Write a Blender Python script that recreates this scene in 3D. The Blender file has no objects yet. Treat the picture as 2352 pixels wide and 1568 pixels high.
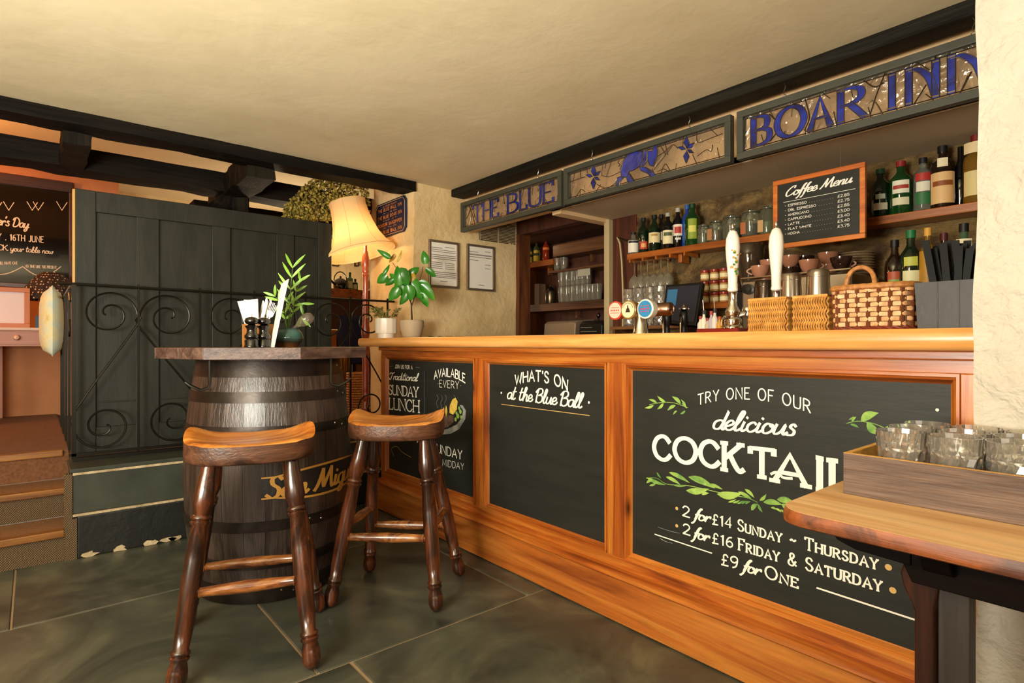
import bpy, math, random
from math import sin, cos, tan, atan, atan2, pi, radians, sqrt
from mathutils import Vector, Matrix
random.seed(7)
sc = bpy.context.scene
col = sc.collection
# ---------------------------------------------------------------- camera
FPX, YAW, HZ, H = 1316.0, radians(39.9), 790.0, 1.06
cd = bpy.data.cameras.new('camera'); cam = bpy.data.objects.new('camera', cd); col.objects.link(cam)
cam.location = (0, 0, H); cam.rotation_euler = (pi/2, 0, -YAW)
cd.sensor_width = 36; cd.lens = 36*FPX/2352; cd.shift_y = (HZ-784)/2352; cd.clip_start = .02
sc.camera = cam
# ---------------------------------------------------------------- world, lamps, exposure
w = bpy.data.worlds.new('world'); sc.world = w; w.use_nodes = True
w.node_tree.nodes['Background'].inputs[0].default_value = (1, .86, .68, 1)
w.node_tree.nodes['Background'].inputs[1].default_value = .25
sc.view_settings.view_transform = 'Standard'; sc.view_settings.look = 'None'
sc.view_settings.gamma = 1; sc.view_settings.use_curve_mapping = False
sc.view_settings.exposure = 0.0
def area(name, loc, target, sx, sy, power, rgb):
    l = bpy.data.lights.new(name, 'AREA'); l.shape = 'RECTANGLE'; l.size = sx; l.size_y = sy
    l.energy = power; l.color = rgb
    o = bpy.data.objects.new(name, l); col.objects.link(o); o.location = loc
    o.rotation_euler = (Vector(target)-Vector(loc)).to_track_quat('-Z', 'Y').to_euler()
    return o
def point(name, loc, power, rgb, r=.04):
    l = bpy.data.lights.new(name, 'POINT'); l.energy = power; l.color = rgb; l.shadow_soft_size = r
    o = bpy.data.objects.new(name, l); col.objects.link(o); o.location = loc
    return o
area('window_light', (-2.25, .9, 1.40), (0.6, 2.4, 1.0), 1.5, 1.2, 92, (1, .91, .76))
area('fill_light_behind', (-.5, -1.85, 1.45), (1.0, 2.2, 1.05), 1.9, 1.0, 27, (1, .88, .70))  # added fill from behind the camera, no window there
area('bounced_flash', (-1.0, .65, 1.15), (-.45, 1.35, 2.2), .7, .7, 132, (1, .97, .84))
point('orange_room_lamp', (-.75, 5.5, 2.25), 34, (1, .36, .08), .08)
point('upper_room_fill', (2.3, 6.5, 1.55), 60, (1, .80, .55), .1)  # unseen light added behind the screen to brighten the far wall
point('back_room_lamp', (3.3, 3.9, 1.98), 1.6, (1, .62, .32), .03)
area('bar_fill_light', (2.72, -.05, 1.70), (2.95, 1.8, 1.45), .4, .3, 4, (1, .74, .45))  # added light hidden behind the pillar, brightens the back bar
# ---------------------------------------------------------------- pixel to world on a known plane
def ang(px):
    ph = atan((px-1176)/FPX); return ph, ph+YAW
def atx(px, py, X):
    ph, a = ang(px); d = X*cos(ph)/sin(a); return Vector((X, X/tan(a), H+(HZ-py)/FPX*d))
def aty(px, py, Y):
    ph, a = ang(px); d = Y*cos(ph)/cos(a); return Vector((Y*tan(a), Y, H+(HZ-py)/FPX*d))
def yx(px, X): return X/tan(ang(px)[1])
def xy(px, Y): return Y*tan(ang(px)[1])
# ---------------------------------------------------------------- materials
def lin(h):
    h = h.lstrip('#'); v = [int(h[i:i+2], 16)/255 for i in (0, 2, 4)]
    return tuple([x/12.92 if x <= .04045 else ((x+.055)/1.055)**2.4 for x in v])+(1,)
def newmat(name):
    m = bpy.data.materials.new(name); m.use_nodes = True
    nt = m.node_tree; return m, nt, nt.nodes['Principled BSDF']
def node(nt, t, **kw):
    n = nt.nodes.new(t)
    for k, v in kw.items():
        if k in n.inputs: n.inputs[k].default_value = v
        else: setattr(n, k, v)
    return n
def flat(name, hexc, rough=.5, metal=0, trans=0, ior=1.45, emit=0, alpha=1, coat=0, ecol=None, sheen=0):
    m, nt, b = newmat(name)
    b.inputs['Base Color'].default_value = lin(hexc); b.inputs['Roughness'].default_value = rough
    b.inputs['Metallic'].default_value = metal; b.inputs['Transmission Weight'].default_value = trans
    b.inputs['IOR'].default_value = ior; b.inputs['Alpha'].default_value = alpha
    b.inputs['Coat Weight'].default_value = coat
    if emit:
        b.inputs['Emission Color'].default_value = lin(ecol or hexc); b.inputs['Emission Strength'].default_value = emit
    return m
def dull(m, v=.15): m.node_tree.nodes['Principled BSDF'].inputs['Specular IOR Level'].default_value = v; return m
def ramp(nt, fac, stops):
    r = nt.nodes.new('ShaderNodeValToRGB'); e = r.color_ramp.elements
    while len(e) < len(stops): e.new(.5)
    for i, (p, c) in enumerate(stops): e[i].position = p; e[i].color = lin(c) if isinstance(c, str) else (c, c, c, 1)
    nt.links.new(fac, r.inputs[0]); return r.outputs[0]
def coords(nt, scale, rot=(0, 0, 0), seed=True):
    tc = nt.nodes.new('ShaderNodeTexCoord'); mp = nt.nodes.new('ShaderNodeMapping')
    mp.inputs['Scale'].default_value = scale; mp.inputs['Rotation'].default_value = rot
    nt.links.new(tc.outputs['Object'], mp.inputs[0])
    if seed:
        oi = nt.nodes.new('ShaderNodeObjectInfo'); mu = node(nt, 'ShaderNodeMath', operation='MULTIPLY'); mu.inputs[1].default_value = 7.3
        nt.links.new(oi.outputs['Random'], mu.inputs[0]); nt.links.new(mu.outputs[0], mp.inputs['Location'])
    return mp.outputs[0]
def noise(nt, vec, scale, detail=4, rough=.55, dist=0):
    n = node(nt, 'ShaderNodeTexNoise', Scale=scale, Detail=detail, Roughness=rough, Distortion=dist)
    nt.links.new(vec, n.inputs['Vector']); return n.outputs[0]
def mix(nt, fac, a, b, mode='MIX'):
    n = node(nt, 'ShaderNodeMix', data_type='RGBA', blend_type=mode)
    for s, v in ((0, fac), (6, a), (7, b)):
        if isinstance(v, (int, float)): n.inputs[s].default_value = v
        elif isinstance(v, str): n.inputs[s].default_value = lin(v)
        else: nt.links.new(v, n.inputs[s])
    return n.outputs[2]
def bump(nt, b, h, strength, dist=.01):
    n = node(nt, 'ShaderNodeBump', Strength=strength, Distance=dist)
    nt.links.new(h, n.inputs['Height']); nt.links.new(n.outputs[0], b.inputs['Normal'])
def wood(name, dark, mid, light, axis='Y', rough=.4, k=1.0, knots=0, coat=0, bs=.25, vary=.25, wear=None):
    m, nt, b = newmat(name)
    s = {'X': (.7, 12, 12), 'Y': (12, .7, 12), 'Z': (12, 12, .7)}[axis]
    v = coords(nt, tuple(q*k for q in s))
    n1 = noise(nt, v, 1.3, 5, .6, 1.2)
    n2 = noise(nt, v, 7, 3, .6, .3)
    c = ramp(nt, n1, [(.28, dark), (.46, mid), (.68, light)])
    f = ramp(nt, n2, [(.35, .62), (.6, 1.0)])
    c = mix(nt, .55, c, f, 'MULTIPLY')
    if knots:
        s2 = {'X': (2.2, 6, 6), 'Y': (6, 2.2, 6), 'Z': (6, 6, 2.2)}[axis]
        v2 = coords(nt, s2)
        vo = node(nt, 'ShaderNodeTexVoronoi', Scale=1.0, Randomness=1.0); nt.links.new(v2, vo.inputs['Vector'])
        kf = ramp(nt, vo.outputs['Distance'], [(.04, 1.0), (.075, .5), (.13, 0.0)])
        c = mix(nt, kf, c, knots)
    if wear:
        v3 = coords(nt, (1, 1, 1)); n3 = noise(nt, v3, 9, 5, .65, .4)
        c = mix(nt, ramp(nt, n3, [(.5, 0.0), (.66, .85)]), c, wear)
    oi = nt.nodes.new('ShaderNodeObjectInfo')
    rr = node(nt, 'ShaderNodeMapRange'); rr.inputs['To Min'].default_value = 1-vary; rr.inputs['To Max'].default_value = 1.08
    nt.links.new(oi.outputs['Random'], rr.inputs[0])
    c = mix(nt, 1.0, c, rr.outputs[0], 'MULTIPLY')
    nt.links.new(c, b.inputs['Base Color'])
    b.inputs['Roughness'].default_value = rough; b.inputs['Coat Weight'].default_value = coat
    b.inputs['Coat Roughness'].default_value = .25
    bump(nt, b, n2, bs, .004)
    return m
def mottled(name, stops, scale=5, rough=.7, bs=.3, bd=.01, detail=5, stretch=(1, 1, 1), metal=0, dist=.3, coat=0):
    m, nt, b = newmat(name)
    v = coords(nt, stretch); n1 = noise(nt, v, scale, detail, .6, dist)
    nt.links.new(ramp(nt, n1, stops), b.inputs['Base Color'])
    b.inputs['Roughness'].default_value = rough; b.inputs['Metallic'].default_value = metal; b.inputs['Coat Weight'].default_value = coat
    n2 = noise(nt, v, scale*3, 4, .6, .2)
    bump(nt, b, n2, bs, bd); return m
M = {}
M['ceiling'] = mottled('ceiling_plaster', [(.3, '#d0c098'), (.6, '#ddceaa')], 1.2, .85, .25, .02)
M['plaster'] = mottled('wall_plaster', [(.25, '#c8a872'), (.5, '#dcc08e'), (.7, '#e3cc9e')], 2.2, .8, .9, .022)
M['plaster_white'] = mottled('white_plaster', [(.25, '#b4ad9f'), (.6, '#c8c1b3')], 4, .85, 1.0, .03)
M['plaster_pink'] = mottled('peach_plaster', [(.3, '#b07048'), (.6, '#c4865a')], 2, .8, .4, .015)
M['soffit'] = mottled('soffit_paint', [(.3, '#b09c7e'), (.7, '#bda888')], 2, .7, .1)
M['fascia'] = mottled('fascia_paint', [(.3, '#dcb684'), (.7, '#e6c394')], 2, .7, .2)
M['stone'] = mottled('rough_stone', [(.25, '#2e2013'), (.45, '#5a4426'), (.6, '#80663a'), (.75, '#9a8350')], 4.5, .85, 1.0, .04, 8, (1, 1, 1.6), 0, 1.2)
M['pine'] = wood('orange_pine', '#6e2c0a', '#ae581a', '#d28432', 'Y', .38, 1, '#3a1707', .25, .2, .15)
M['pine_v'] = wood('orange_pine_upright', '#6e2c0a', '#ae581a', '#d28432', 'Z', .38, 1, '#3a1707', .25, .2, .15)
M['pine_top'] = wood('pale_pine', '#c27a34', '#d9954c', '#e8ae6a', 'Y', .3, .7, 0, .4, .12, .05)
M['pine_skirt'] = wood('scuffed_pine', '#7c3812', '#b56424', '#d68c3c', 'Y', .42, .8, '#3a1707', .2, .2, .1)
M['stain_dark'] = wood('dark_stained_oak', '#1c100a', '#38211a', '#54382b', 'Z', .38, 1.4, 0, .2, .4, .25)
M['top_dark'] = wood('dark_table_boards', '#2b1d17', '#4c372f', '#6e5548', 'X', .5, 1.2, 0, 0, .6, .2)
M['stave'] = wood('barrel_stave_oak', '#1a1310', '#332822', '#4a3b33', 'Z', .36, 1.5, 0, .25, .7, .2)
M['barrel_black'] = mottled('barrel_black_paint', [(.3, '#14110f'), (.7, '#201a17')], 8, .5, .3)
M['hoop'] = mottled('hoop_iron', [(.3, '#221d1a'), (.7, '#3c342e')], 9, .35, .3, .003, 4, (1, 1, 1), .7)
M['stool_leg'] = wood('stool_leg_wood', '#150a05', '#34190d', '#6e3719', 'Z', .22, 1.2, 0, .6, .15, .2)
M['stool_seat'] = wood('stool_seat_wood', '#7a3e16', '#c0702a', '#e8a24c', 'X', .25, .7, 0, .4, .15, .05)
M['stool_edge'] = wood('stool_seat_edge', '#2a170e', '#4f3020', '#6d4630', 'X', .4, 2.0, 0, .1, .4, .1)
M['green'] = mottled('dark_green_paint', [(.3, '#1e1e18'), (.6, '#2a2a22')], 5, .5, .3, .003, 5, (3, 3, .6))
M['green_step'] = mottled('step_green_paint', [(.3, '#2f322a'), (.6, '#3d4037')], 5, .5, .4, .004)
M['black_step'] = mottled('step_black_paint', [(.3, '#0f100e'), (.66, '#1b1c19'), (.8, '#3a2a20')], 6, .45, .5, .006)
M['chipped'] = mottled('bare_chipped_plaster', [(.3, '#8f7b5c'), (.7, '#cdb993')], 20, .8, .5)
M['beam'] = wood('blackened_beam', '#080604', '#110d09', '#1f1811', 'X', .7, .9, 0, 0, .8, .2)
M['beam_y'] = wood('black_beam_board', '#0f0e0b', '#1b1913', '#2c2921', 'Y', .6, 1.1, 0, 0, .8, .1)
M['beam_z'] = wood('blackened_post', '#0b0805', '#17120c', '#2a2319', 'Z', .7, .9, 0, 0, .8, .2)
M['iron'] = flat('wrought_iron', '#26231c', .35, .7)
M['chalk'] = mottled('chalkboard_paint', [(.3, '#22231f'), (.7, '#2b2b26')], 3, .5, .25, .003, 5, (1, 1, 6))
M['chalk_white'] = flat('white_chalk_paint', '#f3efe2', .7)
M['chalk_gold'] = flat('gold_chalk_paint', '#cfa968', .6)
M['chalk_green'] = mottled('green_chalk_paint', [(.35, '#3d7a33'), (.65, '#a5c45c')], 14, .7, 0)
M['chalk_yellow'] = mottled('yellow_chalk_paint', [(.35, '#b7912b'), (.65, '#dfc05a')], 30, .7, 0)
M['chalk_brown'] = mottled('brown_chalk_paint', [(.35, '#4a3428'), (.65, '#7a6152')], 30, .7, 0)
M['chalk_grey'] = mottled('grey_chalk_paint', [(.35, '#6d7272'), (.65, '#a8adac')], 20, .7, 0)
M['chrome'] = flat('chrome', '#d8d2c8', .12, 1)
M['steel'] = flat('brushed_steel', '#b8b0a4', .28, 1)
M['silver'] = flat('silver_frame_metal', '#a89884', .35, .8)
M['brass'] = flat('brass', '#9a7430', .3, 1)
M['paper'] = flat('white_paper', '#efe9de', .7)
M['white'] = flat('white_gloss', '#f2ece0', .25, coat=.3)
M['black'] = flat('black_plastic', '#0d0d0d', .35)
M['blackgloss'] = flat('black_gloss', '#0b0a0a', .08, coat=.6)
M['ink'] = flat('dark_ink', '#3a3632', .7)
M['lead'] = flat('lead_came', '#5a5040', .25, .8)
M['dark'] = flat('dark_interior', '#17110c', .8)
for k_ in ('beam', 'beam_y', 'beam_z'): dull(M[k_], .12)
for k_ in ('green', 'green_step', 'chalk'): dull(M[k_], .3)
M['signframe'] = mottled('sign_frame_paint', [(.3, '#34352b'), (.7, '#42433a')], 6, .5, .2, .003)
# ---------------------------------------------------------------- mesh building
ORG = {}
def rootof(o):
    while o.parent: o = o.parent
    return o
class MB:
    def __init__(s): s.v = []; s.f = []
    def add(s, vs, fs):
        n = len(s.v); s.v += [tuple(v) for v in vs]; s.f += [tuple(i+n for i in f) for f in fs]; return s
    def box(s, x0, x1, y0, y1, z0, z1):
        return s.add([(x, y, z) for z in (z0, z1) for y in (y0, y1) for x in (x0, x1)],
            [(0, 2, 3, 1), (4, 5, 7, 6), (0, 1, 5, 4), (2, 6, 7, 3), (0, 4, 6, 2), (1, 3, 7, 5)])
    def rbox(s, x0, x1, y0, y1, z0, z1, b=.004):
        q = [(x0+b, y0), (x1-b, y0), (x1, y0+b), (x1, y1-b), (x1-b, y1), (x0+b, y1), (x0, y1-b), (x0, y0+b)]
        cx, cy = (x0+x1)/2, (y0+y1)/2
        fx, fy = 1-b/max(1e-6, (x1-x0)/2), 1-b/max(1e-6, (y1-y0)/2)
        r = []
        for z, k in ((z0, 1), (z0+b, 0), (z1-b, 0), (z1, 1)):
            for x, y in q:
                r.append((cx+(x-cx)*(fx if k else 1), cy+(y-cy)*(fy if k else 1), z))
        fs = [tuple(range(7, -1, -1)), tuple(range(24, 32))]
        for j in range(3):
            for i in range(8):
                fs.append((j*8+i, j*8+(i+1) % 8, j*8+8+(i+1) % 8, j*8+8+i))
        return s.add(r, fs)
    def lathe(s, prof, c=(0, 0, 0), seg=20, cap=True, axis=None, a0=0):
        """prof: list (r, t); t along the axis from c (axis: unit Vector, default Z)"""
        ax = Vector(axis).normalized() if axis is not None else Vector((0, 0, 1))
        u = ax.orthogonal().normalized(); v = ax.cross(u); c = Vector(c)
        if axis is None: u = Vector((1, 0, 0)); v = Vector((0, 1, 0))
        vs = []
        for r, t in prof:
            for i in range(seg):
                a = a0+2*pi*i/seg; vs.append(c+ax*t+(u*cos(a)+v*sin(a))*r)
        fs = []
        for j in range(len(prof)-1):
            for i in range(seg):
                k = (i+1) % seg; fs.append((j*seg+i, j*seg+k, j*seg+seg+k, j*seg+seg+i))
        if cap:
            if prof[0][0] > 1e-5: fs.append(tuple(range(seg-1, -1, -1)))
            if prof[-1][0] > 1e-5: fs.append(tuple((len(prof)-1)*seg+i for i in range(seg)))
        return s.add(vs, fs)
    def turned(s, p0, p1, prof, seg=16):
        p0 = Vector(p0); p1 = Vector(p1); L = (p1-p0).length
        return s.lathe([(r, t*L) for t, r in prof], p0, seg, True, (p1-p0))
    def tube(s, pts, r, seg=8, closed=False):
        pts = [Vector(p) for p in pts]; n = len(pts); vs = []; prev = None
        for i, p in enumerate(pts):
            a = pts[(i-1) % n] if (i > 0 or closed) else p; b = pts[(i+1) % n] if (i < n-1 or closed) else p
            t = (b-a); t = t.normalized() if t.length > 1e-9 else Vector((0, 0, 1))
            if prev is None: u = t.orthogonal().normalized()
            else:
                u = prev-t*prev.dot(t); u = u.normalized() if u.length > 1e-6 else t.orthogonal().normalized()
            prev = u; v = t.cross(u); rr = r[i] if isinstance(r, (list, tuple)) else r
            for k in range(seg):
                an = 2*pi*k/seg; vs.append(p+(u*cos(an)+v*sin(an))*rr)
        fs = []
        for i in range(n if closed else n-1):
            j = (i+1) % n
            for k in range(seg):
                l = (k+1) % seg; fs.append((i*seg+k, i*seg+l, j*seg+l, j*seg+k))
        if not closed: fs += [tuple(range(seg-1, -1, -1)), tuple((n-1)*seg+k for k in range(seg))]
        return s.add(vs, fs)
    def prism(s, poly, a, b, axis='Z'):
        """poly of 2D points, extruded from a to b along axis (X: (y,z), Y: (x,z), Z: (x,y))"""
        f = {'X': lambda p, t: (t, p[0], p[1]), 'Y': lambda p, t: (p[0], t, p[1]), 'Z': lambda p, t: (p[0], p[1], t)}[axis]
        n = len(poly)
        return s.add([f(p, a) for p in poly]+[f(p, b) for p in poly],
            [tuple(range(n-1, -1, -1)), tuple(range(n, 2*n))]+[(i, (i+1) % n, n+(i+1) % n, n+i) for i in range(n)])
    def build(s, name, mat, parent=None, smooth=False, bev=0, **tags):
        me = bpy.data.meshes.new(name)
        off = Vector((0, 0, 0))
        if parent is not None: off = ORG.get(rootof(parent).name, off)
        elif 'org' in tags: off = Vector(tags.pop('org'))
        me.from_pydata([tuple(Vector(v)-off) for v in s.v], [], s.f)
        me.materials.append(mat); me.update()
        if smooth:
            for p in me.polygons: p.use_smooth = True
            try: me.set_sharp_from_angle(angle=radians(40 if smooth is True else smooth))
            except Exception: pass
        o = bpy.data.objects.new(name, me); col.objects.link(o)
        if parent is not None: o.parent = parent
        else: o.location = off; ORG[o.name] = off
        if bev:
            b = o.modifiers.new('bevel', 'BEVEL'); b.width = bev; b.segments = 2; b.limit_method = 'ANGLE'; b.angle_limit = radians(35)
        for k, v in tags.items(): o[k] = v
        return o
def thing(name, label, cat, loc=(0, 0, 0), group=None):
    o = bpy.data.objects.new(name, None); col.objects.link(o); o.location = loc; o.empty_display_size = .05
    o['label'] = label; o['category'] = cat
    if group: o['group'] = group
    ORG[o.name] = Vector(loc); return o
def dup(root, loc, rz=0, label=None, group=None, sc_=None):
    r = root.copy(); col.objects.link(r); r.location = loc; r.rotation_euler = (0, 0, rz)
    if sc_: r.scale = sc_
    if label: r['label'] = label
    if group: r['group'] = group
    ORG[r.name] = Vector(loc)
    for ch in list(root.children):
        c = ch.copy(); col.objects.link(c); c.parent = r
        for g in list(ch.children):
            d = g.copy(); col.objects.link(d); d.parent = c
    return r
TRIM = [0]
def struct(name, mb, mat, parent=None, **k):
    if parent is None: k['kind'] = 'structure'
    if name.startswith('trim_'): TRIM[0] += 1; name = 'trim_%d' % TRIM[0]
    return mb.build(name, mat, parent, **k)
def box(name, mat, parent, x0, x1, y0, y1, z0, z1, bev=0, **k):
    return MB().box(min(x0, x1), max(x0, x1), min(y0, y1), max(y0, y1), min(z0, z1), max(z0, z1)).build(name, mat, parent, bev=bev, **k)
# ---------------------------------------------------------------- stroke lettering
CAPS = {
'A': (.74, '0,0 .37,1 .74,0;.14,.34 .6,.34'), 'B': (.6, '0,0 0,1;~0,1 .28,1 .5,.9 .5,.65 .3,.54 0,.54;~0,.54 .36,.53 .6,.4 .58,.12 .34,0 0,0'),
'C': (.74, '~.7,.78 .55,.95 .36,1 .12,.85 0,.5 .12,.15 .38,0 .58,.05 .74,.22'), 'D': (.68, '0,0 0,1;~0,1 .3,.99 .58,.85 .68,.5 .58,.15 .3,.01 0,0'),
'E': (.54, '0,0 0,1;0,1 .52,1;0,.53 .4,.53;0,0 .54,0'), 'F': (.52, '0,0 0,1;0,1 .52,1;0,.53 .4,.53'),
'G': (.76, '~.7,.78 .55,.95 .36,1 .12,.85 0,.5 .12,.15 .38,0 .58,.03 .72,.15;.74,.0 .74,.42 .45,.42'),
'H': (.68, '0,0 0,1;.68,0 .68,1;0,.52 .68,.52'), 'I': (.12, '.06,0 .06,1'), 'J': (.4, '~.38,1 .38,.5 .36,.15 .2,0 0,.1'),
'K': (.66, '0,0 0,1;.58,1 .04,.45;~.2,.6 .4,.2 .55,.02 .68,.1'), 'L': (.5, '0,0 0,1;0,0 .5,0'), 'M': (.84, '0,0 .06,1 .42,.2 .78,1 .84,0'),
'N': (.7, '0,0 0,1 .7,0 .7,1'), 'O': (.8, '~.4,1 .12,.86 0,.5 .12,.14 .4,0 .68,.14 .8,.5 .68,.86 .4,1'), 'P': (.56, '0,0 0,1;~0,1 .3,1 .54,.88 .54,.6 .3,.47 0,.47'),
'R': (.64, '0,0 0,1;~0,1 .3,1 .54,.88 .54,.64 .3,.5 0,.5;.26,.5 .64,0'), 'S': (.54, '~.5,.82 .38,.98 .16,.98 .04,.8 .1,.6 .4,.45 .54,.25 .42,.03 .16,0 0,.18'),
'T': (.68, '.34,0 .34,1;0,1 .68,1'), 'U': (.66, '0,1 0,.4;~0,.4 .06,.08 .33,0 .6,.08 .66,.4;.66,.4 .66,1'), 'V': (.68, '0,1 .34,0 .68,1'),
'W': (1.0, '0,1 .26,0 .5,.8 .74,0 1,1'), 'X': (.62, '0,0 .62,1;0,1 .62,0'), 'Y': (.66, '0,1 .33,.48 .66,1;.33,.48 .33,0'),
'0': (.56, '~.28,1 .04,.8 .0,.5 .04,.2 .28,0 .52,.2 .56,.5 .52,.8 .28,1'), '1': (.3, '.02,.82 .2,1 .2,0'), '2': (.52, '~.02,.78 .15,.97 .36,.97 .48,.75 .35,.45 .0,0;0,0 .52,0'),
'3': (.5, '~.02,.9 .25,1 .46,.85 .4,.6 .2,.54;~.2,.54 .48,.45 .48,.1 .2,0 0,.1'), '4': (.56, '.44,0 .44,1 0,.28 .56,.28'), '5': (.5, '.46,1 .06,1 .04,.56;~.04,.56 .3,.62 .5,.4 .42,.08 .2,0 0,.1'),
'6': (.54, '~.46,.95 .2,.85 .03,.5 .05,.15 .27,0 .5,.12 .52,.38 .3,.55 .06,.4'), '7': (.5, '0,1 .5,1 .16,0'), '8': (.52, '~.26,.54 .04,.7 .1,.95 .26,1 .44,.95 .48,.7 .26,.54 .0,.3 .08,.05 .26,0 .46,.05 .52,.3 .26,.54'),
'9': (.54, '~.5,.62 .3,.45 .06,.55 .02,.82 .25,1 .5,.9 .52,.55 .4,.15 .15,0'), '£': (.56, '~.52,.8 .4,.98 .2,.92 .18,.6 .2,.3 .12,.04 0,.02;.0,.02 .54,.02;.04,.48 .4,.48'),
'&': (.72, '~.7,.05 .45,.25 .2,.65 .2,.9 .36,1 .5,.88 .44,.66 .1,.4 .04,.15 .2,0 .45,.05 .66,.4'), "'": (.1, '.06,1 .04,.78'), '.': (.1, '.04,0 .08,.04'), ',': (.1, '.06,.06 .02,-.1'),
'~': (.5, '~0,.4 .12,.52 .3,.4 .48,.52'), '-': (.4, '.04,.5 .36,.5'), '·': (.14, '.05,.42 .09,.46'), ' ': (.34, ''), ':': (.1, '.04,.1 .08,.14;.04,.6 .08,.64'), '?': (.4, '~.02,.8 .2,1 .38,.8 .2,.5 .2,.3;.18,.0 .22,.04'),
'Ñ': (1.0, '0,0 0,1;~0,.97 .35,.93 .75,.6 .98,.05;1.0,0 1.0,1'),
'Å': (.8, '~.05,.0 .2,.08 .3,.4 .42,.9 .62,1;.7,1 .7,0;.24,.36 .7,.4'),
}
SCR = {
'a': (.5, '~.42,.4 .28,.5 .06,.38 .02,.12 .16,0 .34,.12 .44,.48 .4,.14 .46,0 .56,.1'), 'b': (.46, '~0,.15 .2,.55 .32,.95 .22,1.02 .12,.7 .08,.1 .2,0 .38,.1 .42,.35 .3,.46 .2,.36'),
'c': (.4, '~.36,.4 .24,.5 .05,.36 .03,.12 .16,0 .32,.06 .44,.2'), 'd': (.54, '~.42,.4 .28,.5 .06,.38 .02,.12 .16,0 .36,.15 .56,1.0 .42,.2 .46,0 .58,.12'),
'e': (.4, '~.06,.2 .3,.3 .34,.44 .22,.52 .05,.36 .04,.1 .18,0 .34,.06 .44,.2'), 'f': (.36, '~-.08,-.38 -.02,-.4 .12,-.1 .3,.8 .42,1.0 .34,1.02 .2,.7 .1,.0;.04,.42 .4,.5'),
'g': (.5, '~.42,.4 .28,.5 .06,.38 .02,.12 .16,0 .34,.12 .44,.48 .34,-.2 .14,-.4 .04,-.25 .3,-.02 .54,.1'), 'h': (.52, '~0,.15 .2,.55 .34,.95 .24,1.02 .12,.6 .04,.0;~.08,.2 .24,.46 .38,.46 .36,.2 .36,.02 .44,0 .56,.14'),
'i': (.26, '~.1,.48 .04,.14 .1,0 .26,.12;.17,.7 .19,.74'), 'l': (.3, '~0,.15 .2,.55 .32,.95 .22,1.02 .1,.6 .06,.1 .14,0 .3,.12'), 'm': (.76, '~.08,.46 .02,.02;~.06,.25 .2,.48 .32,.42 .26,.02;~.3,.25 .46,.48 .58,.42 .54,.06 .6,0 .78,.14'),
'n': (.52, '~.1,.46 .04,.02;~.08,.25 .24,.48 .38,.44 .34,.08 .4,0 .54,.14'), 'o': (.46, '~.3,.46 .14,.48 .02,.28 .06,.04 .22,0 .4,.16 .4,.4 .28,.46 .34,.34 .5,.36'), 'r': (.36, '~.1,.48 .04,.0;~.07,.2 .18,.42 .34,.5 .36,.36'),
's': (.38, '~.3,.44 .2,.54 .1,.4 .28,.22 .26,.03 .06,.0 .0,.1'), 't': (.34, '~.24,.95 .12,.5 .06,.12 .14,0 .32,.12;.02,.58 .38,.64'), 'u': (.52, '~.08,.48 .02,.12 .12,0 .3,.14 .42,.48 .38,.12 .44,0 .56,.12'),
'w': (.66, '~.06,.48 .02,.1 .12,0 .28,.14 .34,.44 .32,.1 .42,0 .58,.16 .6,.46 .68,.4'), 'y': (.52, '~.08,.48 .02,.16 .12,.04 .3,.14 .44,.48 .32,-.2 .14,-.4 .04,-.25 .3,-.02 .54,.1'), 'k': (.46, '~0,.15 .2,.55 .32,.95 .22,1.02 .1,.6 .02,0;~.06,.2 .3,.48 .34,.38 .12,.26 .3,.02 .46,.1'),
'v': (.44, '~.06,.48 .1,.1 .16,0 .34,.2 .38,.48 .46,.4'), 'p': (.5, '~.12,.48 .0,-.4;~.06,.2 .24,.48 .42,.4 .38,.1 .2,0 .08,.1'),
'B': (.62, '~.16,.95 .06,.5 .0,.0;~-.06,.75 .2,1.02 .5,1.0 .52,.72 .2,.52;~.2,.54 .52,.5 .52,.15 .25,-.02 .04,.1'), 'C': (.72, '~.62,.8 .66,1.0 .44,1.0 .1,.6 .05,.2 .22,0 .5,.1 .72,.3'), 'T': (.66, '~-.05,.75 .05,.95 .4,.9 .75,1.02;~.42,.9 .34,.4 .2,.02 0,.04 -.02,.22'),
'M': (1.0, '~-.05,.0 .12,.3 .34,.98;~.34,.98 .36,.3 .4,.12;~.4,.12 .6,.6 .8,1.0;~.8,1.0 .8,.3 .86,0 1.02,.14'), 'D': (.7, '~.2,.95 .1,.4 .05,.05 .3,0 .62,.3 .64,.75 .4,1 .1,.9 .0,.7'), 'S': (.6, '~.56,.85 .4,1 .2,.9 .22,.65 .45,.4 .42,.1 .2,0 0,.15'), "'": (.12, '.1,1 .04,.8'), ' ': (.34, ''),
'·': (.14, '.05,.32 .09,.36'), '.': (.1, '.04,0 .08,.04'),
}
def cr(pts, n=5):
    out = []; P = [pts[0]]+pts+[pts[-1]]
    if pts[0] == pts[-1]: P = [pts[-2]]+pts+[pts[1]]
    for i in range(1, len(P)-2):
        a, b, c, d = P[i-1], P[i], P[i+1], P[i+2]
        for k in range(n):
            t = k/n
            out.append(tuple(.5*((2*b[j])+(-a[j]+c[j])*t+(2*a[j]-5*b[j]+4*c[j]-d[j])*t*t+(-a[j]+3*b[j]-3*c[j]+d[j])*t**3) for j in (0, 1)))
    out.append(pts[-1]); return out
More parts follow.
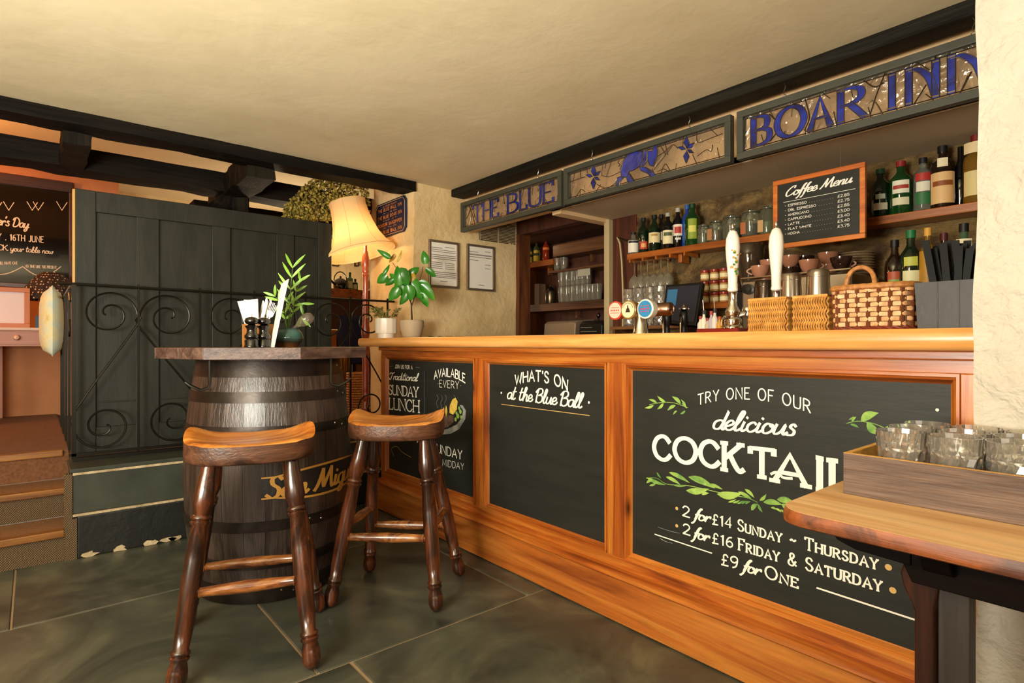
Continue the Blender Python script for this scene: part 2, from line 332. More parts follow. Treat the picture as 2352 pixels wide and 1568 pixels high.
def strokes(ch, script=False, serif=False, lower=False):
    tab = SCR if script else CAPS
    if ch not in tab: tab = CAPS if ch.upper() in CAPS else SCR; ch = ch if ch in tab else ch.upper()
    if ch not in tab: return .4, []
    w_, d = tab[ch]; out = []
    for s in [q for q in d.split(';') if q]:
        sm = s[0] == '~' and ',' in s
        if sm: s = s[1:]
        pts = [tuple(float(c) for c in p.split(',')) for p in s.split()]
        out.append(cr(pts) if sm else pts)
        if serif and not script:
            for e, q in ((pts[0], pts[1]), (pts[-1], pts[-2])):
                if abs(e[1]-q[1]) > .3 and (abs(e[1]) < .02 or abs(e[1]-1) < .02) and (not sm):
                    out.append([(e[0]-.11, e[1]), (e[0]+.11, e[1])])
                if abs(e[1]-q[1]) < .01 and (abs(e[1]) < .02 or abs(e[1]-1) < .02) and e[0] != 0 and ch in 'ELTF2':
                    out.append([e, (e[0], e[1]+(.16 if e[1] < .5 else -.16))])
                if abs(e[1]-q[1]) < .01 and e[0] == 0 and ch == 'T': out.append([e, (e[0], e[1]-.16)])
    return w_, out
LK = [0]
def strip(mb, pts, wd, fn, contrast=0, lift=0):
    """flat pen strip along 2D pts mapped by fn(u,v,lift)->3D"""
    n = len(pts)
    if n < 2: return
    LK[0] = (LK[0]+1) % 40; lift += LK[0]*.00003
    L = []; R = []
    for i in range(n):
        a = pts[max(i-1, 0)]; b = pts[min(i+1, n-1)]
        dx, dy = b[0]-a[0], b[1]-a[1]; l = sqrt(dx*dx+dy*dy) or 1e-6; dx /= l; dy /= l
        hw = wd/2*(1-contrast+contrast*abs(dy)*1.5)
        ex = (-hw*.5 if i == 0 else (hw*.5 if i == n-1 else 0))
        k = 1.0
        if 0 < i < n-1:
            d1 = Vector((pts[i][0]-pts[i-1][0], pts[i][1]-pts[i-1][1])); d2 = Vector((pts[i+1][0]-pts[i][0], pts[i+1][1]-pts[i][1]))
            if d1.length > 1e-6 and d2.length > 1e-6:
                c = d1.normalized().dot(d2.normalized()); k = min(1.6, 1/max(.4, sqrt(max(0, (1+c)/2))))
        x, y = pts[i][0]+dx*ex, pts[i][1]+dy*ex; li = lift+(i % 30)*.000012
        L.append(fn(x-dy*hw*k, y+dx*hw*k, li)); R.append(fn(x+dy*hw*k, y-dx*hw*k, li))
    m = len(mb.v); mb.v += [tuple(q) for q in L+R]
    for i in range(n-1): mb.f.append((m+i, m+n+i, m+n+i+1, m+i+1))
def text(mb, s, p0, p1, h, n, wt=.13, script=False, serif=False, slant=0, arc=0, gap=.2, contrast=0, small=0, rise=0, fn=None, lift=.0015, fan=0):
    """letters from p0 to p1 (baseline ends), cap height h, n = unit normal away from the board"""
    glyph = []; x = 0
    for ch in s:
        k = 1.0
        if small and ch.islower(): k = small
        w_, st = strokes(ch.upper() if small and not script else ch, script, serif)
        g = (0 if script else gap)
        glyph.append((x, k, st)); x += w_*k+g
    tot = x-(0 if script else gap)
    if fn is None:
        p0 = Vector(p0); p1 = Vector(p1); u = (p1-p0); n = Vector(n)
        sx = u.length/tot; u = u.normalized(); v = Vector((0, 0, 1))
        def fn2(a, b, l): return p0+u*a*sx+v*b*h+n*l
    else:
        fn2 = lambda a, b, l: fn(a/tot, b, l)
    asp = 1.0 if fn else (sx/h)
    for x0, k, st in glyph:
        for s_ in st:
            pts = []
            for (a, b) in s_:
                q = (a*k+slant*b*k+x0, b*k)
                t = q[0]/tot
                pts.append((q[0], q[1]+arc*(1-(2*t-1)**2)+rise*t))
            # strip in a metric where u and v have the same length
            pm = [(a*asp, b) for a, b in pts]
            strip(mb, pm, wt, lambda a, b, l: fn2(a/asp, b, l), contrast, lift)
    return mb
def poly(mb, pts, fn=None):
    n = len(mb.v); mb.v += [tuple(p) for p in pts]; mb.f.append(tuple(range(n, n+len(pts))))
NX = Vector((-1, 0, 0)); NY = Vector((0, -1, 0))
# ================================================================ THE SETTING
ZC = 2.22
YW = 3.60          # wall behind the end of the bar
XB = 3.10          # back wall of the bar
def wavy_wall(name, mat, x0, x1, y0, y1, z0, z1, **k):
    return struct(name, MB().box(x0, x1, y0, y1, z0, z1), mat, **k)
fl = struct('floor', MB().box(-2.4, 4.2, -2.2, 3.75, -.08, -.004), flat('floor_grout', '#8f7a5c', .9))
M['slate'] = mottled('slate', [(.3, '#282c28'), (.45, '#3e4139'), (.58, '#4f5145'), (.72, '#676753')], 1.6, .4, .5, .006, 9, (1, 1, 1), 0, 2.2, .15)
rows = [(-2.2, -1.15, (-2.4, -1.3, -.3, .6, 1.5, 2.4, 4.2)), (-1.15, -.15, (-2.4, -1.5, -.5, .4, 1.3, 2.2, 4.2)), (-.15, .85, (-2.4, -1.2, -.1, .9, 1.9, 2.9, 4.2)),
    (.85, 1.815, (-2.4, -1.1, -.15, .815, 1.76, 2.7, 4.2)), (1.815, 2.83, (-2.4, -1.3, -.3, .703, 1.603, 2.6, 4.2)), (2.83, 3.75, (-2.4, -1.1, -.062, .98, 2.0, 3.0, 4.2))]
for y0, y1, xs in rows:
    for a, b in zip(xs, xs[1:]):
        g = .004; q = [(a+g, y0+g), (b-g, y0+g), (b-g, y1-g), (a+g, y1-g)]
        q = [(x+random.uniform(-.002, .002), y+random.uniform(-.002, .002)) for x, y in q]
        t = MB().prism(q, -.06, 0).build('flagstone', M['slate'], fl)
        bv = t.modifiers.new('bevel', 'BEVEL'); bv.width = .004; bv.segments = 1
ZU = 2.72
struct('ceiling', MB().box(-2.4, 4.3, -2.2, 3.72, ZC, ZC+.1), M['ceiling'])
struct('ceiling_upper', MB().box(-2.4, 5.5, 3.72, 8.2, ZU, ZU+.1), M['ceiling'])
struct('wall_above_beam', MB().box(-2.4, 5.5, 3.70, 3.74, ZC-.01, ZU), M['plaster'])
struct('wall_store_side', MB().box(4.2, 4.3, -2.2, 3.72, -.1, ZC), M['plaster'])
# outer walls out of the frame (the room is closed; daylight and fill come from area lamps inside)
struct('wall_left', MB().box(-2.5, -2.4, -2.2, 8.2, -.1, ZU), M['plaster'])
struct('wall_behind', MB().box(-2.5, 4.3, -2.3, -2.2, -.1, ZC), M['plaster'])
# white pillar at the right
def rough_pillar():
    mb = MB(); nz = 44; ny = 30; rnd = random.Random(3)
    ys = [.318-i*(2.5/ny) for i in range(ny+1)]
    edge = [.318+.004*sin(z*.35)+.0015*sin(z*1.1+1)+rnd.uniform(-.0008, .0008) for z in range(nz+1)]
    vs = []; fs = []
    for j in range(nz+1):
        z = ZC*j/nz
        for i, y in enumerate(ys):
            yy = y if i else edge[j]
            xx = 1.60+.008*sin(z*4+y*5)+.006*sin(z*9-y*13)
            if i == 0: xx += .018
            vs.append((xx, yy, z))
        vs.append((3.3, edge[j]+.004, z))
    m = ny+2
    for j in range(nz):
        for i in range(ny): a = j*m+i; fs.append((a, a+1, a+m+1, a+m))
        a = j*m; b = j*m+ny+1; fs.append((b, a, a+m, b+m))
    return mb.add(vs, fs)
struct('wall_right', rough_pillar(), M['plaster_white'], smooth=60)
# pillar wall at the end of the bar
XC = 2.09
def corner_wall():
    mb = MB(); rnd = random.Random(5); nz = 30; nx = 24
    xs = [XC+(XB-XC)*i/nx for i in range(nx+1)]; yl = [YW+.685*i/12 for i in range(1, 13)]
    vs = []; fs = []; cols = [(x, 'f') for x in reversed(xs)]+[(y, 's') for y in yl]
    for j in range(nz+1):
        z = -.05+(ZC+.05)*j/nz
        for c, k in cols:
            wob = .006*sin(z*5+c*7)+.004*sin(z*13-c*17)
            if k == 'f': vs.append((c+(.006*sin(z*7) if c == XC else 0), YW+wob, z))
            else: vs.append((XC+wob, c, z))
        vs.append((XB, YW+.685, z))
    m = len(cols)+1
    for j in range(nz):
        for i in range(m-1): a = j*m+i; fs.append((a, a+1, a+m+1, a+m))
    return mb.add(vs, fs)
struct('wall_end', corner_wall(), M['plaster'], smooth=50)
struct('wall_end_top', MB().box(XC+.03, 4.2, 3.74, 4.28, ZC, ZU), M['plaster'])
# back wall of bar (rough stone) with an opening to the glass store at its far end
def stone_wall():
    mb = MB(); rnd = random.Random(9); ny = 70; nz = 50; vs = []; fs = []
    from mathutils import noise as mn
    for j in range(nz+1):
        for i in range(ny+1):
            y = -.4+(2.52+.4)*i/ny; z = .0+1.95*j/nz
            n_ = mn.noise(Vector((y*6, z*9, 0)))*.022+mn.noise(Vector((y*17, z*23, 4)))*.010
            vs.append((XB+n_, y, z))
    for j in range(nz):
        for i in range(ny): a = j*(ny+1)+i; fs.append((a, a+1, a+ny+2, a+ny+1))
    return mb.add(vs, fs)
struct('wall_back', stone_wall(), M['stone'], smooth=60)
M['plum'] = mottled('brown_red_panel_wall', [(.3, '#3a1f14'), (.7, '#5e3321')], 3, .6, .2, .004, 4, (6, 6, .6))
struct('wall_store_back', MB().box(3.72, 3.80, 2.3, 5.0, -.05, 2.05), M['plum'])
struct('wall_store_left', MB().box(3.1, 3.8, 4.9, 5.0, -.05, 2.05), M['green'])
struct('wall_store_right', MB().box(3.14, 3.72, 2.38, 2.44, -.05, 2.05), M['plum'])
struct('trim_store_ceiling', MB().box(3.1, 3.8, 2.38, 5.0, 1.985, 2.03), M['plum'])
struct('trim_store_header', MB().box(3.06, 3.14, 2.62, 3.6, 1.955, 2.22), M['plum'])
# boxed-in lower ceiling over the bar
struct('trim_fascia', MB().box(2.60, 2.64, -.3, 3.6, 1.93, ZC), M['fascia'])
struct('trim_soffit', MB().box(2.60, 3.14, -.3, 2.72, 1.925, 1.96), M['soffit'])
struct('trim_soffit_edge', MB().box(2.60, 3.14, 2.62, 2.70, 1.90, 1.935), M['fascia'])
postm = flat('cream_paint', '#b9a67c', .5)
struct('trim_store_post', MB().rbox(3.04, 3.13, 2.60, 2.645, .0, 1.925, .006), postm)
struct('trim_store_jamb', MB().box(3.05, 3.17, 3.555, 3.60, 0, 1.96), wood('brown_jamb', '#4a2612', '#6b3a1c', '#85502a', 'Z', .5))
struct('wall_bar_panel', MB().box(3.085, 3.13, 2.40, 2.60, .0, 1.925), wood('wine_panel', '#3a1a10', '#4f2416', '#6b3520', 'Z', .5))
# ---- board beam at the ceiling above the bar
struct('trim_bar_beam', MB().rbox(2.41, 2.53, -.2, 3.60, 2.165, ZC, .006), M['beam_y'])
# ---- upper room
ZP = .44
def y_at_px(px): return 0
struct('floor_upper', MB().box(.155, 5.5, 3.57, 8.2, .30, ZP), flat('upper_floor', '#4a3b2c', .7))
struct('floor_upper_landing', MB().box(-2.4, .155, 4.13, 8.2, .30, ZP+.02), mottled('brown_carpet', [(.3, '#5c3a22'), (.7, '#7c5232')], 60, .95, .6, .004))
struct('wall_far', MB().box(-2.4, .60, 6.3, 6.4, ZP, ZU), M['plaster_pink'])
struct('wall_far_return', MB().box(.55, .60, 6.4, 7.5, ZP, ZU), M['plaster_pink'])
struct('wall_far_right', MB().box(.55, 5.5, 7.5, 7.6, ZP, ZU), M['plaster'])
struct('wall_far_end', MB().box(5.4, 5.5, 4.9, 7.6, ZP, ZU), M['plaster'])
# ceiling beams
def beam(name, mat, a, b, wob=.008, seed=1, n=24):
    """rough-hewn beam between corner boxes a=(x0,y0,z0) b=(x1,y1,z1), long axis X or Y"""
    r = random.Random(seed); ax = 0 if b[0]-a[0] > b[1]-a[1] else 1
    prof = [(0, 0), (.5, -.04), (1, 0), (1.02, .5), (1, 1), (0, 1), (-.02, .5)]
    vs = []; fs = []; m = len(prof)
    for i in range(n+1):
        t = a[ax]+(b[ax]-a[ax])*i/n
        o = 1-ax
        for k, (p, q) in enumerate(prof):
            pv = a[o]+(b[o]-a[o])*p+r.uniform(-wob, wob); zv = a[2]+(b[2]-a[2])*q+(r.uniform(-wob, wob) if q < .9 else 0)
            vs.append((t, pv, zv) if ax == 0 else (pv, t, zv))
    for i in range(n):
        for k in range(m): fs.append((i*m+k, i*m+(k+1) % m, (i+1)*m+(k+1) % m, (i+1)*m+k))
    fs += [tuple(range(m-1, -1, -1)), tuple(n*m+k for k in range(m))]
    mb = MB().add(vs, fs)
    return struct(name, mb, mat, smooth=30)
beam('trim_main_beam', M['beam'], (-2.4, 3.58, 2.155), (2.10, 3.74, ZC+.01), .006, 2, 40)
beam('trim_second_beam', M['beam'], (-2.4, 4.26, 2.10), (2.9, 4.46, ZC+.01), .007, 3, 40)
beam('trim_joist_left', M['beam_z'], (.12, 3.72, 2.10), (.235, 4.30, ZC+.01), .006, 4, 8)
beam('trim_joist_right', M['beam_z'], (1.00, 3.72, 2.085), (1.17, 4.70, ZC+.01), .008, 5, 10)
beam('trim_third_beam', M['beam'], (1.0, 5.2, 2.08), (5.4, 5.4, ZC+.01), .007, 6, 30)
struct('trim_post', MB().rbox(1.06, 1.17, 4.28, 4.40, ZP, 2.12, .01), M['beam_z'])
bb = MB(); a = Vector((.80, 4.34, 1.84)); b = Vector((1.10, 4.34, 2.10))
bb.tube([a, (a+b)/2+Vector((0, 0, .01)), b], [.05, .055, .06], 6)
struct('trim_brace', bb, M['beam_z'])
# ---- stairs with carpet and wooden nosings
st = thing('stairs', 'brown carpeted stairs with wooden nosings beside the green step', 'stairs', (-.9, 3.6, 0))
M['carpet'] = mottled('stair_carpet', [(.3, '#6b4526'), (.7, '#94683a')], 120, .95, .8, .003)
def rib_mat():
    m, nt, b = newmat('ribbed_sisal')
    v = coords(nt, (1, 1, 1), (0, radians(35), 0), False)
    w1 = node(nt, 'ShaderNodeTexWave', Scale=48, Distortion=.6); nt.links.new(v, w1.inputs['Vector'])
    v2 = coords(nt, (1, 1, 1), (0, radians(-40), 0), False)
    w2 = node(nt, 'ShaderNodeTexWave', Scale=40, Distortion=.8); nt.links.new(v2, w2.inputs['Vector'])
    mm = node(nt, 'ShaderNodeMath', operation='MULTIPLY'); nt.links.new(w1.outputs[1], mm.inputs[0]); nt.links.new(w2.outputs[1], mm.inputs[1])
    nt.links.new(ramp(nt, mm.outputs[0], [(.05, '#40301f'), (.5, '#8d7350')]), b.inputs['Base Color'])
    b.inputs['Roughness'].default_value = .9; bump(nt, b, mm.outputs[0], .8, .004); return m
M['rib'] = rib_mat()
M['nosing'] = wood('stair_nosing_wood', '#5a3414', '#80501f', '#a5702f', 'X', .4)
for i, (yf, z) in enumerate(((3.565, .150), (3.85, .300), (4.13, .460))):
    yb = 3.85 if i == 0 else (4.13 if i == 1 else 4.2)
    z0 = 0 if i == 0 else (.150, .300)[i-1]
    box('riser', M['rib'], st, -2.3, .137, yf+.004, yf+.05, z0, z-.03, 0)
    box('tread', M['carpet'], st, -2.3, .137, yf+.02, yb, z-.02, z-.002, 0)
    box('nosing', M['nosing'], st, -2.3, .118 if i == 0 else .13, yf-.018, yf+.03, z-.032, z+.002, .004)
box('stringer', M['rib'], st, .118, .149, 3.545, 3.60, .2, .42, 0)
box('stringer', M['rib'], st, .118, .167, 3.545, 3.60, 0, .2, 0)
# ---- green step block
sp = thing('stone_step', 'dark green and black painted step block under the iron railing', 'step', (1.1, 3.65, 0))
x0, x1 = .168, 2.08
mb = MB(); box('lower_block', M['black_step'], sp, x0, x1, 3.546, 3.60, 0, .208, .006)
box('upper_block', M['green_step'], sp, x0-.018, x1, 3.552, 3.60, .222, .420, .004)
box('slab', M['green_step'], sp, x0-.03, x1, 3.545, 3.86, .424, .445, .004)
box('edge_strip', M['chipped'], sp, x0-.018, x1, 3.546, 3.60, .208, .220, .002)
box('top_edge_strip', M['chipped'], sp, x0-.018, x1, 3.546, 3.58, .412, .425, .002)
mb = MB(); r = random.Random(2)
for px_ in (205, 275, 345, 388, 400):
    p = aty(px_, 1262, 3.543); x = p.x
    pts = [(x+r.uniform(.012, .03)*cos(t)*1.5, .012+max(-.012, r.uniform(.008, .02)*sin(t))) for t in [k*pi/5 for k in range(10)]]
    mb.prism(pts, 3.5425, 3.546, 'Y')
mb.build('chipped_patch', M['chipped'], sp, kind='stuff')
# ================================================================ BAR COUNTER
XF = 1.735         # face of the stiles and rails
XP = 1.752         # face of the chalkboards
Y0, Y1 = .325, 3.40
bar = thing('bar_counter', 'long orange pine bar counter with three painted chalkboard panels', 'bar counter', (1.9, 1.9, 0))
zt, zb = .982, .243   # panel opening
stiles = [(yx(884, XF)-.004, Y1), (yx(1112, XF), yx(1090, XF)), (yx(1437, XF)+.002, yx(1394, XF)), (Y0, yx(2205, XF))]
box('carcass', M['dark'], bar, 1.78, 2.36, Y0, Y1, .03, 1.04)
box('end_panel', M['pine_v'], bar, XF+.002, 2.36, Y1-.02, Y1+.001, 0, 1.04, .003)
box('top_rail', M['pine'], bar, XF, 1.79, Y0, Y1-.001, zt+.004, 1.045, .003)
box('bottom_rail', M['pine'], bar, XF, 1.79, Y0, Y1-.001, .190, zb-.004, .003)
for a, b in stiles:
    box('stile', M['pine_v'], bar, XF-.001, 1.79, a, b, zb-.006, zt+.006, .003)
# skirting with rounded cap
box('skirting', M['pine_skirt'], bar, 1.700, 1.79, Y0, Y1-.002, .004, .172, .004)
mb = MB(); q = [(1.79, .170), (1.696, .170), (1.690, .176), (1.692, .186), (1.703, .193), (1.722, .197), (1.79, .197)]
mb.prism([(x, z) for x, z in q], Y0, Y1-.003, 'Y'); mb.build('skirting_cap', M['pine'], bar, smooth=True)
# counter top
mb = MB(); q = [(1.655, 1.048), (1.648, 1.056), (1.646, 1.075), (1.649, 1.090), (1.658, 1.098), (2.42, 1.098), (2.42, 1.044), (1.66, 1.044)]
mb.prism(q, .30, 3.555, 'Y'); mb.build('counter_top', M['pine_top'], bar, smooth=True)
box('under_moulding', M['pine'], bar, 1.715, 1.74, Y0, Y1, 1.020, 1.044, .004)
# panels: chalkboard with stepped mouldings
pans = [(stiles[1][1], stiles[0][0]), (stiles[2][1], stiles[1][0]), (stiles[3][1], stiles[2][0])]
boards = []
labels = ['left chalkboard with Sunday lunch lettering', 'middle chalkboard with blank lower half', 'right chalkboard with cocktail lettering']
for i, (a, b) in enumerate(pans):
    o = box('chalkboard', M['chalk'], bar, XP, XP+.02, a-.002, b+.002, zb-.005, zt+.005, label=labels[i]); boards.append(o)
    w_ = .022
    for (p, q, r_, s_, m) in ((a, b, zt-w_, zt+.005, 'pine'), (a, b, zb-.005, zb+w_, 'pine'), (a, a+w_, zb, zt, 'pine_v'), (b-w_, b, zb, zt, 'pine_v')):
        mm = MB(); lng = 'h' if m == 'pine' else 'v'
        if lng == 'h':
            top = r_ > .6; e = s_ if top else r_; d_ = -1 if top else 1; n_ = abs(s_-r_)
            pr = [(XF-.004, e), (XF-.004, e+d_*n_*.3), (XF+.002, e+d_*n_*.42), (XF-.001, e+d_*n_*.55), (XF+.006, e+d_*n_*.72), (XF+.012, e+d_*n_*.8), (XP, e+d_*n_), (XP+.01, e+d_*n_), (XP+.01, e)]
            mm.prism(pr, p, q, 'Y')
        else:
            left = p == a; e = p if left else q; d_ = 1 if left else -1; n_ = q-p
            pr = [(XF-.0045, e), (XF-.0045, e+d_*n_*.3), (XF+.002, e+d_*n_*.42), (XF-.001, e+d_*n_*.55), (XF+.006, e+d_*n_*.72), (XF+.012, e+d_*n_*.8), (XP, e+d_*n_), (XP+.01, e+d_*n_), (XP+.01, e)]
            mm.prism(pr, r_, s_, 'Z')
        mm.build('moulding', M[m], bar, smooth=30)
class LineSet:
    def __init__(s, board): s.b = board
def tx(mb, s, a, b, hp, **k):
    if isinstance(mb, LineSet):
        m_ = MB(); tx(m_, s, a, b, hp, **k); return m_.build('lettering', M['chalk_white'], mb.b)
    """line of lettering on the chalkboard plane between two photo points, cap height hp in photo pixels at a"""
    A = atx(a[0], a[1], XP); B = atx(b[0], b[1], XP)
    ph, an = ang(a[0]); d = XP*cos(ph)/sin(an)
    k.setdefault('wt', .13); return text(mb, s, A, B, hp*d/FPX, NX, **k)
def fx(px, py, l=.0015): p = atx(px, py, XP); return Vector((p.x-l, p.y, p.z))
def ln(mb, a, b, wd=.003, l=.0015):
    A = fx(*a, l); B = fx(*b, l); u = (B-A).normalized(); v = Vector((0, -u.z, u.y))*wd/2
    poly(mb, [A-v, B-v, B+v, A+v])
def dot(mb, px, py, r, l=.0015):
    c = fx(px, py, l); poly(mb, [c+Vector((0, r*cos(t), r*sin(t))) for t in [k*pi/6 for k in range(12)]])
def curve(mb, pts, wd, l=.0015):
    P = cr([tuple(p) for p in pts], 6); A = [fx(*p, 0) for p in P]
    strip(mb, [(-p.y, p.z) for p in A], wd, lambda u, v, q: Vector((XP-q, -u, v)), 0, l)
def leaf2(mb, a, b, wd, bend=0, l=.0018):
    LK[0] = (LK[0]+1) % 40; l += LK[0]*.00003
    A = fx(*a, l); B = fx(*b, l); u = B-A; v = Vector((0, -u.z, u.y)).normalized(); pts = []
    for s_ in (1, -1):
        for k in (range(0, 9) if s_ == 1 else range(8, -1, -1)):
            t = k/8; pts.append(A+u*t+v*(s_*wd/2*sin(pi*t**.8)+bend*sin(pi*t)))
    poly(mb, pts)
# --- left board
W1 = LineSet(boards[0]); R1 = MB(); G1 = MB()
tx(W1, 'JOIN US FOR A', (908, 845), (948, 848), 8, wt=.18)
ln(R1, (895, 841), (902, 841), .002); ln(R1, (955, 843), (965, 844), .002)
tx(W1, 'Traditional', (895, 871), (960, 875), 16, script=True, slant=.18, wt=.14, contrast=.3)
tx(W1, 'SUNDAY', (894, 905), (961, 912), 21, serif=True, wt=.15, contrast=.3, gap=.16)
tx(W1, 'LUNCH', (895, 939), (963, 947), 25, serif=True, wt=.14, contrast=.3, gap=.16)
tx(W1, 'gravy & all the trimmings', (893, 1003), (965, 1009), 17, script=True, slant=.15, wt=.12)
ln(R1, (975, 852), (975, 1085), .0016)
tx(W1, 'AVAILABLE', (998, 871), (1069, 879), 18, wt=.15, arc=.55, gap=.2)
tx(W1, '·EVERY·', (1006, 888), (1059, 893), 16, wt=.08, gap=.24)
tx(W1, 'SUNDAY', (995, 1036), (1062, 1055), 19, wt=.14, gap=.2, contrast=.3)
tx(W1, 'FROM MIDDAY', (978, 1061), (1066, 1079), 14, wt=.08, gap=.22)
for k, px_ in enumerate((1004, 1014, 1023, 1043)):
    curve(R1, [(px_, 906), (px_+3, 915), (px_-1, 925), (px_+2, 937)], .0016)
R1.build('chalk_rules', M['chalk_grey'], boards[0], kind='stuff')
curve(G1, [(905, 1046), (900, 1030), (912, 1025), (925, 1038), (945, 1050)], .003)
G1.build('gold_flourish', M['chalk_gold'], boards[0])
P1 = MB(); poly(P1, [fx(x, y, .0012) for x, y in ((1008, 998), (1035, 996), (1055, 985), (1069, 962), (1071, 943), (1063, 930), (1056, 930), (1064, 942), (1062, 958), (1050, 974), (1030, 984), (1012, 988))])
P1.build('painted_plate', M['chalk_grey'], boards[0])
P1 = MB()
for x, y, r_ in ((1058, 945, .012), (1052, 955, .014), (1060, 958, .011), (1047, 963, .011), (1008, 946, .012), (1055, 937, .010), (1049, 948, .009)): dot(P1, x, y, r_, .0016)
P1.build('painted_greens', M['chalk_green'], boards[0], kind='stuff')
P1 = MB(); poly(P1, [fx(x, y, .002) for x, y in ((1014, 960), (1026, 952), (1042, 954), (1043, 968), (1030, 980), (1014, 984))]); P1.build('painted_roast', M['chalk_brown'], boards[0])
P1 = MB(); poly(P1, [fx(x, y, .0024) for x, y in ((1033, 948), (1034, 930), (1040, 917), (1047, 913), (1052, 922), (1050, 940), (1042, 952))]); leaf2(P1, (1018, 955), (1021, 934), .02, 0, .0024); leaf2(P1, (1026, 956), (1026, 930), .022, 0, .0026)
P1.build('painted_pudding', M['chalk_yellow'], boards[0], kind='stuff')
# --- middle board
W2 = LineSet(boards[1]); R2 = MB(); tx(W2, "WHAT'S ON", (1184, 884), (1305, 898), 23, wt=.16, arc=.62, gap=.22)
tx(W2, 'at the Blue Ball', (1166, 915), (1337, 937), 29, script=True, wt=.13, contrast=.35, slant=.12)
dot(R2, 1152, 902, .0055); dot(R2, 1353, 924, .0055)
R2.build('dots', M['chalk_white'], boards[1], kind='stuff')
G2 = MB(); ln(G2, (1152, 928), (1355, 954), .0028); G2.build('gold_line', M['chalk_gold'], boards[1])
# --- right board
W3 = LineSet(boards[2]); W3b = MB(); W3c = MB()
tx(W3, 'TRY ONE OF OUR', (1604, 930), (1862, 948), 24, wt=.11, arc=.85, gap=.3, serif=False)
tx(W3, 'delicious', (1638, 984), (1828, 1000), 42, script=True, slant=.2, wt=.13, contrast=.35)
def letter(mb, ch, x0, x1, yb0, yb1, yt, wt=.13, **k):
    A = atx(x0, yb0, XP); B = atx(x1, yb1, XP); T = atx(x0, yt, XP); hh = T.z-A.z
    text(mb, ch, A, B, hh, NX, serif=True, wt=wt, **k)
for ch, x0, x1, b0, b1, t in (('C', 1503, 1540, 1052, 1058, 999), ('O', 1550, 1599, 1058, 1066, 1003), ('C', 1609, 1652, 1066, 1074, 1010), ('K', 1664, 1707, 1078, 1085, 1017),
        ('T', 1724, 1778, 1091, 1099, 1028), ('A', 1780, 1852, 1103, 1116, 1040), ('I', 1880, 1887, 1124, 1126, 1051), ('L', 1912, 1962, 1130, 1138, 1057), ('S', 1985, 2040, 1142, 1150, 1066)):
    m_ = MB(); letter(m_, ch, x0, x1, b0, b1, t, .2 if ch in 'COS' else .19, contrast=.2); m_.build('letter', M['chalk_white'], boards[2])
curve(W3c, [(1772, 1088), (1785, 1084), (1800, 1096), (1820, 1098)], .008)
LH = 24
def cline(parts):
    for s_, a, b, hp, k in parts: tx(W3, s_, a, b, hp, **k)
sc1 = dict(script=True, slant=.2, wt=.16, contrast=.3); se = dict(serif=True, wt=.15, small=.74, gap=.24, contrast=.2); nu = dict(wt=.14, gap=.2)
cline([('2', (1569, 1183), (1585, 1188), 23, nu), ('for', (1594, 1191), (1630, 1199), 25, sc1), ('£14', (1637, 1203), (1680, 1212), 23, nu), ('Sunday ~ Thursday', (1696, 1217), (2016, 1307), 25, se),
       ('2', (1570, 1224), (1586, 1229), 23, nu), ('for', (1593, 1233), (1628, 1243), 25, sc1), ('£16', (1637, 1246), (1683, 1257), 23, nu), ('Friday & Saturday', (1698, 1262), (2025, 1358), 26, se),
       ('£9', (1658, 1296), (1695, 1305), 25, nu), ('for', (1706, 1309), (1746, 1321), 27, sc1), ('One', (1759, 1325), (1833, 1350), 28, se)])
ln(W3c, (1504, 1226), (1636, 1270), .004); ln(W3c, (1876, 1349), (2103, 1423), .005)
curve(W3b, [(1517, 1236), (1530, 1243), (1545, 1247)], .0018); curve(W3b, [(1512, 1210), (1540, 1219), (1562, 1224)], .0012)
dot(W3c, 2153, 941, .004)
W3c.build('chalk_rules', M['chalk_white'], boards[2], kind='stuff'); W3b.build('chalk_scratches', M['chalk_grey'], boards[2], kind='stuff')
G3 = MB()
for x, y, r_ in ((1555, 1167, .006), (1555, 1207, .006), (2041, 1302, .0085), (2051, 1355, .0085)): dot(G3, x, y, r_)
G3.build('gold_dots', M['chalk_gold'], boards[2], kind='stuff')
L3 = MB(); r = random.Random(4)
def c4(x, y): return (1420+x/2.904, 860+y/2.904)
def sprig(stem, leaves):
    curve(L3, [c4(*p) for p in stem], .0022)
    for x0, y0, x1, y1, w_ in leaves: leaf2(L3, c4(x0, y0), c4(x1, y1), w_, w_*.25*r.choice((1, -1)))
sprig([(210, 200), (300, 185), (380, 190), (465, 220)], [(262, 190, 205, 165, .010), (320, 185, 262, 140, .011), (420, 195, 360, 145, .014), (240, 205, 178, 222, .010), (305, 190, 262, 230, .011), (385, 205, 330, 240, .012), (455, 215, 420, 165, .008), (460, 225, 425, 190, .007), (395, 240, 368, 268, .007), (450, 240, 415, 262, .008)])
sprig([(1525, 325), (1600, 310), (1700, 325), (1790, 360), (1870, 400)], [(1620, 308, 1740, 255, .022), (1660, 318, 1762, 398, .022), (1780, 355, 1870, 340, .014), (1560, 315, 1590, 280, .007), (1550, 330, 1610, 355, .007), (1540, 300, 1575, 278, .005)])
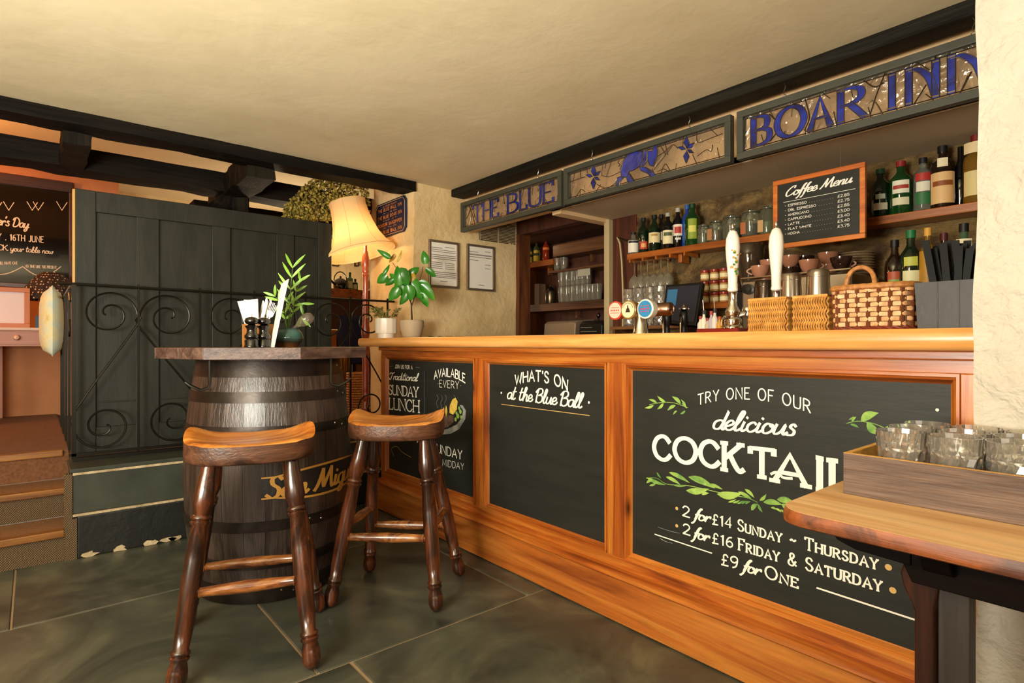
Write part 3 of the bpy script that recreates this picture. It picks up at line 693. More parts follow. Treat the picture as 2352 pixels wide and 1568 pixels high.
sprig([(190, 690), (260, 690), (330, 730), (470, 740), (610, 770), (740, 800), (860, 820), (930, 850)],
      [(190, 685, 320, 735, .014), (190, 722, 240, 700, .010), (260, 650, 290, 690, .008), (210, 740, 260, 720, .008), (320, 680, 420, 735, .014), (340, 650, 480, 722, .016), (370, 735, 460, 740, .008), (455, 772, 610, 760, .022), (470, 680, 650, 760, .024), (600, 730, 700, 765, .012), (560, 800, 610, 790, .010), (660, 795, 830, 790, .026), (800, 780, 900, 838, .012), (845, 762, 910, 822, .012), (735, 850, 790, 830, .006), (765, 855, 815, 835, .006), (795, 860, 840, 838, .006), (825, 862, 865, 842, .006), (850, 862, 885, 845, .006),
       (945, 840, 990, 795, .010), (890, 905, 935, 860, .014), (935, 862, 965, 918, .009), (970, 850, 1100, 868, .018), (1060, 832, 1185, 862, .020), (1090, 862, 1190, 900, .020), (1020, 885, 1060, 900, .007), (1050, 890, 1090, 918, .007), (1080, 900, 1125, 930, .007), (1110, 905, 1155, 945, .007)])
L3.build('painted_sprigs', M['chalk_green'], boards[2], kind='stuff')
# ================================================================ STAINED GLASS SIGNS
def wavy_glass():
    m, nt, b = newmat('wavy_clear_glass')
    b.inputs['Base Color'].default_value = (1, .95, .86, 1); b.inputs['Transmission Weight'].default_value = .97
    b.inputs['Roughness'].default_value = .08; b.inputs['IOR'].default_value = 1.12
    b.inputs['Coat Weight'].default_value = 1.0; b.inputs['Coat Roughness'].default_value = .02; b.inputs['Coat IOR'].default_value = 1.7
    v = coords(nt, (1, 1, 1)); n1 = noise(nt, v, 16, 2, .5, 1.5); bump(nt, b, n1, .8, .02); nt.links.new(b.inputs['Normal'].links[0].from_socket, b.inputs['Coat Normal']); return m
M['wavy'] = wavy_glass()
def blue_glass():
    m, nt, b = newmat('cobalt_glass')
    v = coords(nt, (1, 1, 1)); n1 = noise(nt, v, 12, 3, .5, .8)
    nt.links.new(ramp(nt, n1, [(.35, '#0a1458'), (.7, '#1c32a4')]), b.inputs['Base Color'])
    b.inputs['Transmission Weight'].default_value = .15; b.inputs['Roughness'].default_value = .12
    b.inputs['Coat Weight'].default_value = .6; bump(nt, b, n1, .4, .01); return m
M['blue'] = blue_glass()
XS = 2.44
def signframe(y0, y1, z0, z1, label):
    s = thing('stained_glass_sign', label, 'sign', (XS, (y0+y1)/2, z0), 'leaded glass signs hanging over the bar')
    b = .030
    for n_, a in (('frame_rail', (y0, y1, z1-b, z1)), ('frame_rail', (y0, y1, z0, z0+b)), ('frame_stile', (y0, y0+b, z0+b, z1-b)), ('frame_stile', (y1-b, y1, z0+b, z1-b))):
        box(n_, M['signframe'], s, XS-.018, XS+.018, *a, bev=.002)
    box('glass_pane', M['wavy'], s, XS-.0015, XS+.0015, y0+b-.002, y1-b+.002, z0+b-.002, z1-b+.002)
    return s
zs0, zs1 = H+.3383*XS, H+.429*XS*.995
def sx(px, py, l=0): p = atx(px, py, XS); return Vector((p.x-l, p.y, p.z))
def came(mb, pts, r_=.0026, smooth=True):
    P = cr([tuple(p) for p in pts], 5) if (smooth and len(pts) > 2) else pts
    mb.tube([sx(x, y, .003) for x, y in P], r_, 5)
def blue(sgn, lead, pts, name='blue_pane', smooth=False):
    P = cr([tuple(p) for p in pts]+[tuple(pts[0])], 4)[:-1] if smooth else pts
    n = len(P); mb = MB(); A = [sx(x, y, .0045) for x, y in P]; B = [sx(x, y, -.001) for x, y in P]
    mb.add(A+B, [tuple(range(n)), tuple(range(2*n-1, n-1, -1))]+[(i, (i+1) % n, n+(i+1) % n, n+i) for i in range(n)])
    o = mb.build(name, M['blue'], sgn); lead.tube(A, .0023, 5, True); return o
ya, yb_ = yx(1293, XS), yx(1062, XS)
s1 = signframe(ya, yb_, zs0, zs1, 'leaded glass sign reading THE BLUE hanging at the far end of the bar')
yc, yd = yx(1682, XS), yx(1299, XS)
s2 = signframe(yc, yd, zs0, zs1, 'leaded glass sign with a blue boar and two blue flowers')
ye, yf = .345, yx(1696, XS)
s3 = signframe(ye, yf, zs0, zs1, 'leaded glass sign reading BOAR INN nearest the white pillar')
GZ0, GZ1 = zs0+.030, zs1-.030
def sign_text(sgn, lead, items, zlo, zhi, wt, contrast=.55):
    for ch, px0, px1 in items:
        ya_, yb2 = yx(px0, XS), yx(px1, XS); w_, st = strokes(ch, False, True)
        u0 = ya_; sxx = (ya_-yb2)/w_; hh = zhi-zlo
        for s_ in st:
            m2 = MB(); P = [(a*sxx/hh, b) for a, b in s_]
            fn = lambda a, b, l: Vector((XS-l-.00005*random.random(), u0-a*hh, zlo+b*hh))
            short = abs(P[0][0]-P[-1][0]) < .3 and abs(P[0][1]-P[-1][1]) < .01 and len(P) == 2
            thin = short
            strip(m2, P, wt*(.35 if thin else 1), fn, contrast, .0045)
            n = len(m2.v)//2; A = m2.v[:n]; B = m2.v[n:]
            m2.build('blue_letter_pane', M['blue'], sgn)
            lead.tube(A, .0017, 5); lead.tube(B, .0017, 5)
def rand_leads(lead, y0, y1, seed, n=16):
    r = random.Random(seed)
    for k in range(n):
        y = y0+(y1-y0)*(k+.5)/n+r.uniform(-.02, .02); t = r.uniform(-.04, .04)
        za, zb2 = (GZ1, GZ1-r.uniform(.03, .07)) if k % 2 else (GZ0, GZ0+r.uniform(.03, .07))
        lead.tube([(XS-.003, y, za), (XS-.003, y+t, zb2)], .0019, 5)
    for z in (GZ0+.010, GZ1-.010): lead.tube([(XS-.003, y0, z), (XS-.003, y1, z)], .002, 5)
    for y in (y0, y1): lead.tube([(XS-.003, y, GZ0), (XS-.003, y, GZ1)], .002, 5)
l1 = MB(); sign_text(s1, l1, [('T', 1088, 1108), ('H', 1112, 1128), ('E', 1132, 1146), ('B', 1168, 1190), ('L', 1196, 1211), ('U', 1217, 1243), ('E', 1250, 1272)], GZ0+.018, GZ1-.018, .14)
rand_leads(l1, ya+.03, yb_-.03, 3, 22); came(l1, [(1072, 502), (1085, 480), (1092, 500)]); came(l1, [(1078, 470), (1088, 500), (1092, 520)])
l1.build('lead_lines', M['lead'], s1, smooth=True)
l3 = MB(); sign_text(s3, l3, [('B', 1732, 1768), ('O', 1786, 1848), ('A', 1862, 1908), ('R', 1932, 1986)], GZ0+.016, GZ1-.018, .17)
sign_text(s3, l3, [('I', 2044, 2056), ('Ñ', 2088, 2150), ('Ñ', 2186, 2262)], GZ0+.016, GZ1-.018, .15)
rand_leads(l3, ye+.03, yf-.03, 8, 18)
for a in ([(2000, 262), (2015, 215), (2035, 165)], [(1985, 185), (2010, 200), (2030, 190)], [(1990, 240), (2008, 232), (2028, 262)], [(2100, 240), (2128, 195)], [(2200, 225), (2232, 165)], [(2140, 168), (2150, 130)], [(1770, 325), (1790, 290), (1768, 262)], [(1848, 300), (1860, 270), (1850, 228)]): came(l3, a)
l3.build('lead_lines', M['lead'], s3, smooth=True)
def c5(x, y): return (1030+x/3.409, 230+y/3.409)
l2 = MB()
blue(s2, l2, [c5(*p) for p in ((1352, 560), (1372, 480), (1405, 428), (1470, 402), (1525, 402), (1522, 470), (1500, 520), (1455, 548), (1420, 560), (1400, 605), (1358, 600))])
blue(s2, l2, [c5(*p) for p in ((1530, 402), (1560, 396), (1560, 470), (1528, 520), (1506, 515), (1526, 470))])
blue(s2, l2, [c5(*p) for p in ((1565, 400), (1600, 400), (1615, 350), (1636, 345), (1642, 400), (1630, 470), (1605, 520), (1580, 510), (1564, 470))])
blue(s2, l2, [c5(*p) for p in ((1350, 600), (1375, 605), (1345, 645), (1340, 685), (1315, 690), (1312, 640), (1325, 610))])
blue(s2, l2, [c5(*p) for p in ((1395, 605), (1420, 575), (1440, 615), (1470, 650), (1440, 660), (1408, 640))])
blue(s2, l2, [c5(*p) for p in ((1500, 525), (1550, 528), (1605, 560), (1640, 602), (1600, 612), (1565, 575), (1510, 550))])
for cx, cy, k in ((1140, 600, 1.0), (1868, 385, 1.15)):
    for an, L_ in ((90, 92), (20, 72), (-35, 78), (-92, 95), (155, 85)):
        an = radians(an); dx, dy = cos(an)*.78, -sin(an)-cos(an)*.28; nx, ny = -dy*.22, dx*.22
        L2 = L_*k; p = [(cx+dx*8, cy+dy*8), (cx+dx*L2*.5+nx*L2*.9, cy+dy*L2*.5+ny*L2*.9), (cx+dx*L2, cy+dy*L2), (cx+dx*L2*.5-nx*L2*.9, cy+dy*L2*.5-ny*L2*.9)]
        blue(s2, l2, [c5(*q) for q in p], 'blue_petal_pane')
for a in ([(955, 640), (1040, 610), (1075, 600)], [(1200, 590), (1215, 480)], [(1240, 600), (1285, 460), (1290, 455)], [(1165, 660), (1240, 690), (1310, 650)], [(1200, 590), (1260, 600), (1350, 560)], [(1640, 440), (1700, 400), (1760, 350), (1800, 380)], [(1610, 545), (1700, 430), (1755, 360)], [(1695, 320), (1720, 430)], [(1950, 240), (1955, 330), (2050, 300), (2150, 262)], [(1660, 600), (1700, 500), (1740, 560)], [(1950, 440), (2020, 390), (2060, 400), (2070, 350)], [(1000, 760), (1040, 700), (1075, 720)], [(1640, 560), (1690, 540), (1740, 570)], [(1340, 470), (1330, 490), (1345, 505), (1335, 520)], [(1030, 520), (1040, 610)]):
    came(l2, [c5(*p) for p in a], .002)
rand_leads(l2, yc+.03, yd-.03, 12, 16); l2.build('lead_lines', M['lead'], s2, smooth=True)
for sg, pxs in ((s1, (1098, 1236)), (s2, (1360, 1583)), (s3, (1802, 2236))):
    for px_ in pxs:
        y = yx(px_, XS); hk = MB()
        hk.tube([(XS, y+.007*cos(t), zs1+.006+.007*sin(t)) for t in [k*pi/5 for k in range(10)]], .0014, 5, True)
        hk.tube([(XS, y+.004*sin(t*1.0), zs1+.012+t*.0075) for t in range(8)], .0014, 5)
        hk.build('hook', M['steel'], sg, smooth=True)
# ================================================================ BARREL TABLE
BC = Vector((.838, 2.724, 0))
def bR(z): return .298+(.352-.298)*(1-((z-.5)/.5)**2)
br = thing('barrel_table', 'dark oak barrel with iron hoops and octagonal board top', 'table', tuple(BC))
NS = 26
for k in range(NS):
    a0, a1 = 2*pi*(k+.006)/NS, 2*pi*(k+.994)/NS; vs = []; fs = []; nz = 14
    for j in range(nz+1):
        z = .002+.995*j/nz; R = bR(z)
        for a in (a0, (a0+a1)/2, a1): vs.append((BC.x+R*cos(a), BC.y+R*sin(a), z))
        for a in (a1, a0): vs.append((BC.x+(R-.02)*cos(a), BC.y+(R-.02)*sin(a), z))
    for j in range(nz):
        for i in range(5): p = j*5+i; q = j*5+(i+1) % 5; fs.append((p, q, q+5, p+5))
    fs += [(4, 3, 2, 1, 0), tuple(nz*5+i for i in range(5))]
    MB().add(vs, fs).build('stave', M['stave'], br, smooth=25)
mb = MB(); mb.lathe([(.0, .03), (.28, .03), (.28, .05), (0, .05)], BC, 40, False); mb.build('bottom_head', M['dark'], br)
for za, zb_ in ((.925, .992), (.822, .866), (.690, .728), (.305, .350), (.150, .190), (.003, .085)):
    pr = []; 
    for t in range(7): z = za+(zb_-za)*t/6; pr.append((bR(z)+.0035, z))
    pr = [(bR(za)-.004, za)]+pr+[(bR(zb_)-.004, zb_)]
    mb = MB().lathe(pr, BC, 64, False)
    h = mb.build('hoop', M['hoop'], br, smooth=30)
    for k in range(2):
        a = radians(-100+k*9+za*60); z = (za+zb_)/2+(-.006 if k else .006); R = bR(z)+.0035
        MB().lathe([(.005, 0), (.004, .002), (0, .0028)], (BC.x+R*cos(a), BC.y+R*sin(a), z), 8, False, (cos(a), sin(a), 0)).build('rivet', M['steel'], h)
# octagonal top of boards
RT = .457; vv = [(BC.x+RT*cos(radians(-93.5+45*k)), BC.y+RT*sin(radians(-93.5+45*k))) for k in range(8)]
def clip(poly_, y0, y1):
    def cut(P, f):
        out = []
        for i in range(len(P)):
            a, b = P[i], P[(i+1) % len(P)]; fa, fb = f(a), f(b)
            if fa >= 0: out.append(a)
            if fa*fb < 0: t = fa/(fa-fb); out.append((a[0]+(b[0]-a[0])*t, a[1]+(b[1]-a[1])*t))
        return out
    return cut(cut(poly_, lambda p: p[1]-y0), lambda p: y1-p[1])
ys = [BC.y-.46, BC.y-.30, BC.y-.14, BC.y+.02, BC.y+.18, BC.y+.33, BC.y+.46]
for a, b in zip(ys, ys[1:]):
    P = clip(vv, a+.0008, b-.0008)
    if len(P) > 2: MB().prism(P, 1.0, 1.046, 'Z').build('top_board', M['top_dark'], br, bev=.003)
# hooks
for an in (-146, -66):
    a = radians(an); R = .36; hk = MB(); u = Vector((cos(a), sin(a), 0)); p = BC+u*R; t = Vector((-sin(a), cos(a), 0))
    s_ = -1 if an == -146 else 1
    hk.tube([p+Vector((0, 0, .998)), p+Vector((0, 0, .90)), p+Vector((0, 0, .885))+u*.01*1, p+u*.025+t*s_*.02+Vector((0, 0, .878)), p+u*.05+t*s_*.045+Vector((0, 0, .897)), p+u*.06+t*s_*.06+Vector((0, 0, .912))], [.006]*5+[.004], 6)
    hk.build('bag_hook', M['iron'], br, smooth=True)
# painted label on the barrel
def bfn(a, b, l, A0=-113, A1=-16, zc=.488, hh=.056):
    an = radians(A0+(A1-A0)*a); z = zc+(b-.5)*hh+.012*(a-.5); R = bR(z)+.0012+l
    return Vector((BC.x+R*cos(an), BC.y+R*sin(an), z))
lab = MB(); n = 24; P = []
for i in range(n+1): t = i/n; lab.v.append(tuple(bfn(t, .5+1.25*max(.3, sin(pi*t))**.35, 0))); lab.v.append(tuple(bfn(t, .5-1.25*max(.3, sin(pi*t))**.35, 0)))
for i in range(n): lab.f.append((2*i, 2*i+1, 2*i+3, 2*i+2))
labo = lab.build('painted_label', M['barrel_black'], br)
gd = MB()
gold = flat('barrel_gold_paint', '#c08a3c', .5)
for s_ in (1, -1):
    for r0, r1 in ((1.05, 1.22), ):
        q = []
        for i in range(n+1): t = i/n; k = max(.3, sin(pi*t))**.35; q.append((t, .5+s_*r0*k, .5+s_*r1*k))
        m_ = len(gd.v)
        for t, b0, b1 in q: gd.v += [tuple(bfn(t, b0, .0008)), tuple(bfn(t, b1, .0008))]
        for i in range(n): gd.f.append((m_+2*i, m_+2*i+1, m_+2*i+3, m_+2*i+2))
def bfn2(a, b, l): return bfn(.03+.83*a, -.22+1.5*b, l+.0008)
tot_fix = MB()
text(tot_fix, 'San Miguel', None, None, 1, None, wt=.14, script=True, contrast=.6, fn=bfn2, slant=.05)
gd.v, gd.f = gd.v, gd.f
n0 = len(gd.v); gd.v += tot_fix.v; gd.f += [tuple(i+n0 for i in f) for f in tot_fix.f]
gd.build('gold_lettering', gold, labo)
# ================================================================ BAR STOOLS
LEG = [(0, .017), (.06, .019), (.13, .024), (.20, .027), (.245, .020), (.252, .019), (.262, .0255), (.270, .0255), (.276, .020), (.284, .0255), (.294, .024), (.300, .020), (.45, .0235), (.60, .0245), (.75, .022), (.835, .018), (.842, .0235), (.852, .0235), (.858, .0185), (.866, .024), (.878, .022), (.885, .0185), (.92, .0235), (.96, .0245), (.985, .020), (1, .012)]
STR = [(0, .009), (.04, .011), (.055, .014), (.07, .014), (.075, .011), (.085, .014), (.1, .011), (.3, .014), (.5, .016), (.7, .014), (.9, .011), (.915, .014), (.925, .011), (.93, .014), (.945, .014), (.96, .011), (1, .009)]
M['stool_rung'] = wood('stool_rung_wood', '#2c1409', '#6e3a1a', '#b5753a', 'X', .22, 1.0, 0, .6, .15, .2)
def make_stool(label, feet, center, rot, seat_z, W=.215, D=.178):
    """feet: four floor points (world) FL FR BR BL; seat rotated by rot, long side across"""
    c = Vector((center[0], center[1], 0)); s = thing('bar_stool', label, 'stool', tuple(c), 'turned wooden stools by the barrel table')
    cr_, sr = cos(rot), sin(rot); loc = lambda x, y, z: Vector((c.x+x*cr_-y*sr, c.y+x*sr+y*cr_, z))
    # seat
    nr, na = 12, 56; vs = []; fs = []
    def outline(a):
        ca, sa = cos(a), sin(a); p = 2.5
        r_ = (abs(ca/W)**p+abs(sa/D)**p)**(-1/p); return r_*ca, r_*sa
    def topz(x, y):
        u, v = x/W, y/D; rr = min(1, sqrt(u*u+v*v))
        horn = .058*max(0, abs(u)-.45)**2.0/.3*(.42+.58*min(1, max(-.7, v*1.6)))
        dish = -.017*(1-rr**2)-.006*max(0, 1-abs(u)*2)*(v > 0)*v
        return seat_z+horn+dish+(-.004 if v < -.8 else 0)
    for j in range(nr+1):
        t = j/nr
        for i in range(na):
            x, y = outline(2*pi*i/na); x *= t; y *= t
            z = topz(x, y) if j < nr else topz(x*.99, y*.99)-.006
            vs.append(loc(x, y, z))
    for j in range(nr):
        for i in range(na): k = (i+1) % na; fs.append((j*na+i, j*na+k, (j+1)*na+k, (j+1)*na+i))
    seat = MB().add(vs, fs).build('seat', M['stool_seat'], s, smooth=60)
    # seat underside and edge
    vs = []; fs = []; zbm = seat_z-.072
    for k, (sc2, zz) in enumerate(((.99, None), (1.0, -1), (1.005, .35), (.99, .1), (.955, 0), (.5, 0), (0.01, 0))):
        for i in range(na):
            x, y = outline(2*pi*i/na); tz = topz(x*.99, y*.99)
            z = tz-.006 if zz is None else (tz-.012 if zz == -1 else zbm+(tz-zbm)*zz)
            vs.append(loc(x*(sc2 if zz is not None else 1), y*(sc2 if zz is not None else 1), z))
    for j in range(6):
        for i in range(na): k = (i+1) % na; fs.append((j*na+i, j*na+k, (j+1)*na+k, (j+1)*na+i))
    MB().add(vs, fs).build('seat_edge', M['stool_edge'], s, smooth=50)
    LEG_ = [(t, r_*1.22) for t, r_ in LEG]
    tops = [loc(-.125, -.085, zbm+.012), loc(.125, -.085, zbm+.012), loc(.115, .095, zbm+.012), loc(-.115, .095, zbm+.012)]
    F = [Vector((x, y, 0.006)) for x, y in feet]
    for a, b in zip(tops, F): MB().turned(a, b, LEG_, 18).build('leg', M['stool_leg'], s, smooth=60)
    for i, j, t in ((0, 1, .60), (3, 2, .66), (0, 3, .54), (1, 2, .54)):
        a = tops[i].lerp(F[i], t); b = tops[j].lerp(F[j], t)
        MB().turned(a, b, [(t_, r_*1.3) for t_, r_ in STR], 12).build('stretcher', M['stool_rung'], s, smooth=60)
    return s
make_stool('nearer wooden stool with orange saddle seat in front of the barrel', [(.331, 1.997), (.699, 1.849), (.869, 2.23), (.44, 2.43)], (.592, 2.135), radians(-17), .738, .210, .168)
make_stool('farther wooden stool with saddle seat by the left chalkboard', [(.916, 2.24), (1.226, 1.932), (1.50, 2.164), (1.20, 2.47)], (1.198, 2.20), atan2(-.308, .31)+.12, .742, .20, .172)
# ================================================================ RIGHT TABLE, TRAY, TUMBLERS
M['table_top'] = wood('worn_table_top', '#b98350', '#d3a670', '#e2bd8c', 'Y', .4, .7, 0, .15, .15, .05)
M['table_edge'] = wood('worn_table_edge', '#6a3418', '#9c5524', '#bf7a3c', 'Y', .45, 1.0, 0, 0, .3, .1, '#3a1a0c')
M['table_dark'] = wood('dark_table_legs', '#160904', '#30150a', '#522612', 'Z', .4, 1, 0, .1, .2, .1)
tb = thing('side_table', 'narrow worn wooden table by the white pillar holding the glass tray', 'table', (1.3, -.2, 0))
def rp(x0, x1, y0, y1, r_, n=6):
    P = []
    for cx, cy, a in ((x1-r_, y1-r_, 0), (x0+r_, y1-r_, 90), (x0+r_, y0+r_, 180), (x1-r_, y0+r_, 270)):
        for k in range(n+1): t = radians(a+90*k/n); P.append((cx+r_*cos(t), cy+r_*sin(t)))
    return P
TX0, TX1, TY0, TY1 = 1.080, 1.580, -1.15, .520
def ring_plate(mb, layers):
    n = None; base = len(mb.v)
    for P, z in layers: n = len(P); mb.v += [(x, y, z) for x, y in P]
    for j in range(len(layers)-1):
        for i in range(n): k = (i+1) % n; mb.f.append((base+j*n+i, base+j*n+k, base+(j+1)*n+k, base+(j+1)*n+i))
    mb.f.append(tuple(base+i for i in range(n-1, -1, -1))); mb.f.append(tuple(base+(len(layers)-1)*n+i for i in range(n)))
mb = MB(); ring_plate(mb, [(rp(TX0+.006, TX1-.006, TY0+.006, TY1-.006, .055), .745), (rp(TX0+.004, TX1-.004, TY0+.004, TY1-.004, .055), .750)])
mb.build('table_top', M['table_top'], tb, smooth=40)
mb = MB(); ring_plate(mb, [(rp(TX0+.010, TX1-.01, TY0+.01, TY1-.01, .05), .720), (rp(TX0+.002, TX1-.002, TY0+.002, TY1-.002, .055), .724), (rp(TX0, TX1, TY0, TY1, .058), .736), (rp(TX0+.004, TX1-.004, TY0+.004, TY1-.004, .055), .7485)])
mb.build('table_edge', M['table_edge'], tb, smooth=40)
M['rail_dark'] = wood('black_brown_rail', '#060302', '#0d0604', '#180c07', 'Y', .7, 1, 0, 0, .2, .1)
MB().prism([(.445, .722), (.425, .700), (.395, .690), (.31, .686), (.31, .722)], 1.135, 1.185, 'X').build('rail_end', M['rail_dark'], tb, bev=.002)
MB().prism([(.335, .722), (.325, .690), (.31, .657), (-.95, .657), (-.95, .722)], 1.140, 1.180, 'X').build('long_rail', M['rail_dark'], tb, bev=.002)
MB().prism([(.445, .722), (.425, .700), (.395, .690), (-.95, .690), (-.95, .722)], 1.50, 1.54, 'X').build('long_rail', M['rail_dark'], tb, bev=.002)
dull(M['rail_dark'], .08); dull(M['table_dark'], .2)
for yy in (.30, -.80):
    MB().prism([(1.10, .722), (1.12, .69), (1.17, .672), (1.50, .672), (1.55, .69), (1.57, .722)], yy-.05, yy-.01, 'Y').build('cross_rail', M['rail_dark'], tb, bev=.002)
    for x_ in (1.165, 1.43):
        if x_ > 1.4: yy += .045
        pf = [(.013, 0), (.013, .600), (.018, .615), (.030, .640), (.034, .660), (.026, .690), (-.030, .690), (-.022, .655), (-.016, .61), (-.016, 0)]
        MB().prism([(yy+a_, z) for a_, z in pf], x_, x_+.055, 'X').build('leg', M['table_dark'], tb, bev=.003)
        if x_ < 1.4: box('leg_board', M['tray_leg'] if False else wood('grey_brown_leg%d' % int(x_*100+yy*10), '#1c1510', '#2e241d', '#3e332a', 'Z', .6) , tb, x_+.008, x_+.048, yy-.062, yy-.019, 0, .68, .002)
tr = thing('wooden_tray', 'shallow dark wooden tray of cut glass tumblers on the narrow table', 'tray', (1.44, .1, .75))
M['tray_out'] = wood('grey_brown_tray', '#33241c', '#5b463a', '#82695a', 'Y', .6, 1.3, 0, 0, .7, .1)
M['tray_in'] = wood('yellow_tray_inside', '#a8742c', '#cf9c48', '#dfb264', 'Y', .5, 1, 0, 0, .2, .1)
ax0, ax1, ay0, ay1, zt_, tk = 1.292, 1.577, -.62, .472, .834, .010
for nm, a in (('front_side', (ax0, ax0+tk, ay0, ay1)), ('back_side', (ax1-tk, ax1, ay0, ay1)), ('end_side', (ax0+tk, ax1-tk, ay1-tk, ay1)), ('end_side', (ax0+tk, ax1-tk, ay0, ay0+tk))):
    box(nm, M['tray_out'], tr, *a, .7505, zt_, .001)
box('tray_floor', M['tray_in'], tr, ax0+tk, ax1-tk, ay0+tk, ay1-tk, .7505, .757)
e = .0012
box('inner_lining', M['tray_in'], tr, ax0+tk, ax0+tk+e, ay0+tk, ay1-tk, .757, zt_+.0006); box('inner_lining', M['tray_in'], tr, ax1-tk-e, ax1-tk, ay0+tk, ay1-tk, .757, zt_+.0006)
box('inner_lining', M['tray_in'], tr, ax0+tk, ax1-tk, ay1-tk-e, ay1-tk, .757, zt_+.0006)
box('top_edge', M['tray_in'], tr, ax0, ax0+tk, ay0, ay1, zt_, zt_+.0008); box('top_edge', M['tray_in'], tr, ax0+tk, ax1-tk, ay1-tk, ay1, zt_, zt_+.0008)
def glassmat(name, hexc='#f4f1e6', rough=.02, ior=1.45):
    return flat(name, hexc, rough, 0, 1.0, ior)
M['glass'] = flat('clear_glass', '#fffdf8', .0, 0, .94, 1.48, coat=.6)
def tumbler_mesh():
    mb = MB(); seg = 20; rows_ = 5; vs = []; fs = []
    ro = lambda t: .0385+.0050*t
    hs = [0, .004]+[.010+.080*k/rows_ for k in range(rows_+1)]+[.096, .126, .1275]
    for j, z in enumerate(hs):
        for i in range(seg):
            a = 2*pi*(i+(.5 if j % 2 else 0))/seg; r_ = ro(z/.127)
            if 2 <= j <= rows_+2 and (i+j//2) % 2 == 0: r_ -= .0050
            if j == 0: r_ -= .003
            vs.append((r_*cos(a), r_*sin(a), z))
    ni = [(.1275, .0418), (.112, .0395), (.016, .0330), (.014, .014)]
    for z, r_ in ni:
        for i in range(seg): a = 2*pi*i/seg; vs.append((r_*cos(a), r_*sin(a), z))
    m = len(hs)+len(ni)
    for j in range(m-1):
        for i in range(seg): k = (i+1) % seg; fs.append((j*seg+i, j*seg+k, (j+1)*seg+k, (j+1)*seg+i))
    fs += [tuple(range(seg-1, -1, -1)), tuple((m-1)*seg+i for i in range(seg))]
    return mb.add(vs, fs)
g0 = None; k = 0
gy0 = .385
for i in range(8):
    for j in range(3):
        loc_ = (1.348+j*.0885, gy0-i*.0888+(j % 2)*.004, .7575)
        lab_ = 'cut glass tumbler in the wooden tray, %s row, %s' % (('front', 'middle', 'back')[j], ('at the left end', 'second from the left end', 'third from the left end', 'fourth from the left end', 'fifth from the left end', 'sixth from the left end', 'seventh from the left end', 'eighth from the left end')[i])
        if g0 is None:
            g0 = tumbler_mesh().build('tumbler', M['glass'], None, smooth=12); o = g0; o['category'] = 'glass'; o['group'] = 'cut glass tumblers in the tray'
        else: o = g0.copy(); col.objects.link(o)
        o.location = loc_; o.rotation_euler = (0, 0, random.uniform(0, 3)); o['label'] = lab_
# ================================================================ GREEN SCREEN
YS0, YS1 = 3.90, 3.94
scr = thing('panelled_screen', 'tall dark green panelled wooden screen behind the iron railing', 'screen', (.9, 3.92, .445))
sx0, sx1 = xy(173, YS0), xy(762, YS0)
ZT = 1.905; zp1 = 1.905-.115; zp0 = .80
stx = [(sx0, xy(221, YS0)), (xy(313, YS0), xy(366, YS0)), (xy(487, YS0), xy(530, YS0)), (xy(635, YS0), xy(676, YS0)), (xy(731, YS0), sx1)]
for i, (a, b) in enumerate(stx): box('stile', M['green'], scr, a+.0008, b-.0008, YS0, YS1, .45, ZT if i in (0, 4) else zp1, .003)
box('top_rail', M['green'], scr, stx[0][1], stx[4][0], YS0+.001, YS1, zp1, ZT, .003)
box('bottom_rail', M['green'], scr, stx[0][1], stx[4][0], YS0+.002, YS1, .45, .60, .003)
for i in range(4):
    a, b = stx[i][1], stx[i+1][0]
    box('panel', M['green'], scr, a-.003, b+.003, YS0+.020, YS1-.006, .595, zp1+.004)
    box('middle_rail', M['green'], scr, a, b, YS0+.012, YS1-.004, .735, .742, .002)
box('edge_strip', flat('screen_lit_edge', '#c49a55', .5), scr, sx0-.012, sx0, YS0+.004, YS1, .45, ZT-.004, .002)  # tan strip paints the light caught on the screen's left edge
# ================================================================ WROUGHT IRON RAILING
YR = 3.79
ra = thing('iron_railing', 'black wrought iron scroll railing standing on the green step', 'railing', (1.0, YR, .445))
zr0, zr1 = .478, 1.372
bx = [.165, .452, .76, 1.065, 1.387, 1.70, 1.985]
mb = MB(); mb.tube([(.10, YR, zr1+.002), (bx[0], YR, zr1+.004), (1.0, YR, zr1-.002), (2.04, YR, zr1)], .008, 8); mb.build('top_rail', M['iron'], ra, smooth=True)
mb = MB().box(bx[0]-.02, 2.04, YR-.010, YR+.010, zr0-.008, zr0+.006); mb.build('bottom_rail', M['iron'], ra)
MB().box(bx[0]-.005, 2.04, YR-.02, YR+.02, .446, .462).build('base_plate', M['iron'], ra)
for i, x in enumerate(bx):
    r_ = .010 if i == 0 else .0055
    MB().box(x-r_, x+r_, YR-r_, YR+r_, .455, zr1+.02 if 0 < i else zr1).build('upright', M['iron'], ra)
def volute(cx, cz, R, a_start, turns, sgn, n=34):
    out = []
    for k in range(n+1):
        t = k/n; a = a_start+sgn*2*pi*turns*t; r_ = R*(1-t)**.75*1.0+R*.12
        out.append((cx+r_*cos(a), cz+r_*sin(a)))
    return out
def cscroll(xn, xf):
    """xn: bar next to both volutes, xf: far bar touched by the diagonal"""
    s_ = 1 if xn > xf else -1; w_ = abs(xn-xf); R = w_*.40
    c1 = (xn-s_*(R*1.12+.006), zr1-R*1.12-.02); c2 = (xn-s_*(R*1.12+.03), zr0+R*1.12+.012)
    up = volute(c1[0], c1[1], R, 0 if s_ > 0 else pi, 1.55, s_)      # starts at the bar side, goes up and over
    dn = volute(c2[0], c2[1], R, pi if s_ > 0 else 0, 1.55, s_)
    path = list(reversed(dn))+[(xf+s_*.012, c2[1]+R*.9)]+[(xn-s_*.010, c1[1]-R*.55)]+up
    P = cr(path, 3); return [(x, YR, z) for x, z in P]
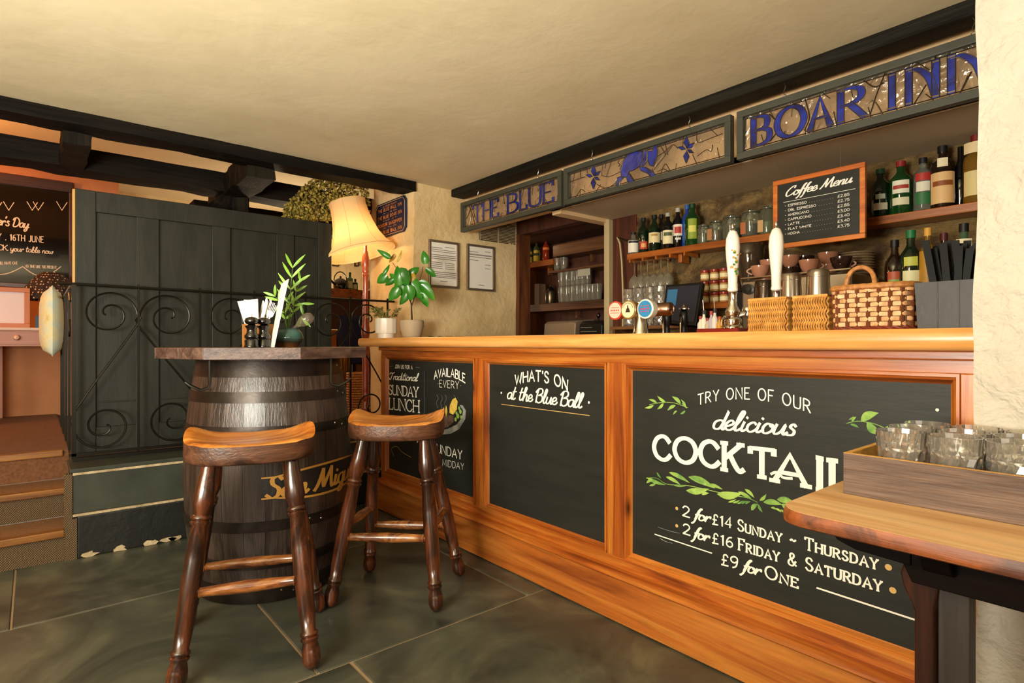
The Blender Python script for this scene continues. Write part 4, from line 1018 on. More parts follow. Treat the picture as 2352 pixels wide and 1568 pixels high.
for xn, xf in ((bx[1], bx[0]), (bx[1], bx[2]), (bx[3], bx[2]), (bx[3], bx[4]), (bx[5], bx[4]), (bx[5], bx[6])):
    MB().tube(cscroll(xn, xf), .0055, 6).build('scroll', M['iron'], ra, smooth=True)
# return along the stairs
mb = MB(); mb.tube([(.158, YR, zr1+.004), (.158, 5.3, zr1)], .008, 6); mb.build('return_rail', M['iron'], ra, smooth=True)
for y in (4.1, 4.5, 4.9, 5.28): MB().box(.152, .164, y-.006, y+.006, .46, zr1).build('upright', M['iron'], ra)
MB().tube([(.158, y, z) for y, z in cr([(4.0, 1.30), (4.1, 1.35), (4.2, 1.25), (4.16, 1.1), (4.08, 1.12), (4.09, 1.2)], 5)], .006, 6).build('scroll', M['iron'], ra, smooth=True)
# ================================================================ FLOOR LAMP
lx, ly = 1.880, 3.930
lm = thing('floor_lamp', 'red-brown turned floor lamp with a lit cream fabric shade', 'lamp', (lx, ly, .445))
lw = wood('lamp_red_wood', '#4a150b', '#8a2f1a', '#a84a2a', 'Z', .2, 1.2, 0, .6, .1, .05)
pr = [(0, .445), (.125, .445), (.13, .46), (.12, .475), (.06, .49), (.035, .52), (.028, .56), (.034, .58), (.026, .60), (.022, .64)]
MB().lathe(pr, (lx, ly, 0), 28, False).build('base', lw, lm, smooth=40)
pr = [(.020, .64), (.030, .67), (.022, .69), (.026, .72), (.0235, .74), (.025, .95), (.026, 1.02), (.030, 1.04), (.022, 1.05), (.030, 1.065), (.021, 1.08), (.030, 1.13), (.031, 1.17), (.020, 1.24), (.018, 1.40), (.019, 1.55), (.026, 1.57), (.020, 1.58), (.026, 1.595), (.021, 1.61), (.027, 1.64), (.027, 1.69), (.018, 1.735), (.012, 1.75), (.010, 1.80)]
MB().lathe(pr, (lx, ly, 0), 22, True).build('pole', lw, lm, smooth=40)
shm, nt, b = newmat('cream_lampshade')
b.inputs['Base Color'].default_value = lin('#f0d9a8'); b.inputs['Roughness'].default_value = .8
tr_ = nt.nodes.new('ShaderNodeBsdfTranslucent'); tr_.inputs[0].default_value = lin('#ffd9a0')
ms = nt.nodes.new('ShaderNodeMixShader'); ms.inputs[0].default_value = .45
nt.links.new(b.outputs[0], ms.inputs[1]); nt.links.new(tr_.outputs[0], ms.inputs[2]); nt.links.new(ms.outputs[0], nt.nodes['Material Output'].inputs[0])
sh = MB(); nseg = 48; tilt = radians(15); cs = Vector((lx-.045, ly-.005, 1.735)); ctr = Vector((cos(YAW), -sin(YAW), 0))  # tilt sideways
axs = (Vector((0, 0, 1))*cos(tilt)-ctr*sin(tilt)).normalized(); uu = ctr*cos(tilt)+Vector((0, 0, 1))*sin(tilt); vvv = axs.cross(uu)
prs = [(.258, -.02), (.252, .0), (.205, .055), (.172, .12), (.150, .20), (.136, .28), (.130, .345), (.134, .372)]
for r_, t in prs:
    for i in range(nseg):
        a = 2*pi*i/nseg; k = (i % 6)/6; f = 1-.018*sin(pi*k); sh.v.append(tuple(cs+axs*t+(uu*cos(a)+vvv*sin(a))*r_*f))
for j in range(len(prs)-1):
    for i in range(nseg): k = (i+1) % nseg; sh.f.append((j*nseg+i, j*nseg+k, (j+1)*nseg+k, (j+1)*nseg+i))
sho = sh.build('lamp_shade', shm, lm, smooth=60)
pip = MB()
for j in (1, 7): pip.tube([sh.v[j*nseg+i] for i in range(nseg)], .003, 5, True)
for q in range(8): pip.tube([Vector(sh.v[j*nseg+q*6])*1.0 for j in range(1, 8)], .0013, 4)
pip.build('shade_piping', flat('shade_trim', '#e0b878', .7), sho, smooth=True)
blb = cs+axs*.14
bo = MB().lathe([(0, -.045), (.018, -.04), (.03, -.02), (.032, 0), (.026, .022), (.014, .04), (.012, .055)], blb, 16, True)
bo.build('bulb', flat('lamp_bulb', '#ffdf9e', .3, emit=5, ecol='#ffc070'), lm, smooth=True)
point('floor_lamp_light', tuple(blb+Vector((0, 0, -.07))), 4, (1, .66, .30), .03)
# ================================================================ THINGS ON THE BARREL
zt_b = 1.046
def at_d(px, d):   # point seen at photo column px at depth d
    ph, a = ang(px); r_ = d/cos(ph); return Vector((r_*sin(a), r_*cos(a), 0))
pep = flat('black_mill_gloss', '#0c0a09', .12, coat=.5)
for px_, lab_, d in ((578, 'left black pepper mill on the barrel table', 2.47), (606, 'right black salt mill on the barrel table, behind the menu card', 2.52)):
    p = at_d(px_, d); m_ = thing('pepper_mill' if px_ == 578 else 'salt_mill', lab_, 'mill', (p.x, p.y, zt_b), 'turned black mills')
    pr = [(.0, 0), (.026, 0), (.027, .004), (.024, .01), (.025, .03), (.020, .036), (.025, .042), (.0255, .05), (.018, .062), (.017, .078), (.022, .088), (.0235, .094), (.012, .098)]
    MB().lathe([(r_*1.14, t) for r_, t in pr], (p.x, p.y, zt_b), 20, True).build('body', pep, m_, smooth=50)
    MB().lathe([(.013, .098), (.024, .102), (.029, .112), (.0255, .124), (.014, .130), (.004, .132)], (p.x, p.y, zt_b), 20, True).build('cap', pep, m_, smooth=50)
    MB().lathe([(.003, .131), (.004, .136), (.0035, .142), (0, .144)], (p.x, p.y, zt_b), 10, True).build('finial', M['chrome'], m_, smooth=True)
p = at_d(592, 2.63)
cu = thing('cutlery_caddy', 'small wooden caddy of napkins and cutlery behind the mills', 'caddy', (p.x, p.y, zt_b))
cw = wood('caddy_wood', '#8a5424', '#b97a3a', '#cf9350', 'Z', .5)
for q in ((-.055, -.049, -.045, .045), (.049, .055, -.045, .045), (-.049, .049, -.045, -.039), (-.049, .049, .039, .045)):
    box('caddy_side', cw, cu, p.x+q[0], p.x+q[1], p.y+q[2], p.y+q[3], zt_b, zt_b+.105)
box('caddy_base', cw, cu, p.x-.049, p.x+.049, p.y-.039, p.y+.039, zt_b, zt_b+.008)
# napkin folded, fanned
def quad_slab(pts, th, n):
    n = Vector(n).normalized()*th; m = len(pts); A = [Vector(q) for q in pts]; B = [q+n for q in A]
    return MB().add(A+B, [tuple(range(m-1, -1, -1)), tuple(range(m, 2*m))]+[(i, (i+1) % m, m+(i+1) % m, m+i) for i in range(m)])
RT_ = Vector((cos(YAW), -sin(YAW), 0)); FW = Vector((sin(YAW), cos(YAW), 0))
def vp(px, py, d): ph, a = ang(px); q = at_d(px, d); return Vector((q.x, q.y, H+(HZ-py)/FPX*d))
for k, (lab_, pts, d) in enumerate((('front white paper napkin standing in the caddy', ((545, 692), (592, 686), (594, 745), (572, 768), (560, 740)), 2.60), ('rear white paper napkin standing in the caddy', ((560, 688), (590, 690), (594, 755), (575, 765)), 2.64))):
    P = [vp(x, y, d) for x, y in pts]
    P[-2 if k == 0 else -1] = P[-2 if k == 0 else -1]
    n_ = quad_slab(P+[], .004, FW).build('napkin', M['paper'], None, org=tuple(vp(575, 765, d))); n_['label'] = lab_; n_['category'] = 'napkin'; n_['group'] = 'paper napkins in the caddy'
def cutlery(px0, py0, px1, py1, d, kind, lab_):
    a = vp(px0, py0, d); b = vp(px1, py1, d); u = (b-a).normalized(); s = u.cross(FW).normalized(); L = (b-a).length
    t_ = thing(kind, lab_, kind, tuple(a), 'cutlery in the barrel caddy')
    def fl(pts, th=.002): return quad_slab([a+u*x*L+s*y for x, y in pts], th, FW)
    if kind == 'knife': fl([(0, -.006), (.5, -.005), (.52, -.009), (.9, -.010), (1, -.003), (1, .002), (.52, .007), (.5, .005), (0, .006)]).build('blade', M['steel'], t_)
    else:
        fl([(0, -.006), (.6, -.003), (.66, -.011), (.76, -.012), (.76, .012), (.66, .011), (.6, .003), (0, .006)]).build('handle', M['steel'], t_)
        for k in range(4):
            y = -.0105+k*.007; fl([(.755, y-.0013), (1, y-.001), (1, y+.001), (.755, y+.0013)]).build('tine', M['steel'], t_)
cutlery(592, 775, 612, 684, 2.60, 'knife', 'table knife leaning left in the caddy, blade up')
cutlery(598, 775, 621, 683, 2.62, 'knife', 'table knife in the caddy, second from the napkin')
cutlery(590, 775, 604, 690, 2.63, 'knife', 'table knife in the caddy nearest the napkin')
cutlery(600, 772, 632, 700, 2.58, 'fork', 'fork with its tines up, leaning right in the caddy')
cutlery(597, 775, 626, 694, 2.61, 'fork', 'fork standing in the caddy behind the leaning fork')
# leaning white menu card (seen edge-on)
e1 = at_d(620, 2.545); e1.z = zt_b+.0005; e2 = at_d(628, 2.46); e2.z = zt_b+.0005
e3 = vp(661, 641, 2.46); e4 = vp(646, 652, 2.545)
mc = quad_slab([e1, e2, e3, e4], .004, RT_).build('menu_card', M['paper'], None, org=tuple(e1)); mc['label'] = 'white menu card leaning upright beside the palm pot'; mc['category'] = 'menu'
# palm in glazed pot
p = at_d(661, 2.62); p.z = zt_b
glz, nt, b = newmat('turquoise_glaze')
tc = coords(nt, (1, 1, 1), (0, 0, 0), False); sep = nt.nodes.new('ShaderNodeSeparateXYZ'); nt.links.new(tc, sep.inputs[0])
nz_ = noise(nt, tc, 18, 3); ad = node(nt, 'ShaderNodeMath', operation='MULTIPLY_ADD'); ad.inputs[1].default_value = .02; nt.links.new(nz_, ad.inputs[0]); nt.links.new(sep.outputs[2], ad.inputs[2])
mr = node(nt, 'ShaderNodeMapRange'); mr.inputs['From Min'].default_value = 0.0; mr.inputs['From Max'].default_value = .11; nt.links.new(ad.outputs[0], mr.inputs[0])
nt.links.new(ramp(nt, mr.outputs[0], [(.1, '#6a3d1c'), (.3, '#2c2318'), (.5, '#33514a'), (.75, '#4c7068'), (.95, '#3f463c')]), b.inputs['Base Color']); b.inputs['Roughness'].default_value = .12
pot = thing('potted_palm', 'small palm in a round turquoise and brown glazed pot on the barrel', 'potted plant', tuple(p))
MB().lathe([(0, 0), (.046, 0), (.048, .004), (.064, .025), (.069, .045), (.062, .066), (.050, .080), (.052, .085), (.046, .085), (.044, .07), (0, .068)], p, 32, False).build('pot', glz, pot, smooth=60)
M['leaf1'] = mottled('palm_leaf', [(.3, '#4f8018'), (.7, '#8cb838')], 12, .4, .1)
M['stem'] = flat('green_stem', '#4c6a24', .5)
def leafblade(mb, a, d, L, w_, up=Vector((0, 0, 1)), droop=.15, seg=5):
    d = d.normalized(); s = d.cross(up); s = s.normalized() if s.length > 1e-3 else Vector((1, 0, 0)); n_ = s.cross(d); b0 = len(mb.v)
    for i in range(seg+1):
        t = i/seg; c = a+d*L*t-n_*(droop*L*t*t); ww = w_/2*sin(pi*min(1, t*.92+.06))**.8
        mb.v += [tuple(c-s*ww+n_*ww*.25), tuple(c), tuple(c+s*ww+n_*ww*.25)]
    for i in range(seg):
        for k in (0, 1): q = b0+i*3+k; mb.f.append((q, q+1, q+4, q+3))
def frond(root, pts, leaf_len, n, spread=.9):
    P = cr([tuple(q) for q in pts], 1) if False else None
    V = [Vector(q) for q in pts]; mb = MB(); mb.tube(V, [.002]*(len(V)-1)+[.001], 5); st_ = mb.build('frond_stem', M['stem'], root, smooth=True)
    for i in range(n):
        t = .35+.65*i/(n-1); k = t*(len(V)-1); j = min(int(k), len(V)-2); c = V[j].lerp(V[j+1], k-j); u = (V[j+1]-V[j]).normalized()
        s = u.cross(FW).normalized()
        for sg in (1, -1):
            m2 = MB(); dd = (u*(.75+.5*t)+s*sg*spread+FW*random.uniform(-.3, .3)); leafblade(m2, c, dd, leaf_len*(1-.3*abs(t-.6)), .013, -FW, .12); m2.build('leaflet', M['leaf1'], st_, smooth=True)
base = p+Vector((0, 0, .07))
frond(pot, [base, vp(665, 700, 2.62), vp(669, 650, 2.62), vp(672, 615, 2.62)], .095, 4)
frond(pot, [base, vp(655, 720, 2.6), vp(640, 690, 2.58), vp(632, 680, 2.57)], .06, 3)
frond(pot, [base, vp(668, 710, 2.62), vp(682, 690, 2.62), vp(694, 700, 2.62), vp(696, 730, 2.62)], .06, 3)
frond(pot, [base, vp(672, 720, 2.65), vp(680, 670, 2.66), vp(690, 645, 2.66)], .06, 3)
frond(pot, [base, vp(655, 735, 2.66), vp(660, 690, 2.66), vp(655, 660, 2.66)], .05, 3)
bl = thing('watering_bulb', 'clear glass watering bulb stuck in the palm pot', 'glass bulb', tuple(p+Vector((0, 0, .08))))
a_ = vp(676, 752, 2.60); b__ = vp(702, 734, 2.60); u_ = (b__-a_).normalized()
mb = MB().lathe([(.004, -.04), (.005, 0), (.008, .035), (.016, .05), (.0245, .066), (.0275, .085), (.0245, .104), (.014, .117), (0, .121)], a_-u_*.02, 20, False, u_)
mb.build('glass_body', flat('thin_bulb_glass', '#e8d8cc', .02, 0, .93, 1.2, coat=.8), bl, smooth=True)
# ================================================================ WALL THINGS AT THE BAR'S END
def frame_thing(name, label, cat, x0, x1, z0, z1, mat, w_, inner):
    t = thing(name, label, cat, ((x0+x1)/2, YW-.012, z0), 'silver framed certificates' if 'silver' in label else None)
    y0, y1 = YW-.024, YW-.006
    for n_, a in (('frame_rail', (x0, x1, z1-w_, z1)), ('frame_rail', (x0, x1, z0, z0+w_)), ('frame_stile', (x0, x0+w_, z0+w_, z1-w_)), ('frame_stile', (x1-w_, x1, z0+w_, z1-w_))):
        box(n_, mat, t, a[0], a[1], y0, y1, a[2], a[3], .004)
    sh_ = box('sheet', inner, t, x0+w_*.8, x1-w_*.8, y0+.010, y1, z0+w_*.8, z1-w_*.8)
    return t, sh_, y0+.0095
def ax_(px, py): return aty(px, py, YW-.02)
a, b = ax_(985, 602), ax_(1054, 602); zt1 = ax_(1020, 553).z; zb1 = ax_(1020, 661).z
f1, sh1, fy = frame_thing('framed_certificate', 'silver framed certificate with many printed lines, left of the pair', 'framed paper', a.x, b.x, zb1, zt1, M['silver'], .018, M['paper'])
def bars(sheet, x0, x1, zs, w_, y):
    mb = MB()
    for z, f0, f1_ in zs: poly(mb, [(x0+(x1-x0)*f0, y, z-w_/2), (x0+(x1-x0)*f1_, y, z-w_/2), (x0+(x1-x0)*f1_, y, z+w_/2), (x0+(x1-x0)*f0, y, z+w_/2)])
    mb.build('print', M['ink'], sheet)
hh = zt1-zb1
bars(sh1, a.x+.025, b.x-.025, [(zb1+hh*f, 0, 1) for f in (.80, .76, .69, .65, .61, .33, .29, .25, .22)]+[(zb1+hh*f, 0, .45) for f in (.84, .53, .49, .45, .41)]+[(zb1+hh*f, .55, .95) for f in (.87, .53, .49, .45, .41)]+[(zb1+hh*.14, .35, .65)], .0035, fy)
a, b = ax_(1073, 615), ax_(1136, 615); zt2 = ax_(1105, 563).z; zb2 = ax_(1105, 668).z; hh = zt2-zb2
f2, sh2, fy = frame_thing('framed_certificate', 'silver framed certificate with a mostly blank sheet, right of the pair', 'framed paper', a.x, b.x, zb2, zt2, M['silver'], .018, M['paper'])
bars(sh2, a.x+.025, b.x-.025, [(zb2+hh*.79, 0, 1), (zb2+hh*.775, 0, 1), (zb2+hh*.73, 0, 1)]+[(zb2+hh*f, 0, .4) for f in (.84, .66)]+[(zb2+hh*f, .7, .95) for f in (.87, .58, .5)]+[(zb2+hh*.13, .4, .65)], .0035, fy)
vn = thing('vent_grille', 'small slatted vent grille high on the wall beside the glass store', 'vent', (aty(1145, 540, YW).x, YW-.01, aty(1145, 560, YW).z))
a, b = aty(1103, 540, YW-.02), aty(1187, 540, YW-.02); z0 = aty(1145, 556, YW-.02).z; z1 = z0+.16
vg = flat('vent_paint', '#a8906c', .6)
box('backing', M['dark'], vn, a.x, b.x, YW-.008, YW-.002, z0, z1)
for k in range(13): z = z0+.005+k*.012; box('slat', vg, vn, a.x, b.x, YW-.016, YW-.006, z, z+.006)
for k in (0, .5, 1): x = a.x+(b.x-a.x-.008)*k; box('slat_support', vg, vn, x, x+.008, YW-.018, YW-.006, z0, z1)
# plaque on the side face of the wall
XPq = XC-.02
pl = thing('wall_plaque', 'navy octagonal cornered plaque with gold lettering behind the lamp', 'sign', (XC, 3.9, 1.8))
ya2, yb2 = yx(931, XPq), yx(862, XPq); zt3, zb3 = atx(895, 460, XPq).z, atx(895, 541, XPq).z
def octp(i): 
    c = .03; y0, y1, z0, z1 = ya2+i, yb2-i, zb3+i, zt3-i
    return [(y0+c, z0), (y1-c, z0), (y1, z0+c), (y1, z1-c), (y1-c, z1), (y0+c, z1), (y0, z1-c), (y0, z0+c)]
navy = flat('plaque_navy', '#1c2440', .4)
MB().prism(octp(0), XPq+.002, XC+.006, 'X').build('board', navy, pl, bev=.002)
bd = MB(); P = octp(.012); bd.tube([(XPq+.001, y, z) for y, z in P], .0016, 5, True); bd.build('gold_border', M['chalk_gold'], pl)
pg = MB(); orr = flat('plaque_gold', '#d48a3c', .5)
hz = zt3-zb3
for k, (s_, f, h_) in enumerate((('ALL ORDERS WELCOME', .86, .045), ('THE BLUE BALL INN', .74, .10), ('ALSO', .66, .035), ('THE BLUE BOAR INN', .53, .10), ('AND AT', .45, .035), ('EXMOOR SANDPIPER', .31, .10), ('AND', .24, .035), ('THE BLUE BALL INN', .10, .10))):
    m_ = .02 if h_ > .05 else .10
    text(pg, s_, (XPq, yb2-.03-m_, zb3+hz*f), (XPq, ya2+.03+m_, zb3+hz*f), hz*h_*.85, NX, wt=.17, gap=.3, lift=.001)
pg.build('gold_lettering', orr, pl)
# ================================================================ PLANTS ON THE BAR
ZB = 1.098
M['leaf2'] = mottled('glossy_leaf', [(.3, '#1a4f12'), (.5, '#2f7a1e'), (.7, '#4f9a2e')], 3, .28, .1, coat=.2)
M['leaf3'] = mottled('yellow_leaf', [(.3, '#a87a2c'), (.7, '#b9a23c')], 6, .35, .1)
p = atx(946, 770, 1.97); p.z = ZB
pt = thing('potted_plant', 'green heart-leaved plant in a beige ribbed bowl on the bar end', 'potted plant', tuple(p))
pm_ = flat('beige_stoneware', '#b5a184', .6)
pr = [(0, 0), (.045, 0), (.06, .008)]+[(.060+.020*sin(min(1, t/10)*pi*.62)+(.0012 if t % 2 else 0), .012+.011*t) for t in range(1, 11)]+[(.074, .124), (.068, .122), (.066, .10), (0, .10)]
MB().lathe(pr, p, 36, False).build('pot', pm_, pt, smooth=50)
MB().lathe([(0, .101), (.067, .101)], p, 24, False).build('soil', flat('soil', '#2a1c12', .9), pt)
DP = 3.86
def leafheart(mb, tip, basep, w_, tw=0):
    a = Vector(basep); d = Vector(tip)-a; L = d.length; d.normalize(); s = d.cross(FW*cos(tw)+Vector((0, 0, 1))*sin(tw)*.6+RT_*sin(tw)*.4).normalized(); n_ = s.cross(d); b0 = len(mb.v); seg = 7
    for i in range(seg+1):
        t = i/seg; c = a+d*L*t+n_*(.10*L*sin(pi*t)); ww = w_*.5*(sin(pi*min(1, (t*.86+.14)**.75)))**.75 if 0 < t < 1 else (.25*w_ if t == 0 else .001)
        mb.v += [tuple(c-s*ww+n_*ww*.35), tuple(c-s*ww*.5+n_*ww*.08), tuple(c), tuple(c+s*ww*.5+n_*ww*.08), tuple(c+s*ww+n_*ww*.35)]
    for i in range(seg):
        for k in range(4): q = b0+i*5+k; mb.f.append((q, q+1, q+6, q+5))
stm = flat('plant_stem', '#3d2c18', .6)
top = vp(945, 700, DP)
MB().tube([p+Vector((0, 0, .10)), vp(946, 728, DP), vp(945, 700, DP), vp(938, 670, DP), vp(925, 620, DP)], [.006, .006, .005, .003, .002], 6).build('stem', stm, pt, smooth=True)
MB().tube([vp(945, 705, DP), vp(958, 660, DP), vp(970, 625, DP-.02), vp(972, 612, DP-.02)], [.004, .003, .002, .002], 6).build('stem', stm, pt, smooth=True)
MB().tube([vp(944, 695, DP), vp(925, 650, DP), vp(912, 618, DP), vp(902, 603, DP)], [.004, .003, .002, .002], 6).build('stem', stm, pt, smooth=True)
LV = [(866, 573, 897, 592, .034, 0, 0), (923, 574, 912, 602, .016, .4, 1), (893, 603, 908, 583, .026, .2, 1), (895, 607, 880, 630, .024, .5, 0), (866, 650, 888, 630, .062, 0, 0), (895, 628, 905, 640, .03, .3, 0),
      (972, 575, 978, 606, .050, 0, 0), (1001, 636, 978, 617, .040, .4, 0), (963, 614, 938, 630, .048, .1, 0), (912, 610, 916, 655, .07, .2, 0), (938, 655, 914, 618, .085, .1, 0), (970, 685, 944, 648, .085, 0, 0), (998, 690, 965, 655, .060, .5, 0),
      (983, 705, 962, 675, .060, .6, 0), (893, 690, 915, 660, .066, 0, 0), (930, 684, 920, 650, .075, .2, 0), (960, 640, 930, 665, .06, .5, 0), (918, 700, 936, 670, .05, .4, 0), (885, 655, 905, 640, .04, .5, 0), (950, 625, 944, 648, .04, .3, 1), (946, 690, 935, 655, .07, .1, 0), (905, 668, 925, 645, .06, .7, 0), (990, 660, 962, 648, .045, .6, 0)]
for x0, y0, x1, y1, w_, tw, ye_ in LV:
    d_ = DP-.05+random.uniform(-.05, .05); mb = MB(); leafheart(mb, vp(x0, y0, d_), vp(x1, y1, d_+.02), w_*1.12, tw); mb.build('leaf', M['leaf3'] if ye_ else M['leaf2'], pt, smooth=True)
mb = MB()
p = atx(887, 772, 1.86); p.z = ZB
p2 = thing('potted_succulent', 'small trailing succulent in a white ribbed pot at the left end of the bar', 'potted plant', tuple(p))
seg = 48; vs = []; fs = []
prf = [(.0, .0), (.056, .0), (.058, .03), (.058, .034), (.070, .036), (.072, .05), (.072, .135), (.069, .138), (.064, .135), (.062, .11), (.0, .11)]
for r_, z in prf:
    for i in range(seg): a = 2*pi*i/seg; rr = r_*(1+(.03 if (i % 4 < 2 and z > .035 and r_ > .065) else 0)); vs.append((p.x+rr*cos(a), p.y+rr*sin(a), p.z+z))
for j in range(len(prf)-1):
    for i in range(seg): k = (i+1) % seg; fs.append((j*seg+i, j*seg+k, (j+1)*seg+k, (j+1)*seg+i))
MB().add(vs, fs).build('pot', M['white'], p2, smooth=30)
suc = MB(); r = random.Random(6)
for k in range(26):
    a = r.uniform(0, 2*pi); L_ = r.uniform(.05, .13); b0_ = p+Vector((cos(a)*.03, sin(a)*.03, .12)); e_ = b0_+Vector((cos(a)*L_*.9, sin(a)*L_*.9, r.uniform(.0, .09)))
    if k < 7: e_ = b0_-RT_*r.uniform(.06, .13)+Vector((0, 0, r.uniform(.03, .09)))
    mid = (b0_+e_)/2+Vector((0, 0, .03)); suc.tube([b0_, mid, e_], .0018, 4)
    for q in range(9):
        t = r.uniform(.25, 1); c = b0_.lerp(mid, t*2) if t < .5 else mid.lerp(e_, t*2-1)
        leafblade(suc, c, Vector((r.uniform(-1, 1), r.uniform(-1, 1), r.uniform(-.1, 1))), r.uniform(.016, .028), .014, Vector((.1, .2, 1)), .1, 3)
suc.build('foliage', mottled('succulent_leaf', [(.3, '#4c6128'), (.5, '#8a8f4c'), (.7, '#b98d66')], 25, .5, .1), p2, smooth=True, kind='stuff')
# towels on bar
for px_, lab_ in ((1028, 'dark folded bar towel lying by the plants'), (1150, 'dark thin mat on the bar below the certificates')):
    q = atx(px_, 768, 2.1); o = MB(); r = random.Random(px_)
    n = 8
    for j in range(n+1):
        for i in range(n+1): o.v.append((q.x-.09+.18*j/n, q.y-.14+.28*i/n, ZB+.004+.004*r.random()+(.008*r.random() if px_ == 1028 else 0)))
    for j in range(n):
        for i in range(n): a = j*(n+1)+i; o.f.append((a, a+1, a+n+2, a+n+1))
    b0 = len(o.v); o.v += [(x, y, ZB+.0006) for x, y, z in o.v[:b0]]
    for j in range(n):
        for i in range(n): a = b0+j*(n+1)+i; o.f.append((a, a+n+1, a+n+2, a+1))
    t = o.build('bar_towel', flat('dark_towel%d' % px_, '#231d18', .9), None, smooth=True, org=(q.x, q.y, ZB)); t['label'] = lab_; t['category'] = 'towel'
# ================================================================ BACK BAR
M['shelf'] = wood('red_brown_shelf', '#6e330c', '#9c5218', '#b96928', 'Y', .35, 1, 0, .2, .2, .1)
M['shelf_d'] = wood('dull_brown_shelf', '#3e2415', '#6b4226', '#85562f', 'Y', .45, 1, 0, .1, .2, .1)
bc = thing('back_counter', 'dark back counter below the bottle shelves behind the bar', 'counter', (2.85, 1.4, 0))
box('worktop', M['shelf_d'], bc, 2.62, 3.07, .33, 2.39, .90, .935, .003); box('cabinet', M['dark'], bc, 2.66, 3.07, .33, 2.38, 0, .90)
ZS = 1.640
sh_ = thing('wall_shelf', 'long red-brown wall shelf of bottles and jars behind the bar', 'shelf', (3.0, 1.35, ZS))
box('board', M['shelf'], sh_, 2.945, 3.075, .32, yx(1440, 2.945), 1.602, ZS, .003)
for y in (.5, 1.15, 2.0): box('bracket', M['shelf'], sh_, 2.99, 3.075, y-.012, y+.012, 1.55, 1.602, .003)
s2_ = thing('low_shelf', 'short red shelf holding the spice jars behind the hand pull', 'shelf', (2.98, 1.72, 1.27))
box('board', M['shelf'], s2_, 2.86, 3.075, yx(1700, 2.86), yx(1598, 2.86), 1.255, 1.290, .003)
box('bracket', M['shelf'], s2_, 2.95, 3.07, 1.6, 1.625, 1.2, 1.255)
s3_ = thing('riser_shelf', 'low raised shelf of bottles at the right end of the back counter', 'shelf', (2.75, .7, .936))
box('board', M['shelf_d'], s3_, 2.64, 2.86, .34, .93, 1.195, 1.215, .002); box('side', M['shelf_d'], s3_, 2.66, 2.84, .35, .37, .936, 1.195); box('side', M['shelf_d'], s3_, 2.66, 2.84, .90, .92, .936, 1.195)
s4_ = thing('glass_shelf', 'small shelf with stacked glasses beside the cream post', 'shelf', (2.95, 2.15, .936))
box('board', M['shelf_d'], s4_, 2.80, 3.06, 1.88, 2.385, 1.150, 1.170, .002); box('side', M['shelf_d'], s4_, 2.82, 3.05, 2.36, 2.38, .936, 1.15); box('side', M['shelf_d'], s4_, 2.82, 3.05, 1.885, 1.905, .936, 1.15)
GL = {'green': flat('dark_green_bottle', '#0e1f10', .06, coat=.6), 'black': flat('near_black_bottle', '#0c0b0b', .06, coat=.6), 'brown': flat('brown_bottle', '#1e0f07', .06, coat=.6), 'clear': flat('clear_bottle', '#c9cdbf', .05, 0, .85, 1.3),
      'pale': flat('pale_green_bottle', '#5a7a5a', .06, 0, .5, 1.3), 'gold': flat('amber_bottle', '#8a6420', .08, 0, .35, 1.3, coat=.5), 'blue': flat('blue_bottle', '#1b3f8a', .1, coat=.5), 'red': flat('orange_red_bottle', '#a8381a', .08, 0, .4, 1.3), 'green2': flat('bright_green_bottle', '#0f3a14', .06, coat=.6)}
def cmat(h): 
    if h not in CM: CM[h] = flat('print_'+h.lstrip('#'), h, .5)
    return CM[h]
CM = {}
PR = {'wine': [(.0, 0), (.92, 0), (1, .02), (1, .60), (.92, .68), (.5, .77), (.36, .82), (.36, .985), (.40, .99), (.40, 1)],
      'spirit': [(0, 0), (.94, 0), (1, .02), (1, .66), (.9, .73), (.42, .80), (.36, .83), (.36, .93), (.40, .94), (.40, 1)],
      'squat': [(0, 0), (.95, 0), (1, .03), (1, .58), (.9, .66), (.40, .72), (.38, .86), (.42, .87), (.42, 1)],
      'tall': [(0, 0), (.7, 0), (.85, .05), (1, .5), (.9, .62), (.45, .76), (.34, .82), (.34, 1)]}
def patch(mb, c, r_, z0, z1, half, ctr, n=8, e=.0009):
    b0 = len(mb.v)
    for i in range(n+1):
        a = ctr-half+2*half*i/n
        for z in (z0, z1): mb.v.append((c.x+(r_+e)*cos(a), c.y+(r_+e)*sin(a), z))
    for i in range(n): mb.f.append((b0+2*i, b0+2*i+2, b0+2*i+3, b0+2*i+1))
def bottle(px_, X, z, h, r_, kind, glass, label, bands=(), cap=None, cat='bottle', group=None, wd=''):
    c = Vector((X, yx(px_, X), z)); t = thing('bottle', label, cat, tuple(c), group)
    MB().lathe([(a*r_, b*h) for a, b in PR[kind]], c, 20, True).build('glass_body', GL[glass], t, smooth=40)
    ctr = atan2(-c.y, -c.x)
    for k, (f0, f1, hx, hf) in enumerate(bands):
        mb = MB(); patch(mb, c, r_*(1.0), z+h*f0, z+h*f1, radians(hf), ctr, e=.0009+.0006*k); mb.build('label', cmat(hx), t, smooth=True)
    if cap:
        k = PR[kind][-1][0]*r_+.0012
        MB().lathe([(k, h*.90), (k, h*1.004), (k*.6, h*1.008)], c, 14, True).build('cap', cmat(cap), t, smooth=40)
    if wd:
        mb = MB(); f0, f1 = bands[0][0], bands[0][1]; hf = radians(bands[0][3])*.75
        def fn(a, b, l): an = ctr-hf+2*hf*a; q = r_+.0022+l; return Vector((c.x+q*cos(an), c.y+q*sin(an), z+h*(f0+(f1-f0)*(.45+.22*b))))
        text(mb, wd, None, None, 1, None, wt=.2, fn=fn); mb.build('label_lettering', M['ink'], t)
    return t
gA, gB, gC = 'bottles at the left of the wall shelf', 'bottles at the right of the wall shelf', 'bottles standing on the riser shelf'
S = ZS+.0005
